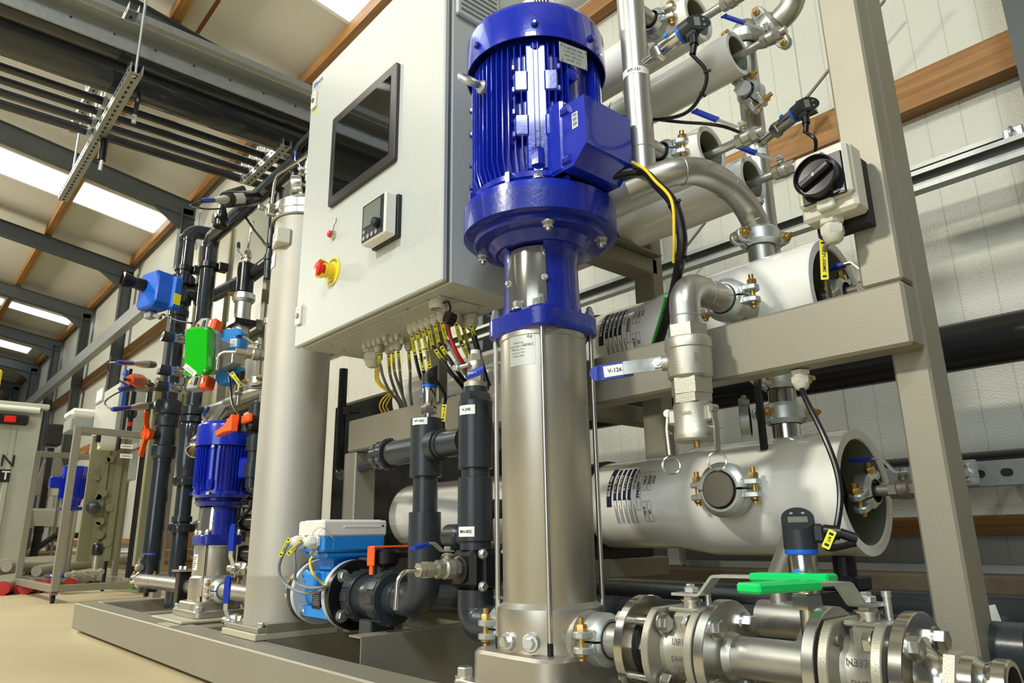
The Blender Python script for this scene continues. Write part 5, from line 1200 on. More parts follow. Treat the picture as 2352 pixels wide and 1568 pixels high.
for i, q_ in enumerate(NB):
    e = gpos(*q_)+V((0, 0, -.03)); px, py = q_; ex, ey = endB[i]
    p1 = at(px+(8 if i == 0 else 3), py+60, Y=e.y+.01); p2 = at(px*.5+ex*.5, py+100, Y=e.y+.06); p3 = at(ex, ey, Y=1.25); p4 = at(ex+8, ey+60, Y=1.35)
    cable('control_cable', 'grey cable leaving the %s gland of the left-hand row' % ordn[i], [e, p1, p2, p3, p4], .0048, 'grey_cable', group='cables of the left-hand row')
    m_ = e.lerp(p1, .5); n_ = V((-m_.x, -m_.y, CAMZ-m_.z)).normalized(); tag(frame(m_+n_*.008, n_, p1-e), .062, .0105, 'Y%d-0%d' % (i+1, i+2), 'yellow cable tag below the %s gland of the left-hand row' % ordn[i], .0075, group='yellow cable tags of the left-hand row')
for j in range(3):
    cable('yellow_wire', 'yellow wire looping behind the cable bundle, %s of three' % ('outer', 'middle', 'inner')[j], [at(868+j*4, 820, Y=1.22), at(862+j*4, 870, Y=1.25), at(885+j*6, 895+j*2, Y=1.27), at(905, 897, Y=1.28), at(882+j*6, 912+j*3, Y=1.29), at(872+j*8, 935, Y=1.30), at(890+j*9, 962, Y=1.34)], .0026, 'yellow_cable', group='yellow wires behind the cable bundle')
cable('loose_cable', 'black cable looping right of the pressure transmitter below the cabinet', [at(1062, 870, Y=1.2), at(1075, 895, Y=1.17), at(1110, 905, Y=1.17), at(1085, 880, Y=1.2), at(1040, 862, Y=1.24), at(1020, 830, Y=1.26)], .006, 'black')
# ============================================================ GREY PVC LINE WITH FLOW METER
YQ = 1.05; ZQ = at(870, 1370, Y=YQ).z; xr1 = at(977, 1130, Y=YQ).x; xr2 = at(1092, 1090, Y=YQ).x
def zof(py, x, y=YQ, px=None): 
    # height of the row py seen at plan position x,y
    D = hypot(x, y); best = None
    for q in range(400, 1500, 2):
        p = at(q, py, Y=y)
        if best is None or abs(p.x-x) < best[0]: best = (abs(p.x-x), p.z)
    return best[1]
zt1a, zt1b = zof(1095, xr1), zof(962, xr1); zh = (zof(1028, xr1))
def sleeve(g, p0, p1, r): g.cyl(p0, p1, r, n=36, ch=.0015)
g = MB('pvc'); xel = xr1
q = fillet([V((at(925, 1370, Y=YQ).x, YQ, ZQ)), V((xr1, YQ, ZQ)), V((xr1, YQ, zof(1176, xr1)))], .062, 12); g.tube(q, .0405, 36)
g.cyl((xr1, YQ, zof(1176, xr1)), (xr1, YQ, zt1a+.002), .0315, n=32); sleeve(g, (xr1, YQ, zt1a), (xr1, YQ, zt1b), .041)
xle = at(905, 1044, Y=YQ).x; g.cyl((xle, YQ, zh), (xr1, YQ, zh), .0335, n=32)
L = frame((0, 0, 0), (1, 0, 0), (0, 0, 1))
def collar(g, x, y, z, r, w_, n_=12, ax=(1, 0, 0)):
    Lc = frame((x, y, z), ax, (0, 0, 1) if abs(V(ax).z) < .5 else (1, 0, 0)); g.lathe([(r*.94, -w_/2), (r, -w_/2+.003), (r, w_/2-.003), (r*.94, w_/2)], Lc, 48)
    for k in range(n_): g.box((r+.0005, 0, 0), (.004, r*.34, w_*.8), Lc @ RZ(2*pi*k/n_), .001)
collar(g, at(893, 1045, Y=YQ).x, YQ, zh, .041, .026); collar(g, at(876, 1048, Y=YQ).x, YQ, zh, .037, .026); g.cyl((at(858, 1052, Y=YQ).x, YQ, zh), (xle, YQ, zh), .024, n=28, ch=.004)
pt = [P('pipework', g)]
pvc1 = thing('pvc_riser', 'grey plastic riser with elbow and tee, left of the two grey risers', 'pipe', pt, origin=(xr1, YQ, ZQ))
g = MB('pvc'); sleeve(g, (at(998, 1018, Y=YQ).x, YQ, zh), (at(1014, 1015, Y=YQ).x, YQ, zh), .0405); g.cyl((xr1+.038, YQ, zh), (xr2-.038, YQ, zh), .0335, n=32); g.torus(frame((at(1020, 1015, Y=YQ).x, YQ, zh), (1, 0, 0)), .0345, .004); 
solo('pvc_crosspiece', 'short grey plastic pipe joining the two risers', 'pipe', g, origin=((xr1+xr2)/2, YQ, zh))
# left riser continues down as elbow toward the pump's left port
zb0, zb1 = zof(1352, xr2), zof(1262, xr2)
g = MB('pvc'); q = fillet([V((-1.245, YQ, ZL)), V((xr2, YQ, ZL)), V((xr2, YQ, zb0))], .052, 12); g.tube(q, .0405, 36)
pvc2 = solo('pvc_elbow', 'dark grey plastic elbow turning into the left port of the big pump', 'pipe', g, origin=(xr2, YQ, ZL))
g = MB('black'); zc = (zb0+zb1)/2; hh = (zb1-zb0)/2; g.box((xr2, YQ, zc), (.085, .085, hh*2), b=.012); g.box((xr2+.03, YQ+.02, zc), (.05, .075, hh*1.8), b=.004)
fc = V((0, -1, 0)); g.lathe([(.030, 0), (.030, .006), (.022, .010)], frame((xr2, YQ-.042, zc), fc), 28); bs = []
for u in (-1, 1):
    for v_ in (-1, 1):
        q = MB('zinc'); q.bolt((xr2+.052, YQ+u*.032+.01, zc+v_*.034), (1, 0, 0), .0095, .008); bs.append(P('cover_bolt', q))
thing('valve_block', 'square black plastic valve block with four bolts on the right riser', 'valve', [P('block', g)]+bs, origin=(xr2, YQ, zc))
g = MB('pvc'); z_a, z_b, z_c, z_d = zof(1243, xr2), zof(1097, xr2), zof(1076, xr2), zof(922, xr2)
g.cyl((xr2, YQ, zb1), (xr2, YQ, z_a), .036, n=32); sleeve(g, (xr2, YQ, z_a), (xr2, YQ, z_b), .041); g.cyl((xr2, YQ, z_b), (xr2, YQ, z_c), .0335, n=32); sleeve(g, (xr2, YQ, z_c), (xr2, YQ, z_d), .041)
zbr = zof(1168, xr2); g.cyl((xr2, YQ, zbr), (xr2+.02, YQ+.14, zbr), .0225, n=24); zbl = zof(1240, xr2)+.02
g.cyl((xr2-.0, YQ+.01, z_a+.012), (xr2-.05, YQ-.0, z_a+.012), .024, n=24); g.cyl((xr2-.05, YQ, z_a+.012), (xr2-.105, YQ, z_a+.012), .028, n=24, ch=.006)
z_e = zof(905, xr2); g.hexa((xr2, YQ, z_d), (0, 0, 1), .036, .020, ch=False); g.cyl((xr2, YQ, z_d+.02), (xr2, YQ, z_d+.034), .030, n=28)
pvc3 = solo('pvc_riser', 'grey plastic riser beside the big pump, with the blue-handled valve on its top', 'pipe', g, origin=(xr2, YQ, z_a))
def vd(x, y): return V((-x, -y, 0)).normalized()
def wrapst(par, x, y, z, off, w_, h, t, sz, r):
    n_ = Matrix.Rotation(R(off), 3, 'Z') @ vd(x, y); sticker(par, frame((x, y, z), n_, V((0, 0, 1)).cross(n_)), w_, h, t, sz, wrap=r, name='pipe_label')
wrapst(pvc1, xr1, YQ, zof(968, xr1)-.004, -28, .045, .018, 'PIT-002', .0085, .0418)
wrapst(pvc3, xr2, YQ, zof(946, xr2), -32, .045, .022, 'V-240', .010, .0418)
wrapst(pvc3, xr2, YQ, zof(1233, xr2)+.012, -34, .045, .022, 'MN-002', .0095, .0418)
# V-240 valve on top
g = MB('cast_steel'); zt = z_d+.034; g.lathe([(.028, zt), (.028, zt+.012), (.024, zt+.014)], T(xr2, YQ, 0), 32); g.hexa((xr2, YQ, zt+.014), (0, 0, 1), .020, .020); g.lathe([(.017, zt+.034), (.020, zt+.040), (.020, zt+.062), (.016, zt+.068)], T(xr2, YQ, 0), 28); g.hexa((xr2, YQ, zt+.066), (0, 0, 1), .0185, .016, ch=False)
g.m('plastic_white'); g.cyl((xr2, YQ, zt+.082), (xr2, YQ, zt+.093), .012, n=20)
g2 = MB('galv_bright'); bdir = V((-.86, -.5, 0)).normalized(); hb = V((xr2, YQ, zt+.052))+V((.35, -.93, 0)).normalized()*.028; g2.bolt(hb-V((.042, 0, 0)), (-.8, -.5, 0), .008, .012); g2.cyl(hb-V((.045, 0, 0)), hb, .005, n=10)
pA = at(1072, 864, Y=YQ-.065); pB = at(1112, 848, Y=YQ-.065); sl = MB('blue_sleeve'); md = (pB-pA); sl.box((0, 0, 0), (.009, md.length, .020), Matrix(((vd(xr2, YQ).x, md.normalized().x, 0, (pA.x+pB.x)/2), (vd(xr2, YQ).y, md.normalized().y, 0, (pA.y+pB.y)/2), (0, md.normalized().z, 1, (pA.z+pB.z)/2), (0, 0, 0, 1))), .004)
sl.m('label_white'); nn = vd(xr2, YQ); sl.text('BALL VALVE', frame((pA+pB)/2+nn*.0062, nn, md), .0065, True)
thing('ball_valve', 'small ball valve with blue handle on top of the right grey riser', 'valve', [P('valve_body', g), P('handle', g2, P('handle_sleeve', sl, label='blue handle sleeve with white lettering'))], origin=(xr2, YQ, zt))
# PIT-002 transmitter
xt_ = at(985, 950, Y=YQ).x; Mt = frame((xt_, YQ, zt1b+.012), (0, 0, 1), (-.55, -1, 0)); transmitter(Mt, 'pressure transmitter with slanted black head standing on the left grey riser', s=1.25, cable=1, nip=.02)
c0_ = Mt @ V((0, .07, .088)); cable('sensor_cable', 'black cable with yellow tag dropping from the slanted transmitter between the risers', [c0_, at(1022, 905, Y=1.08), at(1020, 935, Y=1.1), at(1018, 975, Y=1.12), at(1025, 1010, Y=1.2)], .0045)
m_ = at(1019, 948, Y=1.08); tag(frame(m_, vd(m_.x, m_.y), at(1017, 970, Y=1.08)-at(1021, 930, Y=1.08)), .045, .011, 'PIT-002', 'yellow tag on the cable between the two grey risers', .006)
# sample line: small valve with bent tube towards the camera
M = frame((xr2-.005, at(1035, 1305, X=xr2).y, zof(1303, xr2)), (0, -1, 0), (0, 0, 1))
sy = at(1028, 1305, X=xr2).y; zs = zc+.004
M = frame((xr2, sy, zs), (0, -1, 0), (0, 0, 1)); ball_valve(M, 'small stainless sample valve with flat blue lever in front of the black valve block', s=1.2, lever=.082, flip=1, nip=YQ-.045-sy-.03, nip2=.012, mt='cast_steel', lift=.016, tilt=-.02)
ye = at(915, 1312, X=xr2).y; 
g = MB('cast_steel'); g.hexa((xr2, sy-.046, zs), (0, -1, 0), .019, .016, ch=False); g.hexa((xr2, sy-.064, zs), (0, -1, 0), .016, .014, ch=False)
q = fillet([V((xr2, sy-.06, zs)), V((xr2, ye, zs)), V((xr2, ye-.004, zof(1400, xr2, ye)))], .030, 8); g.m('polished'); g.tube(q, .0052, 16)
solo('sample_tube', 'thin bent stainless tube pointing down in front of the grey elbow', 'tube', g, origin=(xr2, ye, zs))
# union ball valve
xv = at(872, 1372, Y=YQ).x; xa_ = at(836, 1365, Y=YQ).x; xb_ = at(900, 1375, Y=YQ).x
g = MB('pvc'); g.lathe([(.052, xa_-xv), (.056, xa_-xv+.02), (.052, -.02), (.058, 0), (.052, .02), (.056, xb_-xv-.02), (.05, xb_-xv)], frame((xv, YQ, ZQ), (1, 0, 0), (0, 0, 1)), 48)
g.cyl((xb_, YQ, ZQ), (xb_+.05, YQ, ZQ), .042, n=32); g.cyl((xv, YQ, ZQ), (xv, YQ, ZQ+.085), .022, n=24); g.box((xv-.01, YQ, ZQ-.078), (.06, .075, .05), b=.004)
pt = [P('valve_body', g)]
for x_ in (xa_+.006, xb_-.006): c_ = MB('pvc'); collar(c_, x_, YQ, ZQ, .066, .042, 12); pt.append(P('union_nut', c_))
g = MB('black'); g.lathe([(.024, .075), (.034, .085), (.036, .112), (.030, .120)], T(xv+.01, YQ+.01, ZQ), 28); g.box((xv+.01, YQ+.075, ZQ+.105), (.026, .13, .014), b=.004)
h2 = MB('orange'); h2.box((xv+.01, YQ+.055, ZQ+.127), (.030, .18, .006), b=.002); h2.box((xv+.01, YQ-.036, ZQ+.104), (.034, .006, .05), b=.002); h2.box((xv+.01, YQ-.034, ZQ+.072), (.016, .005, .03), b=.001)
pt.append(P('lever', g, P('orange_cover', h2, label='orange lever cover')))
thing('union_ball_valve', 'grey plastic union ball valve with black and orange lever, right of the flow meter', 'valve', pt, origin=(xv, YQ, ZQ))
# flow meter
xg2 = at(818, 1300, Y=YQ).x; xg1 = at(738, 1300, Y=YQ).x; xm = (xg1+xg2)/2
def ring(g, x, r, t, n_=56): g.lathe([(r-.002, -t/2), (r, -t/2+.002), (r, t/2-.002), (r-.002, t/2)], frame((x, YQ, ZQ), (1, 0, 0), (0, 0, 1)), n_)
FMp = []
g = MB('flange_grey'); ring(g, xg2-.012, .0925, .018); FMp.append(P('flange', g))
g = MB('flange_grey'); ring(g, xg1+.004, .0925, .018); FMp.append(P('flange', g))
g = MB('flow_blue'); g.lathe([(.055, xg1-xm+.01), (.062, xg1-xm+.03), (.062, xg2-xm-.03), (.055, xg2-xm-.02)], frame((xm, YQ, ZQ), (1, 0, 0), (0, 0, 1)), 40)
for (yy, zz_) in ((-.058, .045), (-.052, -.05), (.05, .05)): g.box((xm, YQ+yy, ZQ+zz_), (xg2-xg1-.05, .022, .032), b=.004)
g.box((xm, YQ-.062, ZQ+.035), (.06, .05, .05), b=.006); g.box((xm, YQ-.0, ZQ+.085), (.085, .085, .05), b=.006); FMp.append(P('measuring_tube', g))
zN0 = ZQ+.105; zB0 = zof(1275, xm); zB1 = zof(1230, xm); zB2 = zof(1204, xm)
g = MB('flow_blue'); hx1 = at(885, 1240, Y=YQ+.09).x; xc_ = xm+.012; yl = at(742, 1245, X=xc_+.075).y; yr = at(885, 1240, X=xc_+.075).y; yc = (yl+yr)/2; wy = yr-yl
g.box((xc_, yc, (zN0+zB0)/2), (.085, .085, zB0-zN0+.03), b=.008); g.box((xc_, yc, (zB0+zB1)/2+.006), (.15, wy, zB1-zB0-.01), b=.006); g.box((xc_, yc, zB0+.004), (.13, wy-.03, .02), b=.006); g.box((xc_+.0755, yc+.01, (zB0+zB1)/2+.006), (.002, wy*.8, (zB1-zB0)*.6), b=.001)
w1 = MB('plastic_white'); w1.box((xc_, yc, (zB1+zB2)/2+.004), (.156, wy+.006, zB2-zB1+.012), b=.005); w1.box((xc_, yc, zB2+.008), (.14, wy-.02, .008), b=.003); w1.box((xc_+.0785, yc+.02, (zB1+zB2)/2+.008), (.003, wy*.6, .006), b=.001); w1.m('black'); w1.cyl((xc_+.078, yc+wy*.44, zB2-.006), (xc_+.0795, yc+wy*.44, zB2-.006), .003, n=10)
FMp.append(P('transmitter_housing', g, P('lid', w1, label='white housing lid')))
for k_, (r_, st_) in enumerate(((0, 0),)):
    g = MB('ink'); g.box((xm-.0, YQ-.0625, ZQ-.012), (.05, .002, .055)); g.m('plastic_grey')
    for i in range(8): g.box((xm-.002, YQ-.0637, ZQ+.006-i*.005), (.04-.004*(i % 3), .0004, .0012))
    FMp.append(P('type_plate', g, label='black type plate with fine print'))
for x_, s_ in ((xg2+.022, 1), (xg1-.002, 1)):
    for k_ in range(4):
        a = pi/4+k_*pi/2; q = MB('zinc'); y_, z_ = YQ+.0725*cos(a), ZQ+.0725*sin(a)
        if x_ > xm: q.cyl((xg2-.02, y_, z_), (x_, y_, z_), .008, n=12); q.bolt((x_, y_, z_), (1, 0, 0), .0145, .012, rot=.3)
        else: q.cyl((xg1-.04, y_, z_), (xg1+.028, y_, z_), .007, n=12); q.bolt((xg1+.013, y_, z_), (1, 0, 0), .0135, .012)
        FMp.append(P('flange_bolt', q))
thing('flow_meter', 'blue electromagnetic flow meter with white lid between black pipe flanges', 'flow meter', FMp, origin=(xm, YQ, ZQ))
g = MB('black'); ring(g, xg2+.009, .0925, .022); g.cyl((xg2+.02, YQ, ZQ), (xa_, YQ, ZQ), .044, n=32); solo('backing_flange', 'black plastic flange between flow meter and grey union valve', 'flange', g, origin=(xg2, YQ, ZQ))
g = MB('black'); ring(g, xg1-.018, .0925, .022); g.cyl((xg1-.03, YQ, ZQ), (xg1-.07, YQ, ZQ), .036, n=28); solo('backing_flange', 'black plastic flange left of the flow meter', 'flange', g, origin=(xg1, YQ, ZQ))
coupling(frame((xg1-.060, YQ, ZQ), (1, 0, 0), (0, 0, 1)), .0372, 'galvanised coupling with brass bolt between the tall column and the flow meter')
# glands and cables of the flow meter
hx = xc_; hy = yc-wy/2
for k_, (px, py) in enumerate(((681, 1245), (724, 1243))):
    e = V((hx-.040+.085*k_, hy-.002, (zB0+zB1)/2+.012)); gland(frame(e, (0, -1, 0), (0, 0, 1)), 'white gland on the flow meter, the one %s' % ('nearer the column' if k_ == 0 else 'nearer the camera'), 1.25, 'plastic_white')
    e2 = e+V((0, -.045, 0)); yy = e2.y
    lp = [e2, at(655+22*k_, 1262, Y=yy-.01), at(641+37*k_, 1300, Y=yy-.01), at(650+30*k_, 1335, Y=yy), at(684+22*k_, 1358-9*k_, Y=yy+.01), at(722+14*k_, 1361-12*k_, Y=yy+.03), at(757, 1345, Y=YQ-.085)]
    cable('signal_cable', 'grey cable looping from the flow meter gland, %s loop' % ('outer' if k_ == 0 else 'inner'), lp, .0042, 'grey_cable')
    m_ = lp[0].lerp(lp[1], .8)+V((0, -.004, .003)); tag(frame(m_, vd(m_.x, m_.y), lp[1]-lp[0]), .055, .010, 'FIT-002', 'yellow tag at the start of the %s flow meter cable' % ('outer' if k_ == 0 else 'inner'), .006)
cable('earth_wire', 'green and yellow earth wire of the flow meter', [V((hx+.04, hy-.012, zB0)), at(712, 1290, Y=hy-.02), at(718, 1315, Y=hy-.03), at(738, 1337, Y=hy+.0), at(752, 1345, Y=YQ-.085)], .0035, 'yellow_cable')
g = MB('zinc'); g.bolt((hx+.04, hy, zB0+.012), (0, -1, 0), .008, .016); g.tube(smooth([V((hx+.04, hy-.012, zB0+.01)), V((hx+.05, hy-.02, zB0+.06)), V((hx+.075, hy-.005, zB0+.078)), V((hx+.09, hy+.02, zB0+.05))], 5), .0012, 6); solo('seal_wire', 'thin seal wire and earth screw on the corner of the flow meter', 'wire', g, origin=(hx, hy, zB0))
# thin grey plastic line behind
Yb = 1.30; zl = at(880, 1072, Y=Yb).z; xv0 = at(787, 900, Y=Yb).x
pipe('pvc_line', 'thin dark plastic pipe dropping behind the column and turning towards the risers', [V((xv0, Yb, 1.06)), V((xv0, Yb, zl-.01)), V((at(950, 1062, Y=Yb-.2).x, YQ+.06, zl+.005)), ], .0165, 'pvc', bend=.035)
g = MB('black'); p = at(790, 940, Y=Yb-.03); g.box((0, 0, 0), (.06, .04, .03), b=.004); solo('pipe_clip', 'black clip on the thin dark vertical pipe under the cabinet', 'clip', g, M=T(p+V((0, .03, 0))))
# horizontal dark pipe behind the risers, low
zq = at(1030, 1378, Y=1.32).z; g = MB('pvc'); g.cyl((-2.3, 1.34, zq), (-.35, 1.34, zq), .041, n=28); solo('low_pipe', 'grey plastic pipe lying behind the big pump and the elbows', 'pipe', g, origin=(-1.5, 1.34, zq))
p = at(846, 1192, Y=1.42); gland(frame(p, (-1, -.3, .1)), 'small white gland on the post above the flow meter', 1.2, 'plastic_white'); cable('grey_stub', 'short grey cable at the white gland above the flow meter', [p, p+V((.05, 0, -.02)), p+V((.09, .02, -.05))], .005, 'grey_cable')
# brackets and sheet parts behind low down
g = MB('frame_steel'); p = at(1150, 1440, Y=1.36); g.box((-1.45, 1.385, .19), (1.3, .06, .09), b=.003); g.prism([(0, 0), (.16, 0), (.0, .16)], .004, frame((-1.52, 1.345, .235), (0, -1, 0), (1, 0, 0)))
solo('pipe_bracket', 'steel rail with gusset carrying the low grey pipe', 'bracket', g, origin=(-1.45, 1.38, .15))

g = MB('pvc_black'); g.box((-2.75, 1.86, .62), (1.5, .12, 1.0), b=.02); solo('shade_panel', 'black panel added for the deep shade behind the tall steel column', 'backdrop', g, origin=(-2.75, 1.86, .12))  # black box added to darken the gap, standing in for shade
# ============================================================ LEFT END OF THE SKID
LPX, LPY, LPZ = -3.018, 1.068, .141
padp(LPX-.0, LPY, .131, .140, .36, .33, label='pale pad under the smaller blue pump at the left')
vertical_pump('vertical_pump', 'smaller vertical pump with dark blue finned motor, left of the tall steel column', LPX, LPY, LPZ, s=.84, big=False, mr=.112, az_box=35,
    motor=dict(base=.055, vol=.145, tube=.262, plate=.302, flr=.418, fl=.440, fin0=.47, fin1=.652, cowl=.752))
zlp = LPZ+PORTZ*.84
coupling(frame((LPX+.112, LPY, zlp), (1, 0, 0), (0, 0, 1)), .030, 'galvanised coupling with brass nut between the smaller blue pump and the column')
pipe('pipe_stub', 'dull steel pipe between the smaller pump coupling and the tall column', [(LPX+.085, LPY, zlp), (CX-CR+.02, LPY, zlp)], .030)
ez = at(330, 1358, Y=LPY).z
xe0 = at(318, 1358, Y=LPY).x
pipe('elbow_pipe', 'bright steel elbow pipe at floor level, left of the smaller blue pump', [(LPX-.07, LPY, zlp), (xe0-.02, LPY, zlp), (xe0-.02, LPY+.16, zlp)], .0315, 'pipe_steel', bend=.055, rings=(((xe0+.25, LPY, zlp), (1, 0, 0)),))
coupling(frame((xe0-.045, LPY+.03, zlp), (-1, 1.3, 0), (0, 0, 1)), .0315, 'galvanised coupling at the outer corner of the bright elbow pipe')
g = MB('black'); xs = at(416, 1350, Y=LPY-.03).x; g.box((xs, LPY, zlp-.01), (.05, .10, .14), b=.004); g.m('frame_steel'); g.box((xs, LPY, zlp+.065), (.10, .12, .008)); g.m('zinc')
for u in (-.03, .03): g.hexa((xs+u, LPY-.03, zlp+.069), (0, 0, 1), .009, .014)
solo('pipe_clamp', 'black pipe clamp block with steel cap on the bright elbow pipe', 'clamp', g, origin=(xs, LPY, zlp))
M = frame((at(318, 1318, Y=LPY).x, LPY, zlp+.060), (1, 0, 0), (0, 0, 1)); ball_valve(M, 'small valve with long flat blue lever above the bright elbow pipe', s=1.1, lever=.23, flip=1, nip=.01, nip2=.01, lift=.03)
fbxx = [(-3.72, -3.14, .99, 1.13, .131, .175)]
g = MB('frame_steel'); g.box((-3.52, 1.22, .145), (.62, .10, .05), b=.003); solo('pipe_shelf', 'low steel shelf rail behind the bright elbow pipe', 'rail', g, origin=(-3.5, 1.2, .13))
# ------------------------------------------------------------ dark plastic risers A (outer) and B (inner), manifold
YL = 1.12; xA = at(385, 950, Y=YL).x; xB = at(443, 950, Y=YL).x
def za(py): return zof(py, xA, YL)
def zb_(py): return zof(py, xB, YL)
ztopA, ztopB = za(528), zb_(535)
rA = 17*1.0/ppm((xA, YL, 1.6)); rB = 16.0/ppm((xB, YL, 1.6)); 
def knurl(g, x, y, z0, z1, r, n_=16):
    g.lathe([(r*.95, z0), (r, z0+.006), (r, z1-.006), (r*.95, z1)], T(x, y, 0), 40)
    for k in range(n_): g.box((r, 0, (z0+z1)/2), (.006, r*.2, (z1-z0)*.8), T(x, y, 0) @ RZ(2*pi*k/n_), .001)
g = MB('pvc_gloss'); q = fillet([V((xA, YL, za(640))), V((xA, YL, ztopA)), V((xA, YL+.15, ztopA+.01))], .07, 10); g.tube(q, rA, 32)
g.lathe([(rA+.003, za(545)-.03), (rA+.004, za(545)), (rA+.003, za(545)+.004)], T(xA, YL, 0), 32); 
solo('pvc_riser', 'glossy dark plastic pipe with elbow, outer left riser, upper piece', 'pipe', g, origin=(xA, YL, 1.5))
xm0, xm1 = xB, at(648, 385, Y=YL).x
g = MB('pvc_gloss'); zmn = zof(490, at(550, 490, Y=YL).x, YL); q = fillet([V((xB, YL, zb_(700))), V((xB, YL, zmn)), V((-2.60, YL, zmn))], .065, 10); g.tube(q, rB+.002, 32); g.lathe([(rB+.003, zb_(560)-.02), (rB+.006, zb_(560)), (rB+.003, zb_(560)+.004)], T(xB, YL, 0), 32)
solo('pvc_manifold', 'dark plastic manifold sloping up to the right from the inner left riser', 'pipe', g, origin=(xB, YL, zmn))
g = MB('pvc_gloss'); g.cyl((xB, YL, zb_(1120)), (xB, YL, zb_(700)), rB, n=32); g.lathe([(rB, zb_(955)), (rB+.016, zb_(955)+.004), (rB+.016, zb_(935)), (rB, zb_(930))], T(xB, YL, 0), 32); g.lathe([(rB, zb_(972)), (rB+.022, zb_(972)+.003), (rB+.022, zb_(957)), (rB, zb_(956))], T(xB, YL, 0), 32)
knurl(g, xB, YL, zb_(1115), zb_(1096), rB+.024); g.lathe([(rB+.010, zb_(1095)), (rB+.018, zb_(1060)), (rB+.018, zb_(980)), (rB+.012, zb_(972))], T(xB, YL, 0), 32)
pB_ = solo('pvc_riser', 'dark plastic pipe of the inner left riser, middle piece with flange collars', 'pipe', g, origin=(xB, YL, 1))
g = MB('pvc_gloss'); g.cyl((xB, YL, zb_(1395)), (xB, YL, zb_(1116)), rB+.002, n=32); knurl(g, xB, YL, zb_(1222), zb_(1203), rB+.022); g.lathe([(rB, zb_(1200)), (rB+.010, zb_(1198)), (rB+.010, zb_(1186)), (rB, zb_(1184))], T(xB, YL, 0), 32); solo('pvc_riser', 'dark plastic pipe of the inner left riser, lower piece down to the skid rail', 'pipe', g, origin=(xB, YL, .4))
g = MB('pvc_gloss'); g.cyl((xA, YL, .175), (xA, YL, za(1048)), rA*1.12, n=32); g.lathe([(rA, za(1056)), (rA*1.22, za(1054)), (rA*1.22, za(1046)), (rA, za(1044))], T(xA, YL, 0), 32); solo('pvc_riser', 'dark plastic pipe of the outer left riser, lower piece behind the pale strip', 'pipe', g, origin=(xA, YL, .5))
g = MB('pvc_gloss'); g.cyl((xA, YL, za(918)), (xA, YL, za(690)), rA, n=32); g.lathe([(rA, za(700)), (rA*1.35, za(698)), (rA*1.35, za(672)), (rA, za(668))], T(xA, YL, 0), 32)
g.lathe([(rA, za(728)), (rA*1.25, za(727)), (rA*1.25, za(714)), (rA, za(713))], T(xA, YL, 0), 32); solo('pvc_riser', 'dark plastic pipe of the outer left riser, between the blue actuator and the orange handle', 'pipe', g, origin=(xA, YL, 1.4))
# valve with orange handle
g = MB('pvc'); g.lathe([(rA*1.3, za(1046)), (rA*1.55, za(1040)), (rA*1.55, za(1018)), (rA*1.3, za(1015)), (rA*1.3, za(975)), (rA*1.5, za(972)), (rA*1.5, za(956)), (rA*1.45, za(948)), (rA*1.75, za(945)), (rA*1.78, za(922)), (rA*1.5, za(915)), (rA, za(912))], T(xA, YL, 0), 40)
hn = V((.5, -1, 0)).normalized(); hc = V((xA, YL, za(995))); g.cyl(hc, hc+hn*.105, .022, n=24); pt = [P('valve_body', g)]
g = MB('orange'); side = V((0, 0, 1)).cross(hn); sdx = side.normalized()
for sg, ln in ((1, .115), (-1, .115)):
    a_ = hc+hn*.11; e_ = a_+V((0, 0, sg*ln))-sdx*.012+hn*.018; g.bar(a_-V((0, 0, sg*.02)), e_, .014, .030, up=hn, b=.003)
g.cyl(hc+hn*.095, hc+hn*.125, .030, n=20); pt.append(P('orange_handle', g, label='orange valve handle'))
thing('plastic_valve', 'dark plastic valve with bright orange wing handle on the outer left riser', 'valve', pt, origin=hc)
# T-piece, union and blue actuator
g = MB('pvc_black'); zt_ = za(672); g.cyl((xA, YL, za(700)), (xA, YL, za(636)), rA*1.1, n=32); knurl(g, xA, YL, za(658), za(634), rA*1.5); g.cyl((xA, YL, zt_), (xA+.05, YL+.14, zt_), rA*1.0, n=28)
L = V((.3, 1, 0)).normalized(); c_ = V((xA, YL, zt_))+L*.10; g.lathe([(rA*1.3, -.035), (rA*1.5, -.03), (rA*1.5, .03), (rA*1.3, .035)], frame(c_, L), 32)
for k in range(10): g.box((rA*1.5, 0, 0), (.008, .02, .05), frame(c_, L) @ RZ(k*2*pi/10), .002)
g.box((xA, YL-.06, zt_), (.10, .10, .12), b=.015)
solo('union_tee', 'black plastic tee valve with ribbed union nuts behind the blue actuator', 'tee', g, origin=(xA, YL, zt_))
p = at(357, 668, Y=YL-.21); M = frame(p, V((.30, -1, .04)), V((1, .3, 0))) @ Matrix.Scale(1.05, 4); g = MB('valve_blue'); g.prism([(-.070, -.085), (-.055, -.10), (.055, -.10), (.085, -.075), (.085, .045), (.060, .085), (-.05, .085), (-.070, .065)], .09, M @ T(0, 0, -.045), b=.008); g.box((.075, -.01, -.055), (.05, .17, .05), M, .01)
pt = [P('actuator_case', g)]
g = MB('black'); L_ = M @ T(-.035, .018, .04); g.lathe([(.030, 0), (.030, .03), (.026, .045), (.036, .070), (.040, .098), (.030, .102), (.028, .080), (.0001, .078)], M @ frame((-.025, .018, .045), (-.25, .05, 1)), 32, cap=False); pt.append(P('position_knob', g))
g = MB('tag_yellow'); g.torus(M @ frame((-.035, .018, .055), (0, 0, 1)), .027, .003, 24, 6); g.box((.108, -.055, -.09), (.003, .05, .035), M); pt.append(P('yellow_label', g)) if False else None
g = MB('tag_yellow'); g.box((.1015, -.045, -.055), (.003, .055, .035), M); pt.append(P('warning_label', g, label='yellow warning label'))
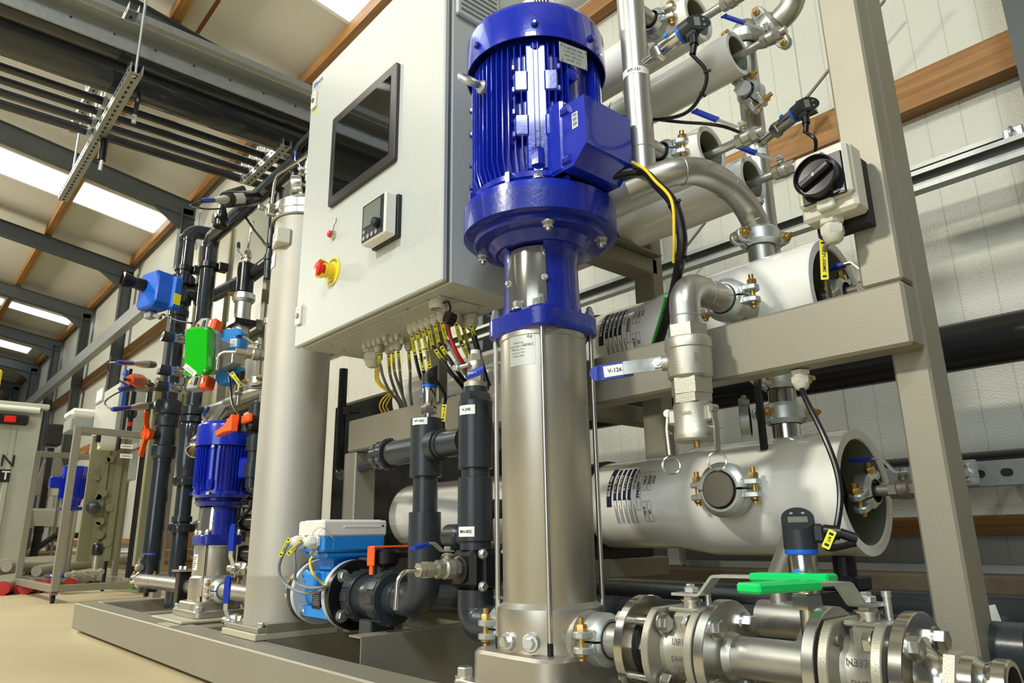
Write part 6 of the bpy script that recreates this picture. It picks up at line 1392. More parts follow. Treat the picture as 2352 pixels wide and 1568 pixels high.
g = MB('plastic_grey'); g.box((-.028, -.118, -.01), (.05, .035, .04), M, .006); g.cyl(M @ V((.01, -.125, -.01)), M @ V((.045, -.14, -.02)), .011, n=14); pt.append(P('plug', g, label='grey connector plug'))
thing('electric_actuator', 'bright blue valve actuator with black round knob, at the top of the outer left riser', 'actuator', pt, origin=p)
cable('actuator_cable', 'thin dark cable from the blue actuator across the outer riser', [M @ V((.045, -.14, -.02)), at(375, 722, Y=YL-.1), at(405, 735, Y=YL-.07), at(440, 742, Y=YL-.05)], .005)
# black pipe clamps with brackets
for (xx, py, f, lb) in ((xA, 619, za, 'outer'), (xB, 612, zb_, 'inner')):
    g = MB('black'); z_ = f(py); g.lathe([(rA+.001, -.014), (rA+.009, -.014), (rA+.009, .014), (rA+.001, .014)], T(xx, YL, z_), 28, cap=False); g.box((xx+.025, YL+rA+.022, z_), (.05, .05, .045), b=.004); solo('pipe_clamp', 'black plastic clamp near the top of the %s left riser' % lb, 'clamp', g, origin=(xx, YL, z_))
# diagonal dark branch to the right
pipe('pvc_branch', 'dark plastic branch slanting back between the left risers and the strainer', [(xA+.05, YL+.16, zt_), (xB+.05, YL+.20, zt_), (-2.75, YL+.20, zt_+.03)], rB, 'pvc', bend=.06)
# three small transmitters pointing to the camera side
for (px, py, lb) in ((405, 777, 'uppermost'), (398, 852, 'middle'), (392, 889, 'lowest')):
    e = at(px+38, py+4, Y=YL); y0 = YL-.02; zz_ = at(px+22, py+3, Y=YL-.06).z; xx = at(px+22, py+3, Y=YL-.06).x
    M = frame((xx+.0, YL-.03, zz_), (0, -1, 0), (0, 0, 1)); transmitter(M, 'black headed transmitter on the left risers, %s of the three in a column' % lb, s=1.55, cable=None, nip=.05, face=.25, group='three transmitters on the left risers')
    pr = [o for o in bpy.data.objects if o.name.startswith('pressure_transmitter')][-1]
    g = MB('label_white'); Lr = M @ frame((0, 0, -.025), (0, 0, 1)); g.lathe([(.0125, -.012), (.0125, .012)], Lr, 20, cap=False); solo('tag_ring', 'white tag ring on the %s of the three transmitters' % lb, 'tag', g, M=None, origin=M.translation)
    g = MB('pvc'); g.cyl((xx, YL-.035, zz_), (xx, YL+.03, zz_), .014, n=16); solo('sensor_saddle', 'dark saddle joining the %s of the three transmitters to the riser' % lb, 'saddle', g, origin=(xx, YL, zz_))
# transparent-capped electrodes (left of the outer riser) with cables
for i, (tx, ty, bx, by, lb) in enumerate(((268, 832, 350, 837, 'top'), (288, 871, 338, 877, 'orange capped'), (258, 940, 348, 931, 'bottom'), (275, 893, 345, 892, 'middle'))):
    e = at(bx, by, Y=YL-.03); s_ = at(tx, ty, Y=YL-.33); M = frame(e, s_-e); K = (s_-e).length/.27; g = MB('black'); g.lathe([(.020, -.02), (.022, .05*K), (.016, .06*K)], M, 20); pt = [P('holder', g)]
    if i == 1:
        K *= 1.1; g = MB('plastic_white'); g.cyl(M @ V((0, 0, .04*K)), M @ V((0, 0, .09*K)), .024, n=20); pt.append(P('collar', g)); g = MB('orange'); g.lathe([(.034, .09*K), (.037, .11*K), (.035, .16*K), (.022, .19*K), (.020, .21*K)], M, 20); pt.append(P('orange_cap', g, label='orange cap')); g = MB('black'); g.cyl(M @ V((0, 0, .21*K)), M @ V((0, 0, .245*K)), .008, n=10); pt.append(P('cable_end', g))
    else:
        g = MB('gland_beige'); g.lathe([(.021, .05*K), (.022, .085*K), (.012, .15*K), (.0105, .17*K)], M, 20); pt.append(P('electrode_body', g)); g = MB('blue_sleeve'); g.lathe([(.0125, .165*K), (.0125, .26*K), (.008, .27*K)], M, 16); pt.append(P('blue_boot', g, label='blue cable boot'))
    thing('electrode', 'electrode pointing left from the outer riser, the %s one' % lb, 'sensor', pt, origin=e)
    if i in (0, 2):
        tp = M @ V((0, 0, .265*K)); yy = tp.y
        lp = [tp] + ([at(252, 834, Y=yy-.01), at(250, 850, Y=yy), at(272, 872, Y=YL-.25), at(305, 886, Y=YL-.15), at(365, 884, Y=YL-.03)] if i == 0 else [at(244, 932, Y=yy-.01), at(243, 920, Y=yy), at(270, 902, Y=YL-.22), at(310, 888, Y=YL-.12), at(365, 883, Y=YL-.02)])
        cable('electrode_cable', 'black cable looping from the %s electrode' % lb, lp, .0045)
# electrode up at the manifold, small valve and clip
e = at(585, 455, Y=YL-.05); s_ = at(520, 458, Y=YL-.24); M = frame(e, s_-e); ln = (s_-e).length; g = MB('pvc_black'); g.lathe([(.034, 0), (.034, ln*.98), (.030, ln)], M, 28); g.m('label_white'); g.lathe([(.0345, ln*.62), (.0345, ln*.95)], M @ RZ(R(0)), 8, R(-60), R(20), cap=False)
pt = [P('holder', g)]; g = MB('gland_beige'); g.lathe([(.016, ln), (.018, ln+.02), (.011, ln+.10), (.009, ln+.14)], M, 20); pt.append(P('electrode_body', g)); g = MB('blue_sleeve'); g.lathe([(.010, ln+.13), (.010, ln+.22), (.007, ln+.23)], M, 16); pt.append(P('blue_boot', g))
thing('electrode', 'black holder with blue-booted electrode sticking out left of the upper manifold', 'sensor', pt, origin=e)
tp = M @ V((0, 0, ln+.23)); cable('electrode_cable', 'black cable curling under the electrode of the upper manifold', [tp, tp+V((-.03, -.03, -.02)), at(452, 476, Y=.9), at(475, 480, Y=.95), at(512, 479, Y=1.0)], .004)
p = at(508, 500, Y=YL-.09); g = MB('pvc_black'); g.lathe([(.028, -.05), (.034, -.045), (.034, -.005), (.026, 0), (.026, .02), (.018, .05), (.018, .08)], None, 24); g.box((-.04, -.01, .01), (.04, .03, .05), b=.004); g.m('orange'); g.box((-.065, -.012, .018), (.012, .022, .022), b=.002); g.m('pvc_black'); g.tube(fillet([V((0, 0, .06)), V((0, 0, .12)), V((.12, .05, .12))], .03, 6), .017, 16); g.m('label_white'); g.box((.018, -.032, -.005), (.03, .002, .014)); g.box((.055, -.035, .035), (.022, .002, .045), Matrix.Rotation(.4, 4, 'Y'))
solo('plastic_valve', 'small black plastic valve with orange tab hanging on the upper manifold', 'valve', g, M=T(p))
cable('manifold_cable', 'black cable sagging from the manifold to the junction box on the column', [at(565, 500, Y=YL+.02), at(585, 530, Y=YL+.0), at(600, 548, Y=YL-.05), at(608, 560, Y=1.0), at(618, 567, Y=.98)], .0055)
# lower strainer vessel with sample valve
Ys = 1.28
def cylpx(g, px, py0, py1, hw, Y, n_=28):
    a = at(px, (py0+py1)/2, Y=Y); x = a.x; z0, z1 = zof(py1, x, Y), zof(py0, x, Y); r = hw/ppm(a); g.cyl((x, Y, z0), (x, Y, z1), r, n=n_, ch=.002); return x, z0, z1, r
g = MB('pvc_black'); x, z0, z1, r = cylpx(g, 564, 608, 672, 19, Ys); g.m('label_white'); g.lathe([(r+.001, z1-.035), (r+.001, z1-.005)], T(x, Ys, 0), 10, R(-150), R(-105), cap=False); pt = [P('black_body', g)]; g = MB('galv_bright'); g.lathe([(r, z0-.005), (r*1.3, z0-.01), (r*1.35, z0-.04), (r*1.1, z0-.055)], T(x, Ys, 0), 28); g.m('zinc_gold'); g.bolt((x-.0, Ys-r*1.35, z0-.02), (0, -1, 0), .010, .02); g.m('pipe_steel'); g.cyl((x, Ys, z0-.35), (x, Ys, z0-.05), r*.95, n=28); pt.append(P('steel_neck', g)); g = MB('black'); g.box((x, Ys, z0-.17), (r*2.8, r*2.6, .03), b=.003); pt.append(P('clamp_plate', g))
thing('strainer', 'upright black and steel strainer with a bent vent tube on top, left of the column', 'strainer', pt, origin=(x, Ys, z0))
M = frame((x, Ys, z1+.045), (0, 0, 1), (-.8, -.6, 0)); ball_valve(M, 'small vent valve with blue lever on top of the strainer', s=1.15, lever=.075, flip=1, nip=.02, nip2=.01, lift=.02)
g = MB('polished'); g.tube(fillet([V((x, Ys, z1+.07)), V((x+.012, Ys, z1+.225)), V((x+.05, Ys, z1+.235)), V((x+.05, Ys-.01, z1+.16))], .016, 6), .006, 12); solo('vent_tube', 'thin hooked stainless tube above the strainer', 'tube', g, origin=(x, Ys, z1))
# pipes standing between strainer and column
for (px, y0_, y1_, hw, mt_, lb) in ((622, 440, 640, 8, 'pvc', 'thin dark pipe with black clamps standing left of the column top'), (612, 700, 930, 8, 'bead_steel', 'slim steel riser left of the column'),):
    g = MB(mt_); a = at(px, (y0_+y1_)/2, Y=1.16); x = a.x; z0, z1 = zof(y1_, x, 1.16), zof(y0_, x, 1.16); r = hw/ppm(a); g.cyl((x, 1.16, z0), (x, 1.16, z1), r, n=20)
    for f in (.2, .8): g.lathe([(r, 0), (r*1.35, .003), (r*1.35, .027), (r, .03)], T(x, 1.16, z0+(z1-z0)*f), 20)
    solo('riser_pipe', lb, 'pipe', g, origin=(x, 1.16, z0))
for (pxt, pyt, pxb, pyb, hw, Y, lb) in ((672, 350, 672, 445, 8, 1.12, 'right-hand dark pipe rising behind the pressure gauge'), (647, 395, 640, 480, 8, 1.15, 'left-hand dark pipe rising beside the column lid')):
    a = at(pxb, pyb, Y=Y); b_ = at(pxt, pyt, Y=Y); x = a.x; r = hw/ppm(a); g = MB('pvc'); g.tube(fillet([V((x, Y, a.z-.05)), V((x, Y, b_.z)), V((x+.35, Y, b_.z+.02))], .05, 8), r, 24); g.torus(T(x, Y, a.z+.10), r, .004); solo('riser_pipe', lb, 'pipe', g, origin=a)
p = at(672, 424, Y=1.0); g = MB('brushed'); Mg = frame(p, V((-.55, -1, -.1))); g.lathe([(.024, -.035), (.034, -.03), (.036, 0), (.034, .004), (.031, .004), (.031, .001)], Mg, 36, cap=False); g.cyl(p, p+V((.03, .05, -.06)), .008, n=12); g2 = MB('label_white'); g2.lathe([(.031, .001), (.0001, .0012)], Mg, 36, cap=False); g2.m('ink'); g2.box((.004, .006, .002), (.002, .022, .0008), Mg @ RZ(.6))
for k in range(9): g2.box((0, .024, .0018), (.0012, .006, .0006), Mg @ RZ(R(-120+30*k)))
thing('pressure_gauge', 'round steel pressure gauge with white dial above the column lid', 'gauge', [P('gauge_case', g), P('dial', g2, label='white dial')], origin=p)
g = MB('polished'); g.tube(fillet([at(708, 355, Y=.98), at(632, 405, Y=.98), at(624, 470, Y=.98)], .03, 6), .006, 12); solo('thin_tube', 'thin bent stainless tube running from the column clamp to the cabinet', 'tube', g, origin=at(632, 405, Y=.98))
p = at(708, 388, Y=1.14); M = frame(p, (0, 0, 1), (-.6, -.8, 0)); ball_valve(M, 'small valve with blue handle half hidden by the cabinet corner', s=1.1, lever=.07, nip=.03, nip2=.02)
# green pneumatic actuator with grey base
p = at(468, 808, Y=.93); A = V((.80, .42, 0)).normalized(); Nf = V((-.42, -.90, .10)).normalized()
Nf = V((.10, -1, 0)).normalized(); M = frame(p, Nf, V((1, .10, 0)))
x0_, x1_ = at(440, 808, Y=.93).x, at(500, 808, Y=.93).x
def body(g, hw, hh, dz0, dz1, c=.02, b=.008): g.prism([(-hw+c, -hh), (hw-c, -hh), (hw, -hh+c), (hw, hh-c), (hw-c, hh), (-hw+c, hh), (-hw, hh-c), (-hw, -hh+c)], dz1-dz0, Mg_ @ T(0, 0, dz0), b)
Mg_ = frame(p, V((.62, -.78, -.12)), V((.78, .62, 0))); g = MB('green_paint'); body(g, .055, .098, 0, .055, .018, .010); g.box((-.01, -.095, .03), (.085, .012, .05), Mg_, .003)
pt = [P('green_cover', g, label='glossy green cover')]
g = MB('zinc')
for u in (-1, 1):
    for v_ in (-1, 1): g.cyl(Mg_ @ V((u*.045, v_*.085, .053)), Mg_ @ V((u*.045, v_*.085, .058)), .006, n=10)
pt.append(P('cover_screws', g))
g = MB('plastic_grey'); body(g, .057, .094, -.035, 0, .018, .004); g.box((.02, .01, -.085), (.07, .09, .10), Mg_, .006); pt.append(P('grey_base', g))
g = MB('label_white'); g.box((0, 0, 0), (.065, .022, .0015), Mg_ @ T(-.022, -.080, .0555) @ RZ(R(-38))); g.m('ink_grey')
for i in range(3): g.box((0, -.006+i*.005, .001), (.05-.01*i, .0012, .0006), Mg_ @ T(-.022, -.080, .0555) @ RZ(R(-38)))
pt.append(P('type_label', g, label='white type label at the lower corner'))
thing('valve_actuator', 'shiny green valve actuator box in the middle of the left pipework', 'actuator', pt, origin=p)
g = MB('bead_steel'); a = at(530, 830, Y=1.02); g.box((0, 0, 0), (.16, .05, .05), T(a), .003); solo('mounting_bracket', 'flat grey bracket reaching right from the green actuator', 'bracket', g, origin=a)
p = at(535, 785, Y=1.06); Mg_ = frame(p, V((.55, -.83, 0)), V((.83, .55, 0))); g = MB('valve_sky'); body(g, .055, .052, -.03, .03, .018, .006); g2 = MB('valve_sky'); 
lb = MB('label_white'); lb.cyl(Mg_ @ V((-.025, -.012, .030)), Mg_ @ V((-.025, -.012, .0315)), .013, n=20); lb.box((.026, -.014, .031), (.034, .036, .001), Mg_); lb.m('ink_grey')
for i in range(4): lb.box((.026, -.004-i*.006, .0318), (.026, .0014, .0006), Mg_)
body(g, .050, .045, -.03, .02, .02, .006)
thing('electric_actuator', 'sky blue actuator with white stickers right behind the green actuator', 'actuator', [P('actuator_case', g), P('stickers', lb)], origin=p)
p = at(530, 860, Y=1.06); Mg_ = frame(p, V((.55, -.83, 0)), V((.83, .55, 0))); g = MB('valve_sky'); g.prism([(-.055, .03), (.05, .03), (.055, .0), (.02, -.04), (-.04, -.045), (-.055, -.02)], .06, Mg_ @ T(0, 0, -.03), b=.005); solo('electric_actuator', 'sky blue lower half of the actuator below the grey bracket', 'actuator', g, origin=p)
for (px, py, dy, lb) in ((480, 750, .0, 'above'), (463, 880, 0, 'below')):
    p = at(px, py, Y=.97); Mg_ = frame(p, V((.45, -.9, .2)), V((.9, .45, 0))); g = MB('plastic_grey'); g.prism([(-.055, -.03), (.01, -.03), (.01, .03), (-.03, .035), (-.055, .01)], .05, Mg_ @ T(0, 0, -.025), b=.004); g.m('black'); g.box((-.005, 0, .027), (.014, .035, .004), Mg_); g.m('red' if lb == 'above' else 'tag_yellow'); g.cyl(Mg_ @ V((-.035, -.002, .024)), Mg_ @ V((-.035, -.002, .032)), .006, n=12); pt = [P('grey_half', g)]; g = MB('orange'); g.box((.034, -.004, 0), (.045, .055, .05), Mg_, .006); g.m('label_white'); g.box((.03, -.0, .0265), (.010, .03, .001), Mg_); pt.append(P('orange_half', g))
    thing('limit_switch', 'grey and orange switch box just %s the green actuator' % lb, 'switch', pt, origin=p)
# bent sample tube and valves right of the green actuator
p = at(600, 812, Y=1.0); M = frame(p, V((-.25, -1, 0)), (0, 0, 1)); 
M = frame(at(588, 813, Y=1.02), V((-.2, -1, .05)), (0, 0, 1)); ball_valve(M, 'stainless sample valve with navy lever right of the green actuator', s=1.35, lever=.07, nip=.05, nip2=.04, lift=.012)
b0 = M @ V((0, 0, .06)); b1 = at(502, 808, Y=b0.y-.06); b2 = at(498, 850, Y=b0.y-.06); g = MB('polished'); g.tube(fillet([b0, b1, b2], .03, 8), .0065, 14); solo('sample_tube', 'thick bent stainless tube in front of the green actuator', 'tube', g, origin=b1)
p = at(592, 875, Y=1.1); coupling(frame(p, (0, 0, 1), (.3, -1, 0)), .022, 'old galvanised coupling on the slim riser left of the column')
p = at(554, 862, Y=1.08); M = frame(at(548, 908, Y=1.08), (.06, 0, 1), (-1, -.4, 0)); transmitter(M, 'black capped transmitter standing on the slanting steel pipe', s=1.0, nip=.04)
cable('sensor_cable', 'grey cable with yellow tag sagging right of the sky blue actuator', [at(524, 850, Y=1.04), at(530, 862, Y=1.03), at(552, 878, Y=1.03), at(575, 890, Y=1.04), at(600, 890, Y=1.08)], .005, 'grey_cable'); a = at(543, 871, Y=1.02); tag(frame(a, vd(a.x, a.y), at(552, 879, Y=1.02)-at(530, 862, Y=1.02)), .07, .016, 'XV-201', 'yellow tag on the sagging grey cable', .008)
cable('drop_cable', 'dark cable dropping from the sky blue actuator to the smaller pump', [at(526, 858, Y=1.04), at(530, 890, Y=1.02), at(535, 930, Y=1.0), at(555, 960, Y=1.0)], .0045)
# slanting steel pipe along x with hose branch
Yd = 1.24; a, b_ = at(606, 893, Y=Yd), at(485, 945, Y=Yd); z_ = (a.z+b_.z)/2; g = MB('pipe_steel'); g.cyl((b_.x-.2, Yd, z_), (a.x+.5, Yd, z_), .030, n=28)
c_ = V((at(518, 932, Y=Yd).x, Yd, z_)); d_ = at(462, 1010, Y=Yd-.16); g.cyl(c_, d_, .026, n=24); solo('steel_pipe', 'slanting steel pipe with a branch, above the smaller blue motor', 'pipe', g, origin=c_)
L = (d_-c_).normalized(); Mh = frame(d_, L); g = MB('polished'); g.lathe([(.030, -.02), (.036, -.01), (.036, .03), (.030, .04), (.036, .05), (.038, .09), (.034, .095), (.028, .095), (.028, .0)], Mh, 32, cap=False); g.hexa((0, 0, .0), (0, 0, 1), .040, .02, Mh, ch=False); solo('hose_adapter', 'shiny open hose adapter pointing down left of the smaller blue motor', 'adapter', g, origin=d_)
M = frame(c_.lerp(d_, .55), L, (-.8, -.3, .5)); ball_valve(M, 'small valve with violet blue lever left above the smaller blue motor', s=1.3, lever=.12, nip=.01, nip2=.01, flip=-1)
# orange handled valve near column
p = at(572, 975, Y=1.0); g = MB('black'); g.cyl((0, 0, -.03), (0, 0, .03), .040, n=24); g.box((.03, 0, 0), (.08, .05, .05), b=.01); pt = [P('valve_body', g)]; g = MB('orange'); hd = V((-1, -.15, -.05)).normalized(); g.bar(V((.02, -.03, .012)), V((.10, -.035, .012)), .018, .03, b=.004); g.prism([(.02, -.03), (.02, .03), (-.05, .0), (-.13, -.015), (-.13, -.035), (-.05, -.03)], .03, frame((0, -.045, 0), (0, -1, 0), (1, 0, 0)), b=.004); pt.append(P('orange_handle', g))
thing('plastic_valve', 'black valve with pointed orange handle above the smaller blue motor', 'valve', pt, M=T(p))
g = MB('pvc'); a = at(592, 940, Y=1.12); g.cyl((a.x, 1.12, zof(1120, a.x, 1.12)), (a.x, 1.12, zof(925, a.x, 1.12)), .026, n=20); 
for py in (945, 1020, 1080): z_ = zof(py, a.x, 1.12); g.lathe([(.026, -.03), (.034, -.028), (.034, .028), (.026, .03)], T(a.x, 1.12, z_), 20)
solo('riser_pipe', 'dark plastic pipe with couplings hidden between smaller motor and column', 'pipe', g, origin=a)
# blue sleeved valves beside the column foot
for (px, py, lb) in ((551, 1265, 'upper'), (540, 1385, 'lower')):
    e = at(px+2, py+40, D=hypot(CX, CY)+.20); M = frame(e, V((.8, .5, 0)), V((-.2, -1, 0))); 
    M = frame(e, V((.9, .45, 0)), V((.3, -1, 0))); ball_valve(M, 'drain valve with upright blue handle left of the column foot, the %s one' % lb, s=1.25, lever=.135, nip=.02, nip2=.06, ang=R(90) , flip=1, lift=.012)
cable('pump_cable', 'black cable loop between smaller blue pump and column', [at(545, 1195, Y=1.1), at(560, 1180, Y=1.08), at(575, 1165, Y=1.1), at(590, 1130, Y=1.15)], .008)
g = MB('spacer'); a = at(388, 1438, Y=.86); g.box((at(400, 1433, Z=.131).x, .875, .1315), (.14, .04, .0025)); solo('paper_strip', 'pale strip of tape lying on the front rail near the smaller pump', 'tape', g, origin=(a.x, .875, .13))
# pale vertical strip and the pale plastic tank behind
a = at(340, 1100, Y=1.20); x = a.x; z0, z1 = zof(1235, x, 1.2), zof(905, x, 1.2); g = MB('acrylic_green'); g.box((x, 1.20, (z0+z1)/2), (.05, .05, z1-z0+.3), b=.003); solo('pale_upright', 'pale olive strip standing behind the outer left riser', 'strip', g, origin=(x, 1.2, z0))
Yt = 1.46; xa_t, xb_t = at(442, 700, Y=Yt).x, at(612, 700, Y=Yt).x; za_t, zb_t = at(560, 940, Y=Yt).z, zof(505, (xa_t+xb_t)/2, Yt)
g = MB('acrylic_green'); g.box(((xa_t+xb_t)/2, Yt, (za_t+zb_t)/2), (xb_t-xa_t, .05, zb_t-za_t), b=.015)
for k in range(3): g.box((xa_t+.15+k*.3, Yt-.03, (za_t+zb_t)/2), (.05, .03, zb_t-za_t-.05), b=.006)
g.m('frame_steel'); g.box(((xa_t+xb_t)/2, Yt-.05, za_t+.42), (xb_t-xa_t+.1, .04, .06), b=.003); g.box(((xa_t+xb_t)/2, Yt, .6), (.06, .05, 1.0), b=.003)
solo('plastic_screen', 'large olive tinted plastic panel behind the left pipework', 'panel', g, origin=(xa_t, Yt, za_t))
# dark stack of pipework further back
for i in range(6):
    z_ = .35+i*.16; g = MB('pvc_black'); g.tube(fillet([V((-3.3, 1.5, z_)), V((-4.6, 1.5, z_)), V((-4.7, 1.62, z_)), V((-4.7, 1.8, z_))], .05, 5), .032, 16)
    for k in range(4): g.lathe([(.032, -.02), (.045, -.018), (.045, .018), (.032, .02)], frame((-4.4+k*.28, 1.5, z_), (1, 0, 0)), 16)
    solo('back_pipe', 'dark glossy plastic pipe in the stack behind the left risers, number %s from the floor' % ('one', 'two', 'three', 'four', 'five', 'six')[i], 'pipe', g, origin=(-4, 1.5, z_), group='stacked dark pipes behind the left risers')
for i in range(3):
    a = at(410+48*i, 1010+10*i, Y=1.42); x = a.x; g = MB('frame_steel' if i != 1 else 'pvc'); g.cyl((x, 1.385, .01), (x, 1.385, 1.6), .024, n=16) if i == 1 else g.box((x, 1.385, .80), (.05, .05, 1.58), b=.003); solo('back_upright', ('dark pipe' if i == 1 else 'steel upright')+' standing behind the risers, %s from left' % ('first', 'second', 'third')[i], 'upright', g, origin=(x, 1.42, .2))
# ============================================================ BEYOND THE SKID
c1, c2, c3 = at(125, 1352, Z=.10), at(40, 1335, Z=.10), at(262, 1340, Z=.10)
c3 = V((c1.x-.12, c1.y+.66, .10)); c4 = c2+(c3-c1); zt = 1.285; tt = .045
def post(g, p, z0, z1, t=.05): g.box((p.x, p.y, (z0+z1)/2), (t, t, z1-z0), b=.003)
ct = []
for p, h in ((c1, zt), (c2, zt-.05), (c3, zt), (c4, zt-.05)): g = MB('frame_steel'); post(g, p, .08, h); ct.append(P('post', g))
for a, b_, z_ in ((c1, c2, .10), (c1, c3, .10), (c2, c4, .10), (c3, c4, .10), (c2, c4, zt-.07), (c1, c3, zt-.025), (c3, c4, zt-.02)):
    g = MB('frame_steel'); d = (b_-a).normalized(); g.bar(V((a.x, a.y, z_))+d*.02, V((b_.x, b_.y, z_))-d*.02, .05, .05, b=.003); ct.append(P('rail', g))
ex = c3+(c3-c1).normalized()*.75; g = MB('frame_steel'); g.bar(V((c3.x, c3.y, zt-.025)), V((ex.x, ex.y, zt-.025)), .05, .05, b=.003); ct.append(P('rail', g)); g = MB('frame_steel'); post(g, ex, .08, zt); ct.append(P('post', g)); g = MB('frame_steel'); g.bar(V((c3.x, c3.y, .10)), V((ex.x, ex.y, .10)), .05, .05, b=.003); ct.append(P('rail', g))
for p in (c1, c2, c3, c4):
    g = MB('black'); g.cyl((p.x-.02, p.y-.012, .034), (p.x-.02, p.y+.012, .034), .034, n=24); g.m('dark_cast'); g.box((p.x-.01, p.y, .066), (.06, .045, .02), b=.003); g.box((p.x-.018, p.y-.018, .045), (.03, .003, .05)); ct.append(P('castor', g))
thing('wheeled_trolley', 'steel trolley frame on castors standing beyond the left end of the skid', 'trolley', ct, origin=c1)
# blue pump on the trolley
bp = (c1+c2+c3+c4)/4; bp = V((at(180, 1040, Y=1.32).x, 1.32, 0)); 
zz = lambda py: zof(py, bp.x, bp.y)
g = MB('motor_blue'); rb_ = 26/ppm((bp.x, bp.y, 1.0)); L = T(bp.x, bp.y, 0); zt_, zb2 = zz(985), zz(1095); g.lathe([(rb_*.7, zb2-.05), (rb_*.8, zb2), (rb_*.95, zb2+.02), (rb_*.95, zt_-.10), (rb_*1.05, zt_-.09), (rb_*1.02, zt_-.01), (rb_*.8, zt_)], L, 36)
for k in range(30): g.box((rb_*.97, 0, (zb2+zt_-.1)/2), (.02, .004, zt_-zb2-.12), L @ RZ(k*2*pi/30))
g.box((bp.x-.05, bp.y-rb_*1.2, (zb2+zt_)/2), (.10, .12, .10), b=.01); pt = [P('motor', g)]
g = MB('cast_blue'); g.lathe([(rb_*.6, zz(1125)), (rb_*.6, zb2-.05)], L, 24); g.box((bp.x, bp.y, zz(1125)), (rb_*1.7, rb_*1.7, .03), b=.006); g.box((bp.x, bp.y, .15), (.30, .20, .03), b=.01); pt.append(P('stool', g))
g = MB('bead_steel'); g.lathe([(rb_*.62, .16), (rb_*.62, zz(1125))], L, 30); pt.append(P('pump_tube', g))
thing('vertical_pump', 'slim vertical pump with blue motor inside the trolley frame', 'pump', pt, origin=(bp.x, bp.y, .15))
# olive plastic panel with pipe and valve heads
pc = c1.lerp(c3, .5); a_ = at(190, 1140, Y=1.42); g = MB('acrylic_green'); x_ = c1.x-.55
pA, pB = at(192, 1150, X=x_), at(285, 1150, X=x_); z0_, z1_ = at(240, 1288, X=x_).z, at(240, 1002, X=x_).z
g.box((x_, (pA.y+pB.y)/2, (z0_+z1_)/2), (.03, pB.y-pA.y, z1_-z0_), b=.004); g.box((x_+.02, pA.y+.12, (z0_+z1_)/2), (.03, .05, z1_-z0_), b=.004); g.box((x_+.02, pB.y-.08, (z0_+z1_)/2), (.04, .05, z1_-z0_), b=.004)
for i in range(14):
    random.seed(40+i); yy = pA.y+.06+random.random()*(pB.y-pA.y-.16); zq = z0_+.1+random.random()*(z1_-z0_-.2); g.cyl((x_+.01, yy, zq), (x_+.05, yy, zq), .02+.02*random.random(), n=16)
solo('fluid_block', 'olive translucent plastic block standing in the trolley frame', 'panel', g, origin=(x_, pA.y, z0_))
p = at(214, 1165, X=x_+.08); g = MB('pvc'); g.lathe([(.02, -.03), (.05, -.02), (.05, .02), (.03, .03)], frame((0, 0, 0), (1, -.4, 0)), 24); solo('round_valve', 'round dark grey valve on the olive plastic block', 'valve', g, M=T(p))
a, b_ = at(145, 1312, Y=1.28), at(238, 1310, X=c1.x-.1)
g = MB('pipe_steel'); g.cyl((c1.x-.05, 1.16, a.z), (c1.x-.1, b_.y, a.z+.01), .018, n=16)
for f in (.2, .5, .9): q = V((c1.x-.05, 1.16, a.z)).lerp(V((c1.x-.1, b_.y, a.z+.01)), f); g.lathe([(.018, -.012), (.030, -.010), (.030, .010), (.018, .012)], frame(q, (0, 1, 0)), 16)
solo('trolley_pipe', 'slim steel pipe with clamps low across the trolley', 'pipe', g, origin=a)
p = at(222, 1275, X=c1.x-.15); g = MB('pvc_black'); g.lathe([(.035, 0), (.04, .02), (.04, .075), (.03, .09)], None, 20); g.m('pipe_steel'); g.cyl((0, 0, -.16), (0, 0, 0), .022, n=16); solo('capped_sensor', 'dark capped sensor standing low in the trolley', 'sensor', g, M=T(p))
p = at(247, 1012, X=c1.x-.3); g = MB('gland_beige'); g.box((0, 0, 0), (.10, .12, .15), b=.006); g.m('black'); g.box((.04, .07, 0), (.12, .02, .15)); g.box((.02, -.075, .01), (.06, .035, .06), b=.006); solo('isolator_switch', 'small pale isolator box with black knob under the trolley top rail', 'switch', g, M=T(p))
for k in range(3):
    p = at(292-1*k, 1003+22*k, X=c3.x+.027); g = MB('label_white'); g.box((0, 0, 0), (.002, .09, .035)); g.m('ink_grey'); g.box((.0012, 0, 0), (.0006, .06, .006)); solo('name_label', 'white label on the right trolley post, %s of three' % ('top', 'middle', 'bottom')[k], 'label', g, M=T(p), group='labels on the trolley post')
# white lidded box above the trolley
p = at(190, 965, Y=1.55); g = MB('plastic_white'); s_ = 1/ppm(p); g.box((0, 0, .05), (.38, .30, .10), b=.03); g.m('plastic_grey'); g.box((0, 0, -.07), (.36, .28, .14), b=.01); solo('lidded_box', 'grey box with a domed white lid above the trolley', 'box', g, M=T(p))
# far control cabinet
Yc = 1.62; a = at(270, 930, Y=Yc); l_ = at(220, 930, Y=Yc); x1c, x0c = a.x, l_.x; ztc, zbc = zof(798, x1c, Yc), zof(1058, x1c, Yc)
yb2 = at(333, 930, X=x1c).y
g = MB('cabinet_grey'); g.box(((x0c+x1c)/2, (Yc+yb2)/2, (ztc+zbc)/2), (x1c-x0c, yb2-Yc, ztc-zbc), b=.006); pt = [P('cabinet_body', g)]
sz = (ztc-zbc); s_ = at(229, 908, Y=Yc-.01); g = MB('plastic_grey'); g.box((s_.x, Yc-.006, s_.z), ((x1c-x0c)*.34, .012, sz*.17), b=.003); g.m('label_white'); g.box((s_.x, Yc-.013, s_.z), ((x1c-x0c)*.26, .002, sz*.13)); pt.append(P('display', g, label='small screen on the door'))
g = MB('cabinet_seam'); g.box((x1c+.001, Yc+.05, (ztc+zbc)/2), (.004, .01, sz*.98)); pt.append(P('door_seam', g))
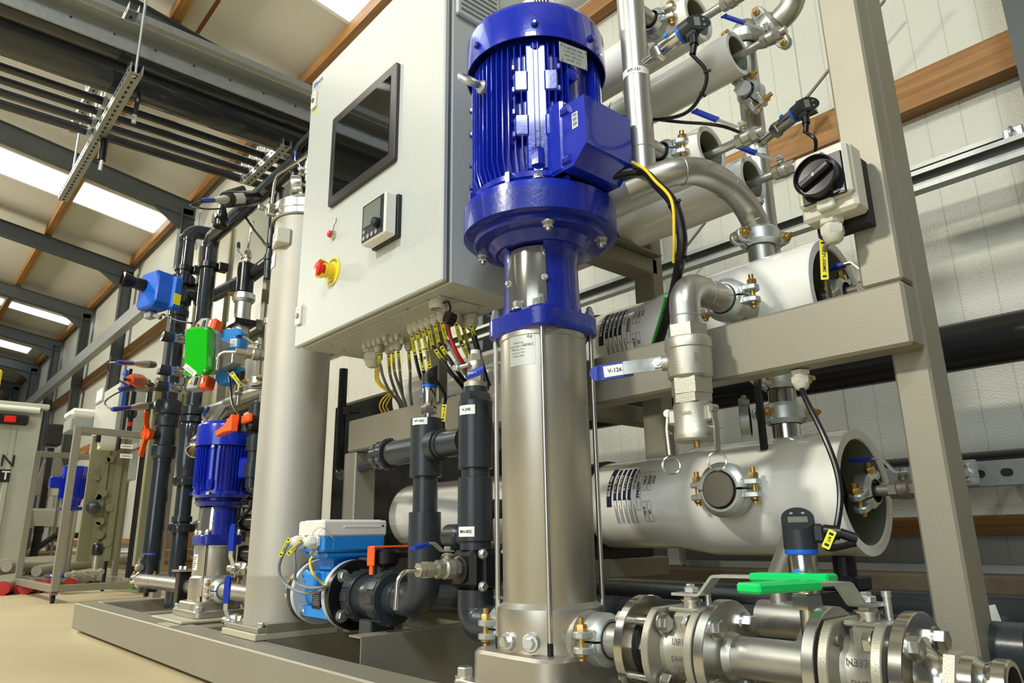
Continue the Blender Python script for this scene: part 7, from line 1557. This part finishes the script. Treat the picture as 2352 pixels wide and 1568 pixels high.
thing('control_cabinet', 'second, far control cabinet in pale grey beyond the left end of the skid', 'cabinet', pt, origin=(x1c, Yc, zbc))
g = MB('frame_steel'); g.box(((x0c+x1c)/2, yb2+.03, ztc/2-.05), (.06, .05, ztc-.1), b=.003); solo('cabinet_stand', 'steel upright behind the far control cabinet', 'stand', g, origin=(x1c, yb2, .1))
# dark pipes standing right of the far cabinet
for i, px in enumerate((338, 346, 356)):
    a = at(px, 960, Y=1.75); g = MB('pvc_black'); g.cyl((a.x, 1.75, .05), (a.x, 1.75, zof(850+8*i, a.x, 1.75)), .022, n=14); solo('thin_riser', 'thin dark riser right of the far cabinet, %s from left' % ('first', 'second', 'third')[i], 'pipe', g, origin=a, group='thin risers right of the far cabinet')
p = at(302, 950, Y=1.70); g = MB('pvc_black'); g.cyl((0, 0, -.30), (0, 0, .28), .022, n=14); g.lathe([(.02, -.05), (.05, -.02), (.05, .05), (.02, .08)], None, 18); g.m('red'); g.cyl((0, 0, -.12), (0, 0, -.08), .024, n=14); solo('flow_indicator', 'dark glass tube indicator with red ring before the far cabinet', 'indicator', g, M=T(p))
p = at(285, 885, Y=1.55); g = MB('valve_blue'); g.box((0, 0, .12), (.10, .03, .035), b=.004); g.box((.04, 0, -.05), (.028, .028, .34), b=.004); g.m('pvc_black'); g.cyl((.0, .04, -p.z+.02), (.0, .04, .16), .014, n=10); solo('blue_lever', 'blue bent lever hanging before the far cabinet', 'lever', g, M=T(p))
# white container with lettering
XC = -9.8; t_ = at(100, 942, X=XC); ye = t_.y; g = MB('container'); g.box((XC-1.5, ye-3, t_.z/2), (3, 6, t_.z), b=.01)
for k in range(12): g.box((XC+.008, ye-.25-k*.42, t_.z/2-.05), (.02, .05, t_.z-.25), b=.006)
g.box((XC+.02, ye-3, t_.z+.03), (.12, 6.1, .06), b=.01); pt = [P('container_body', g)]
q = MB('ink'); Nn = at(18, 1059, X=XC+.02); q.text('N', frame((XC+.021, Nn.y, Nn.z), (1, 0, 0), (0, 1, 0)), (at(18, 1045, X=XC).z-at(18, 1073, X=XC).z)*1.4, False); pt.append(P('letter_n', q, label='black serif letter N'))
bq = MB('ink'); c_ = at(2, 1092, X=XC+.02); e_ = at(23, 1092, X=XC+.02); 
zt0, zt1 = at(10, 1107, X=XC).z, at(10, 1078, X=XC).z; bq.box((XC+.02, e_.y-.35, (zt0+zt1)/2), (.004, .7, zt1-zt0)); bq.m('label_white'); bq.text('T', frame((XC+.0235, at(12, 1092, X=XC).y, (zt0+zt1)/2), (1, 0, 0), (0, 1, 0)), (zt1-zt0)*.95, True); pt.append(P('letter_block', bq, label='black block with a white letter T'))
thing('container', 'ribbed white container with black lettering at the left edge', 'container', pt, origin=(XC, ye, 0))
p = at(20, 943, X=XC+.1); g = MB('plastic_white'); g.cyl((0, -1.2, .03), (0, ye-p.y-.05, .03), .035, n=12); g.m('red'); g.box((.05, .02, -.10), (.05, .12, .08), b=.01); g.m('black'); g.box((.04, -.15, -.10), (.06, .7, .12), b=.02); solo('lamp_bar', 'bar with small red lamp along the top of the container', 'lamp', g, M=T(p))
# sink, chair, stacked pipes and clutter
p = at(105, 1172, Y=1.75); g = MB('plastic_white'); u = 75/ppm(p); g.box((0, 0, 0), (.10, u*1.0, .05), b=.01); g.prism([(-u*.42, 0), (u*.42, 0), (u*.33, -.22), (-u*.33, -.22)], .42, frame((-.21, 0, 0), (1, 0, 0), (0, 1, 0)), b=.02); g.tube(fillet([V((0, .1, -.22)), V((0, .1, -.42)), V((0, .25, -.45)), V((0, .35, -.38))], .04, 6), .028, 14); g.box((-.1, u*.35, .15), (.2, .12, .30), b=.02); g.m('pvc'); g.box((-.38, 0, -p.z/2+.0), (.05, .06, p.z)); g.m('plastic_white')
solo('utility_sink', 'white plastic utility sink with trap beyond the trolley', 'sink', g, M=T(p))
p = at(130, 1128, Y=1.70); g = MB('frame_steel'); g.box((-.07, .05, -p.z/2), (.03, .03, p.z-.02)); g.m('plastic_white'); g.box((0, 0, 0), (.16, .14, .12), b=.01); g.m('plastic_grey'); g.box((.05, .08, -.02), (.10, .06, .08), b=.01); solo('white_dispenser', 'white dispenser above the utility sink', 'dispenser', g, M=T(p))
p = at(112, 1100, Y=2.3); g = MB('chair_grey'); g.prism([(-.22, -.3), (.2, -.3), (.24, .1), (.16, .36), (0, .40), (-.12, .3)], .07, frame((0, 0, 0), (.95, -.3, 0), (.3, .95, 0)), b=.02); g.cyl((0, 0, -p.z+.02), (0, 0, -.3), .04, n=12); solo('office_chair', 'dark grey chair back beyond the trolley', 'chair', g, M=T(p))
p = at(122, 1000, Y=2.0); g = MB('black_matt'); g.box((0, 0, 0), (.3, .22, .34), b=.02); g.box((0, 0, -p.z/2-.1), (.08, .08, p.z-.2)); solo('black_box', 'black box on a stand between container and trolley', 'box', g, M=T(p))
for i in range(6):
    px, py = ((3, 1365), (40, 1366), (58, 1364), (86, 1360), (112, 1358), (160, 1350))[i]
    a = at(px, py-2, X=-7.6-.12*(i % 2)); z_ = max(.06, a.z); d_ = V((-1, .30, 0)).normalized()
    g = MB('hose_grey'); e0 = V((a.x, a.y, .058)); g.cyl(e0, e0+d_*1.9, .056, n=20); cp = MB('red_cap'); cp.lathe([(.058, 0), (.058, .03), (.0001, .032)], frame(e0+d_*.02, -d_), 20, cap=False)
    thing('capped_pipe', 'grey pipe with red end cap lying on the floor, %s from left' % ('first', 'second', 'third', 'fourth', 'fifth', 'sixth')[i], 'pipe', [P('pipe_body', g), P('red_cap', cp)], origin=e0, group='red capped pipes on the floor')
for i in range(5):
    y0 = .9+.24*i; g = MB('hose_grey'); g.tube(smooth([V((-8.2, y0-.6, .17+.05*(i % 2))), V((-8.8, y0-.1, .20)), V((-9.3, y0+.6, .24)), V((-9.5, y0+1.1, .2))], 5), .05, 12); solo('grey_hose', 'thick grey hose piled against the container, %s from front' % ('first', 'second', 'third', 'fourth', 'fifth')[i], 'hose', g, origin=(-8.8, y0, .15), group='grey hoses piled by the container')
p = at(78, 1255, Y=1.55); g = MB('black'); g.cyl((0, -.0, -.28), (.02, .02, .18), .045, n=16); g.lathe([(.05, .15), (.055, .17), (.055, .24)], T(.02, .02, 0), 16); g.tube([V((0, 0, -.05)), V((-.05, .2, .12)), V((-.05, .5, .13))], .035, 12); solo('black_pipe_piece', 'black plastic pipe piece with branch leaning by the container', 'pipe', g, M=T(p))
for i, (px, py, w_, mt_) in enumerate(((108, 1278, .5, 'cardboard'), (100, 1300, .6, 'white_edge'), (600, 1290, .3, 'cardboard'))):
    if i == 2: continue
    p = at(px, py, Y=2.0); g = MB(mt_); g.box((0, 0, 0), (.5, w_, .12), b=.005); g.box((0, 0, -p.z/2-.03), (.4, w_*.8, max(.02, p.z-.07))); solo('floor_crate', ('brown cardboard' if i == 0 else 'pale metal')+' crate beyond the trolley', 'crate', g, M=T(p))
p = at(8, 905, X=-14); g = MB('yellow'); g.box((0, -.45, .1), (.3, .75, .55), b=.03); g.m('dark_steel'); g.box((0, -.5, -p.z/2), (.2, .2, p.z), b=.01); solo('yellow_machine', 'yellow machine panel far behind the container at the left edge', 'machine', g, M=T(p))
g = MB('green_cable'); g.tube(smooth([at(90, 1348, Z=.02), at(180, 1352, Z=.012), at(260, 1348, Z=.012), at(330, 1352, Z=.012), at(380, 1345, Z=.012)], 6), .010, 8); solo('floor_hose', 'thin green hose lying on the floor under the trolley', 'hose', g, origin=at(180, 1352, Z=.012))
# far crates and pipes behind the smaller pump
for i, (px, py, w_, h_, mt_, lb) in enumerate(((440, 1235, .5, .22, 'cardboard', 'brown cardboard box far behind the smaller blue pump'), (318, 1215, .4, .14, 'orange', 'orange object on the far shelf behind the outer riser'))):
    if i == 1: continue
    p = at(px, py, Y=2.6); g = MB(mt_); g.box((0, 0, 0), (w_, .4, h_), b=.005); g.m('wood'); g.box((0, 0, -h_/2-.06), (w_*1.2, .5, .10)); g.box((0, 0, -p.z/2-.1), (w_, .4, max(.02, p.z-.25))); solo('floor_crate', lb, 'crate', g, M=T(p))
p = at(575, 1170, Y=1.85); g = MB('black'); g.prism(rring(.16, .40, .02), .05, frame((0, 0, 0), (.7, -.7, 0), (.7, .7, 0))); g.m('label_white'); g.text('BEL', frame((.036, -.036, -.02), (.7, -.7, 0), (0, 0, 1)), .10, True); g.m('frame_steel'); g.box((0, .06, -p.z/2), (.04, .04, p.z-.1)); solo('black_sign', 'black sign with white letters behind the smaller blue pump', 'sign', g, M=T(p))
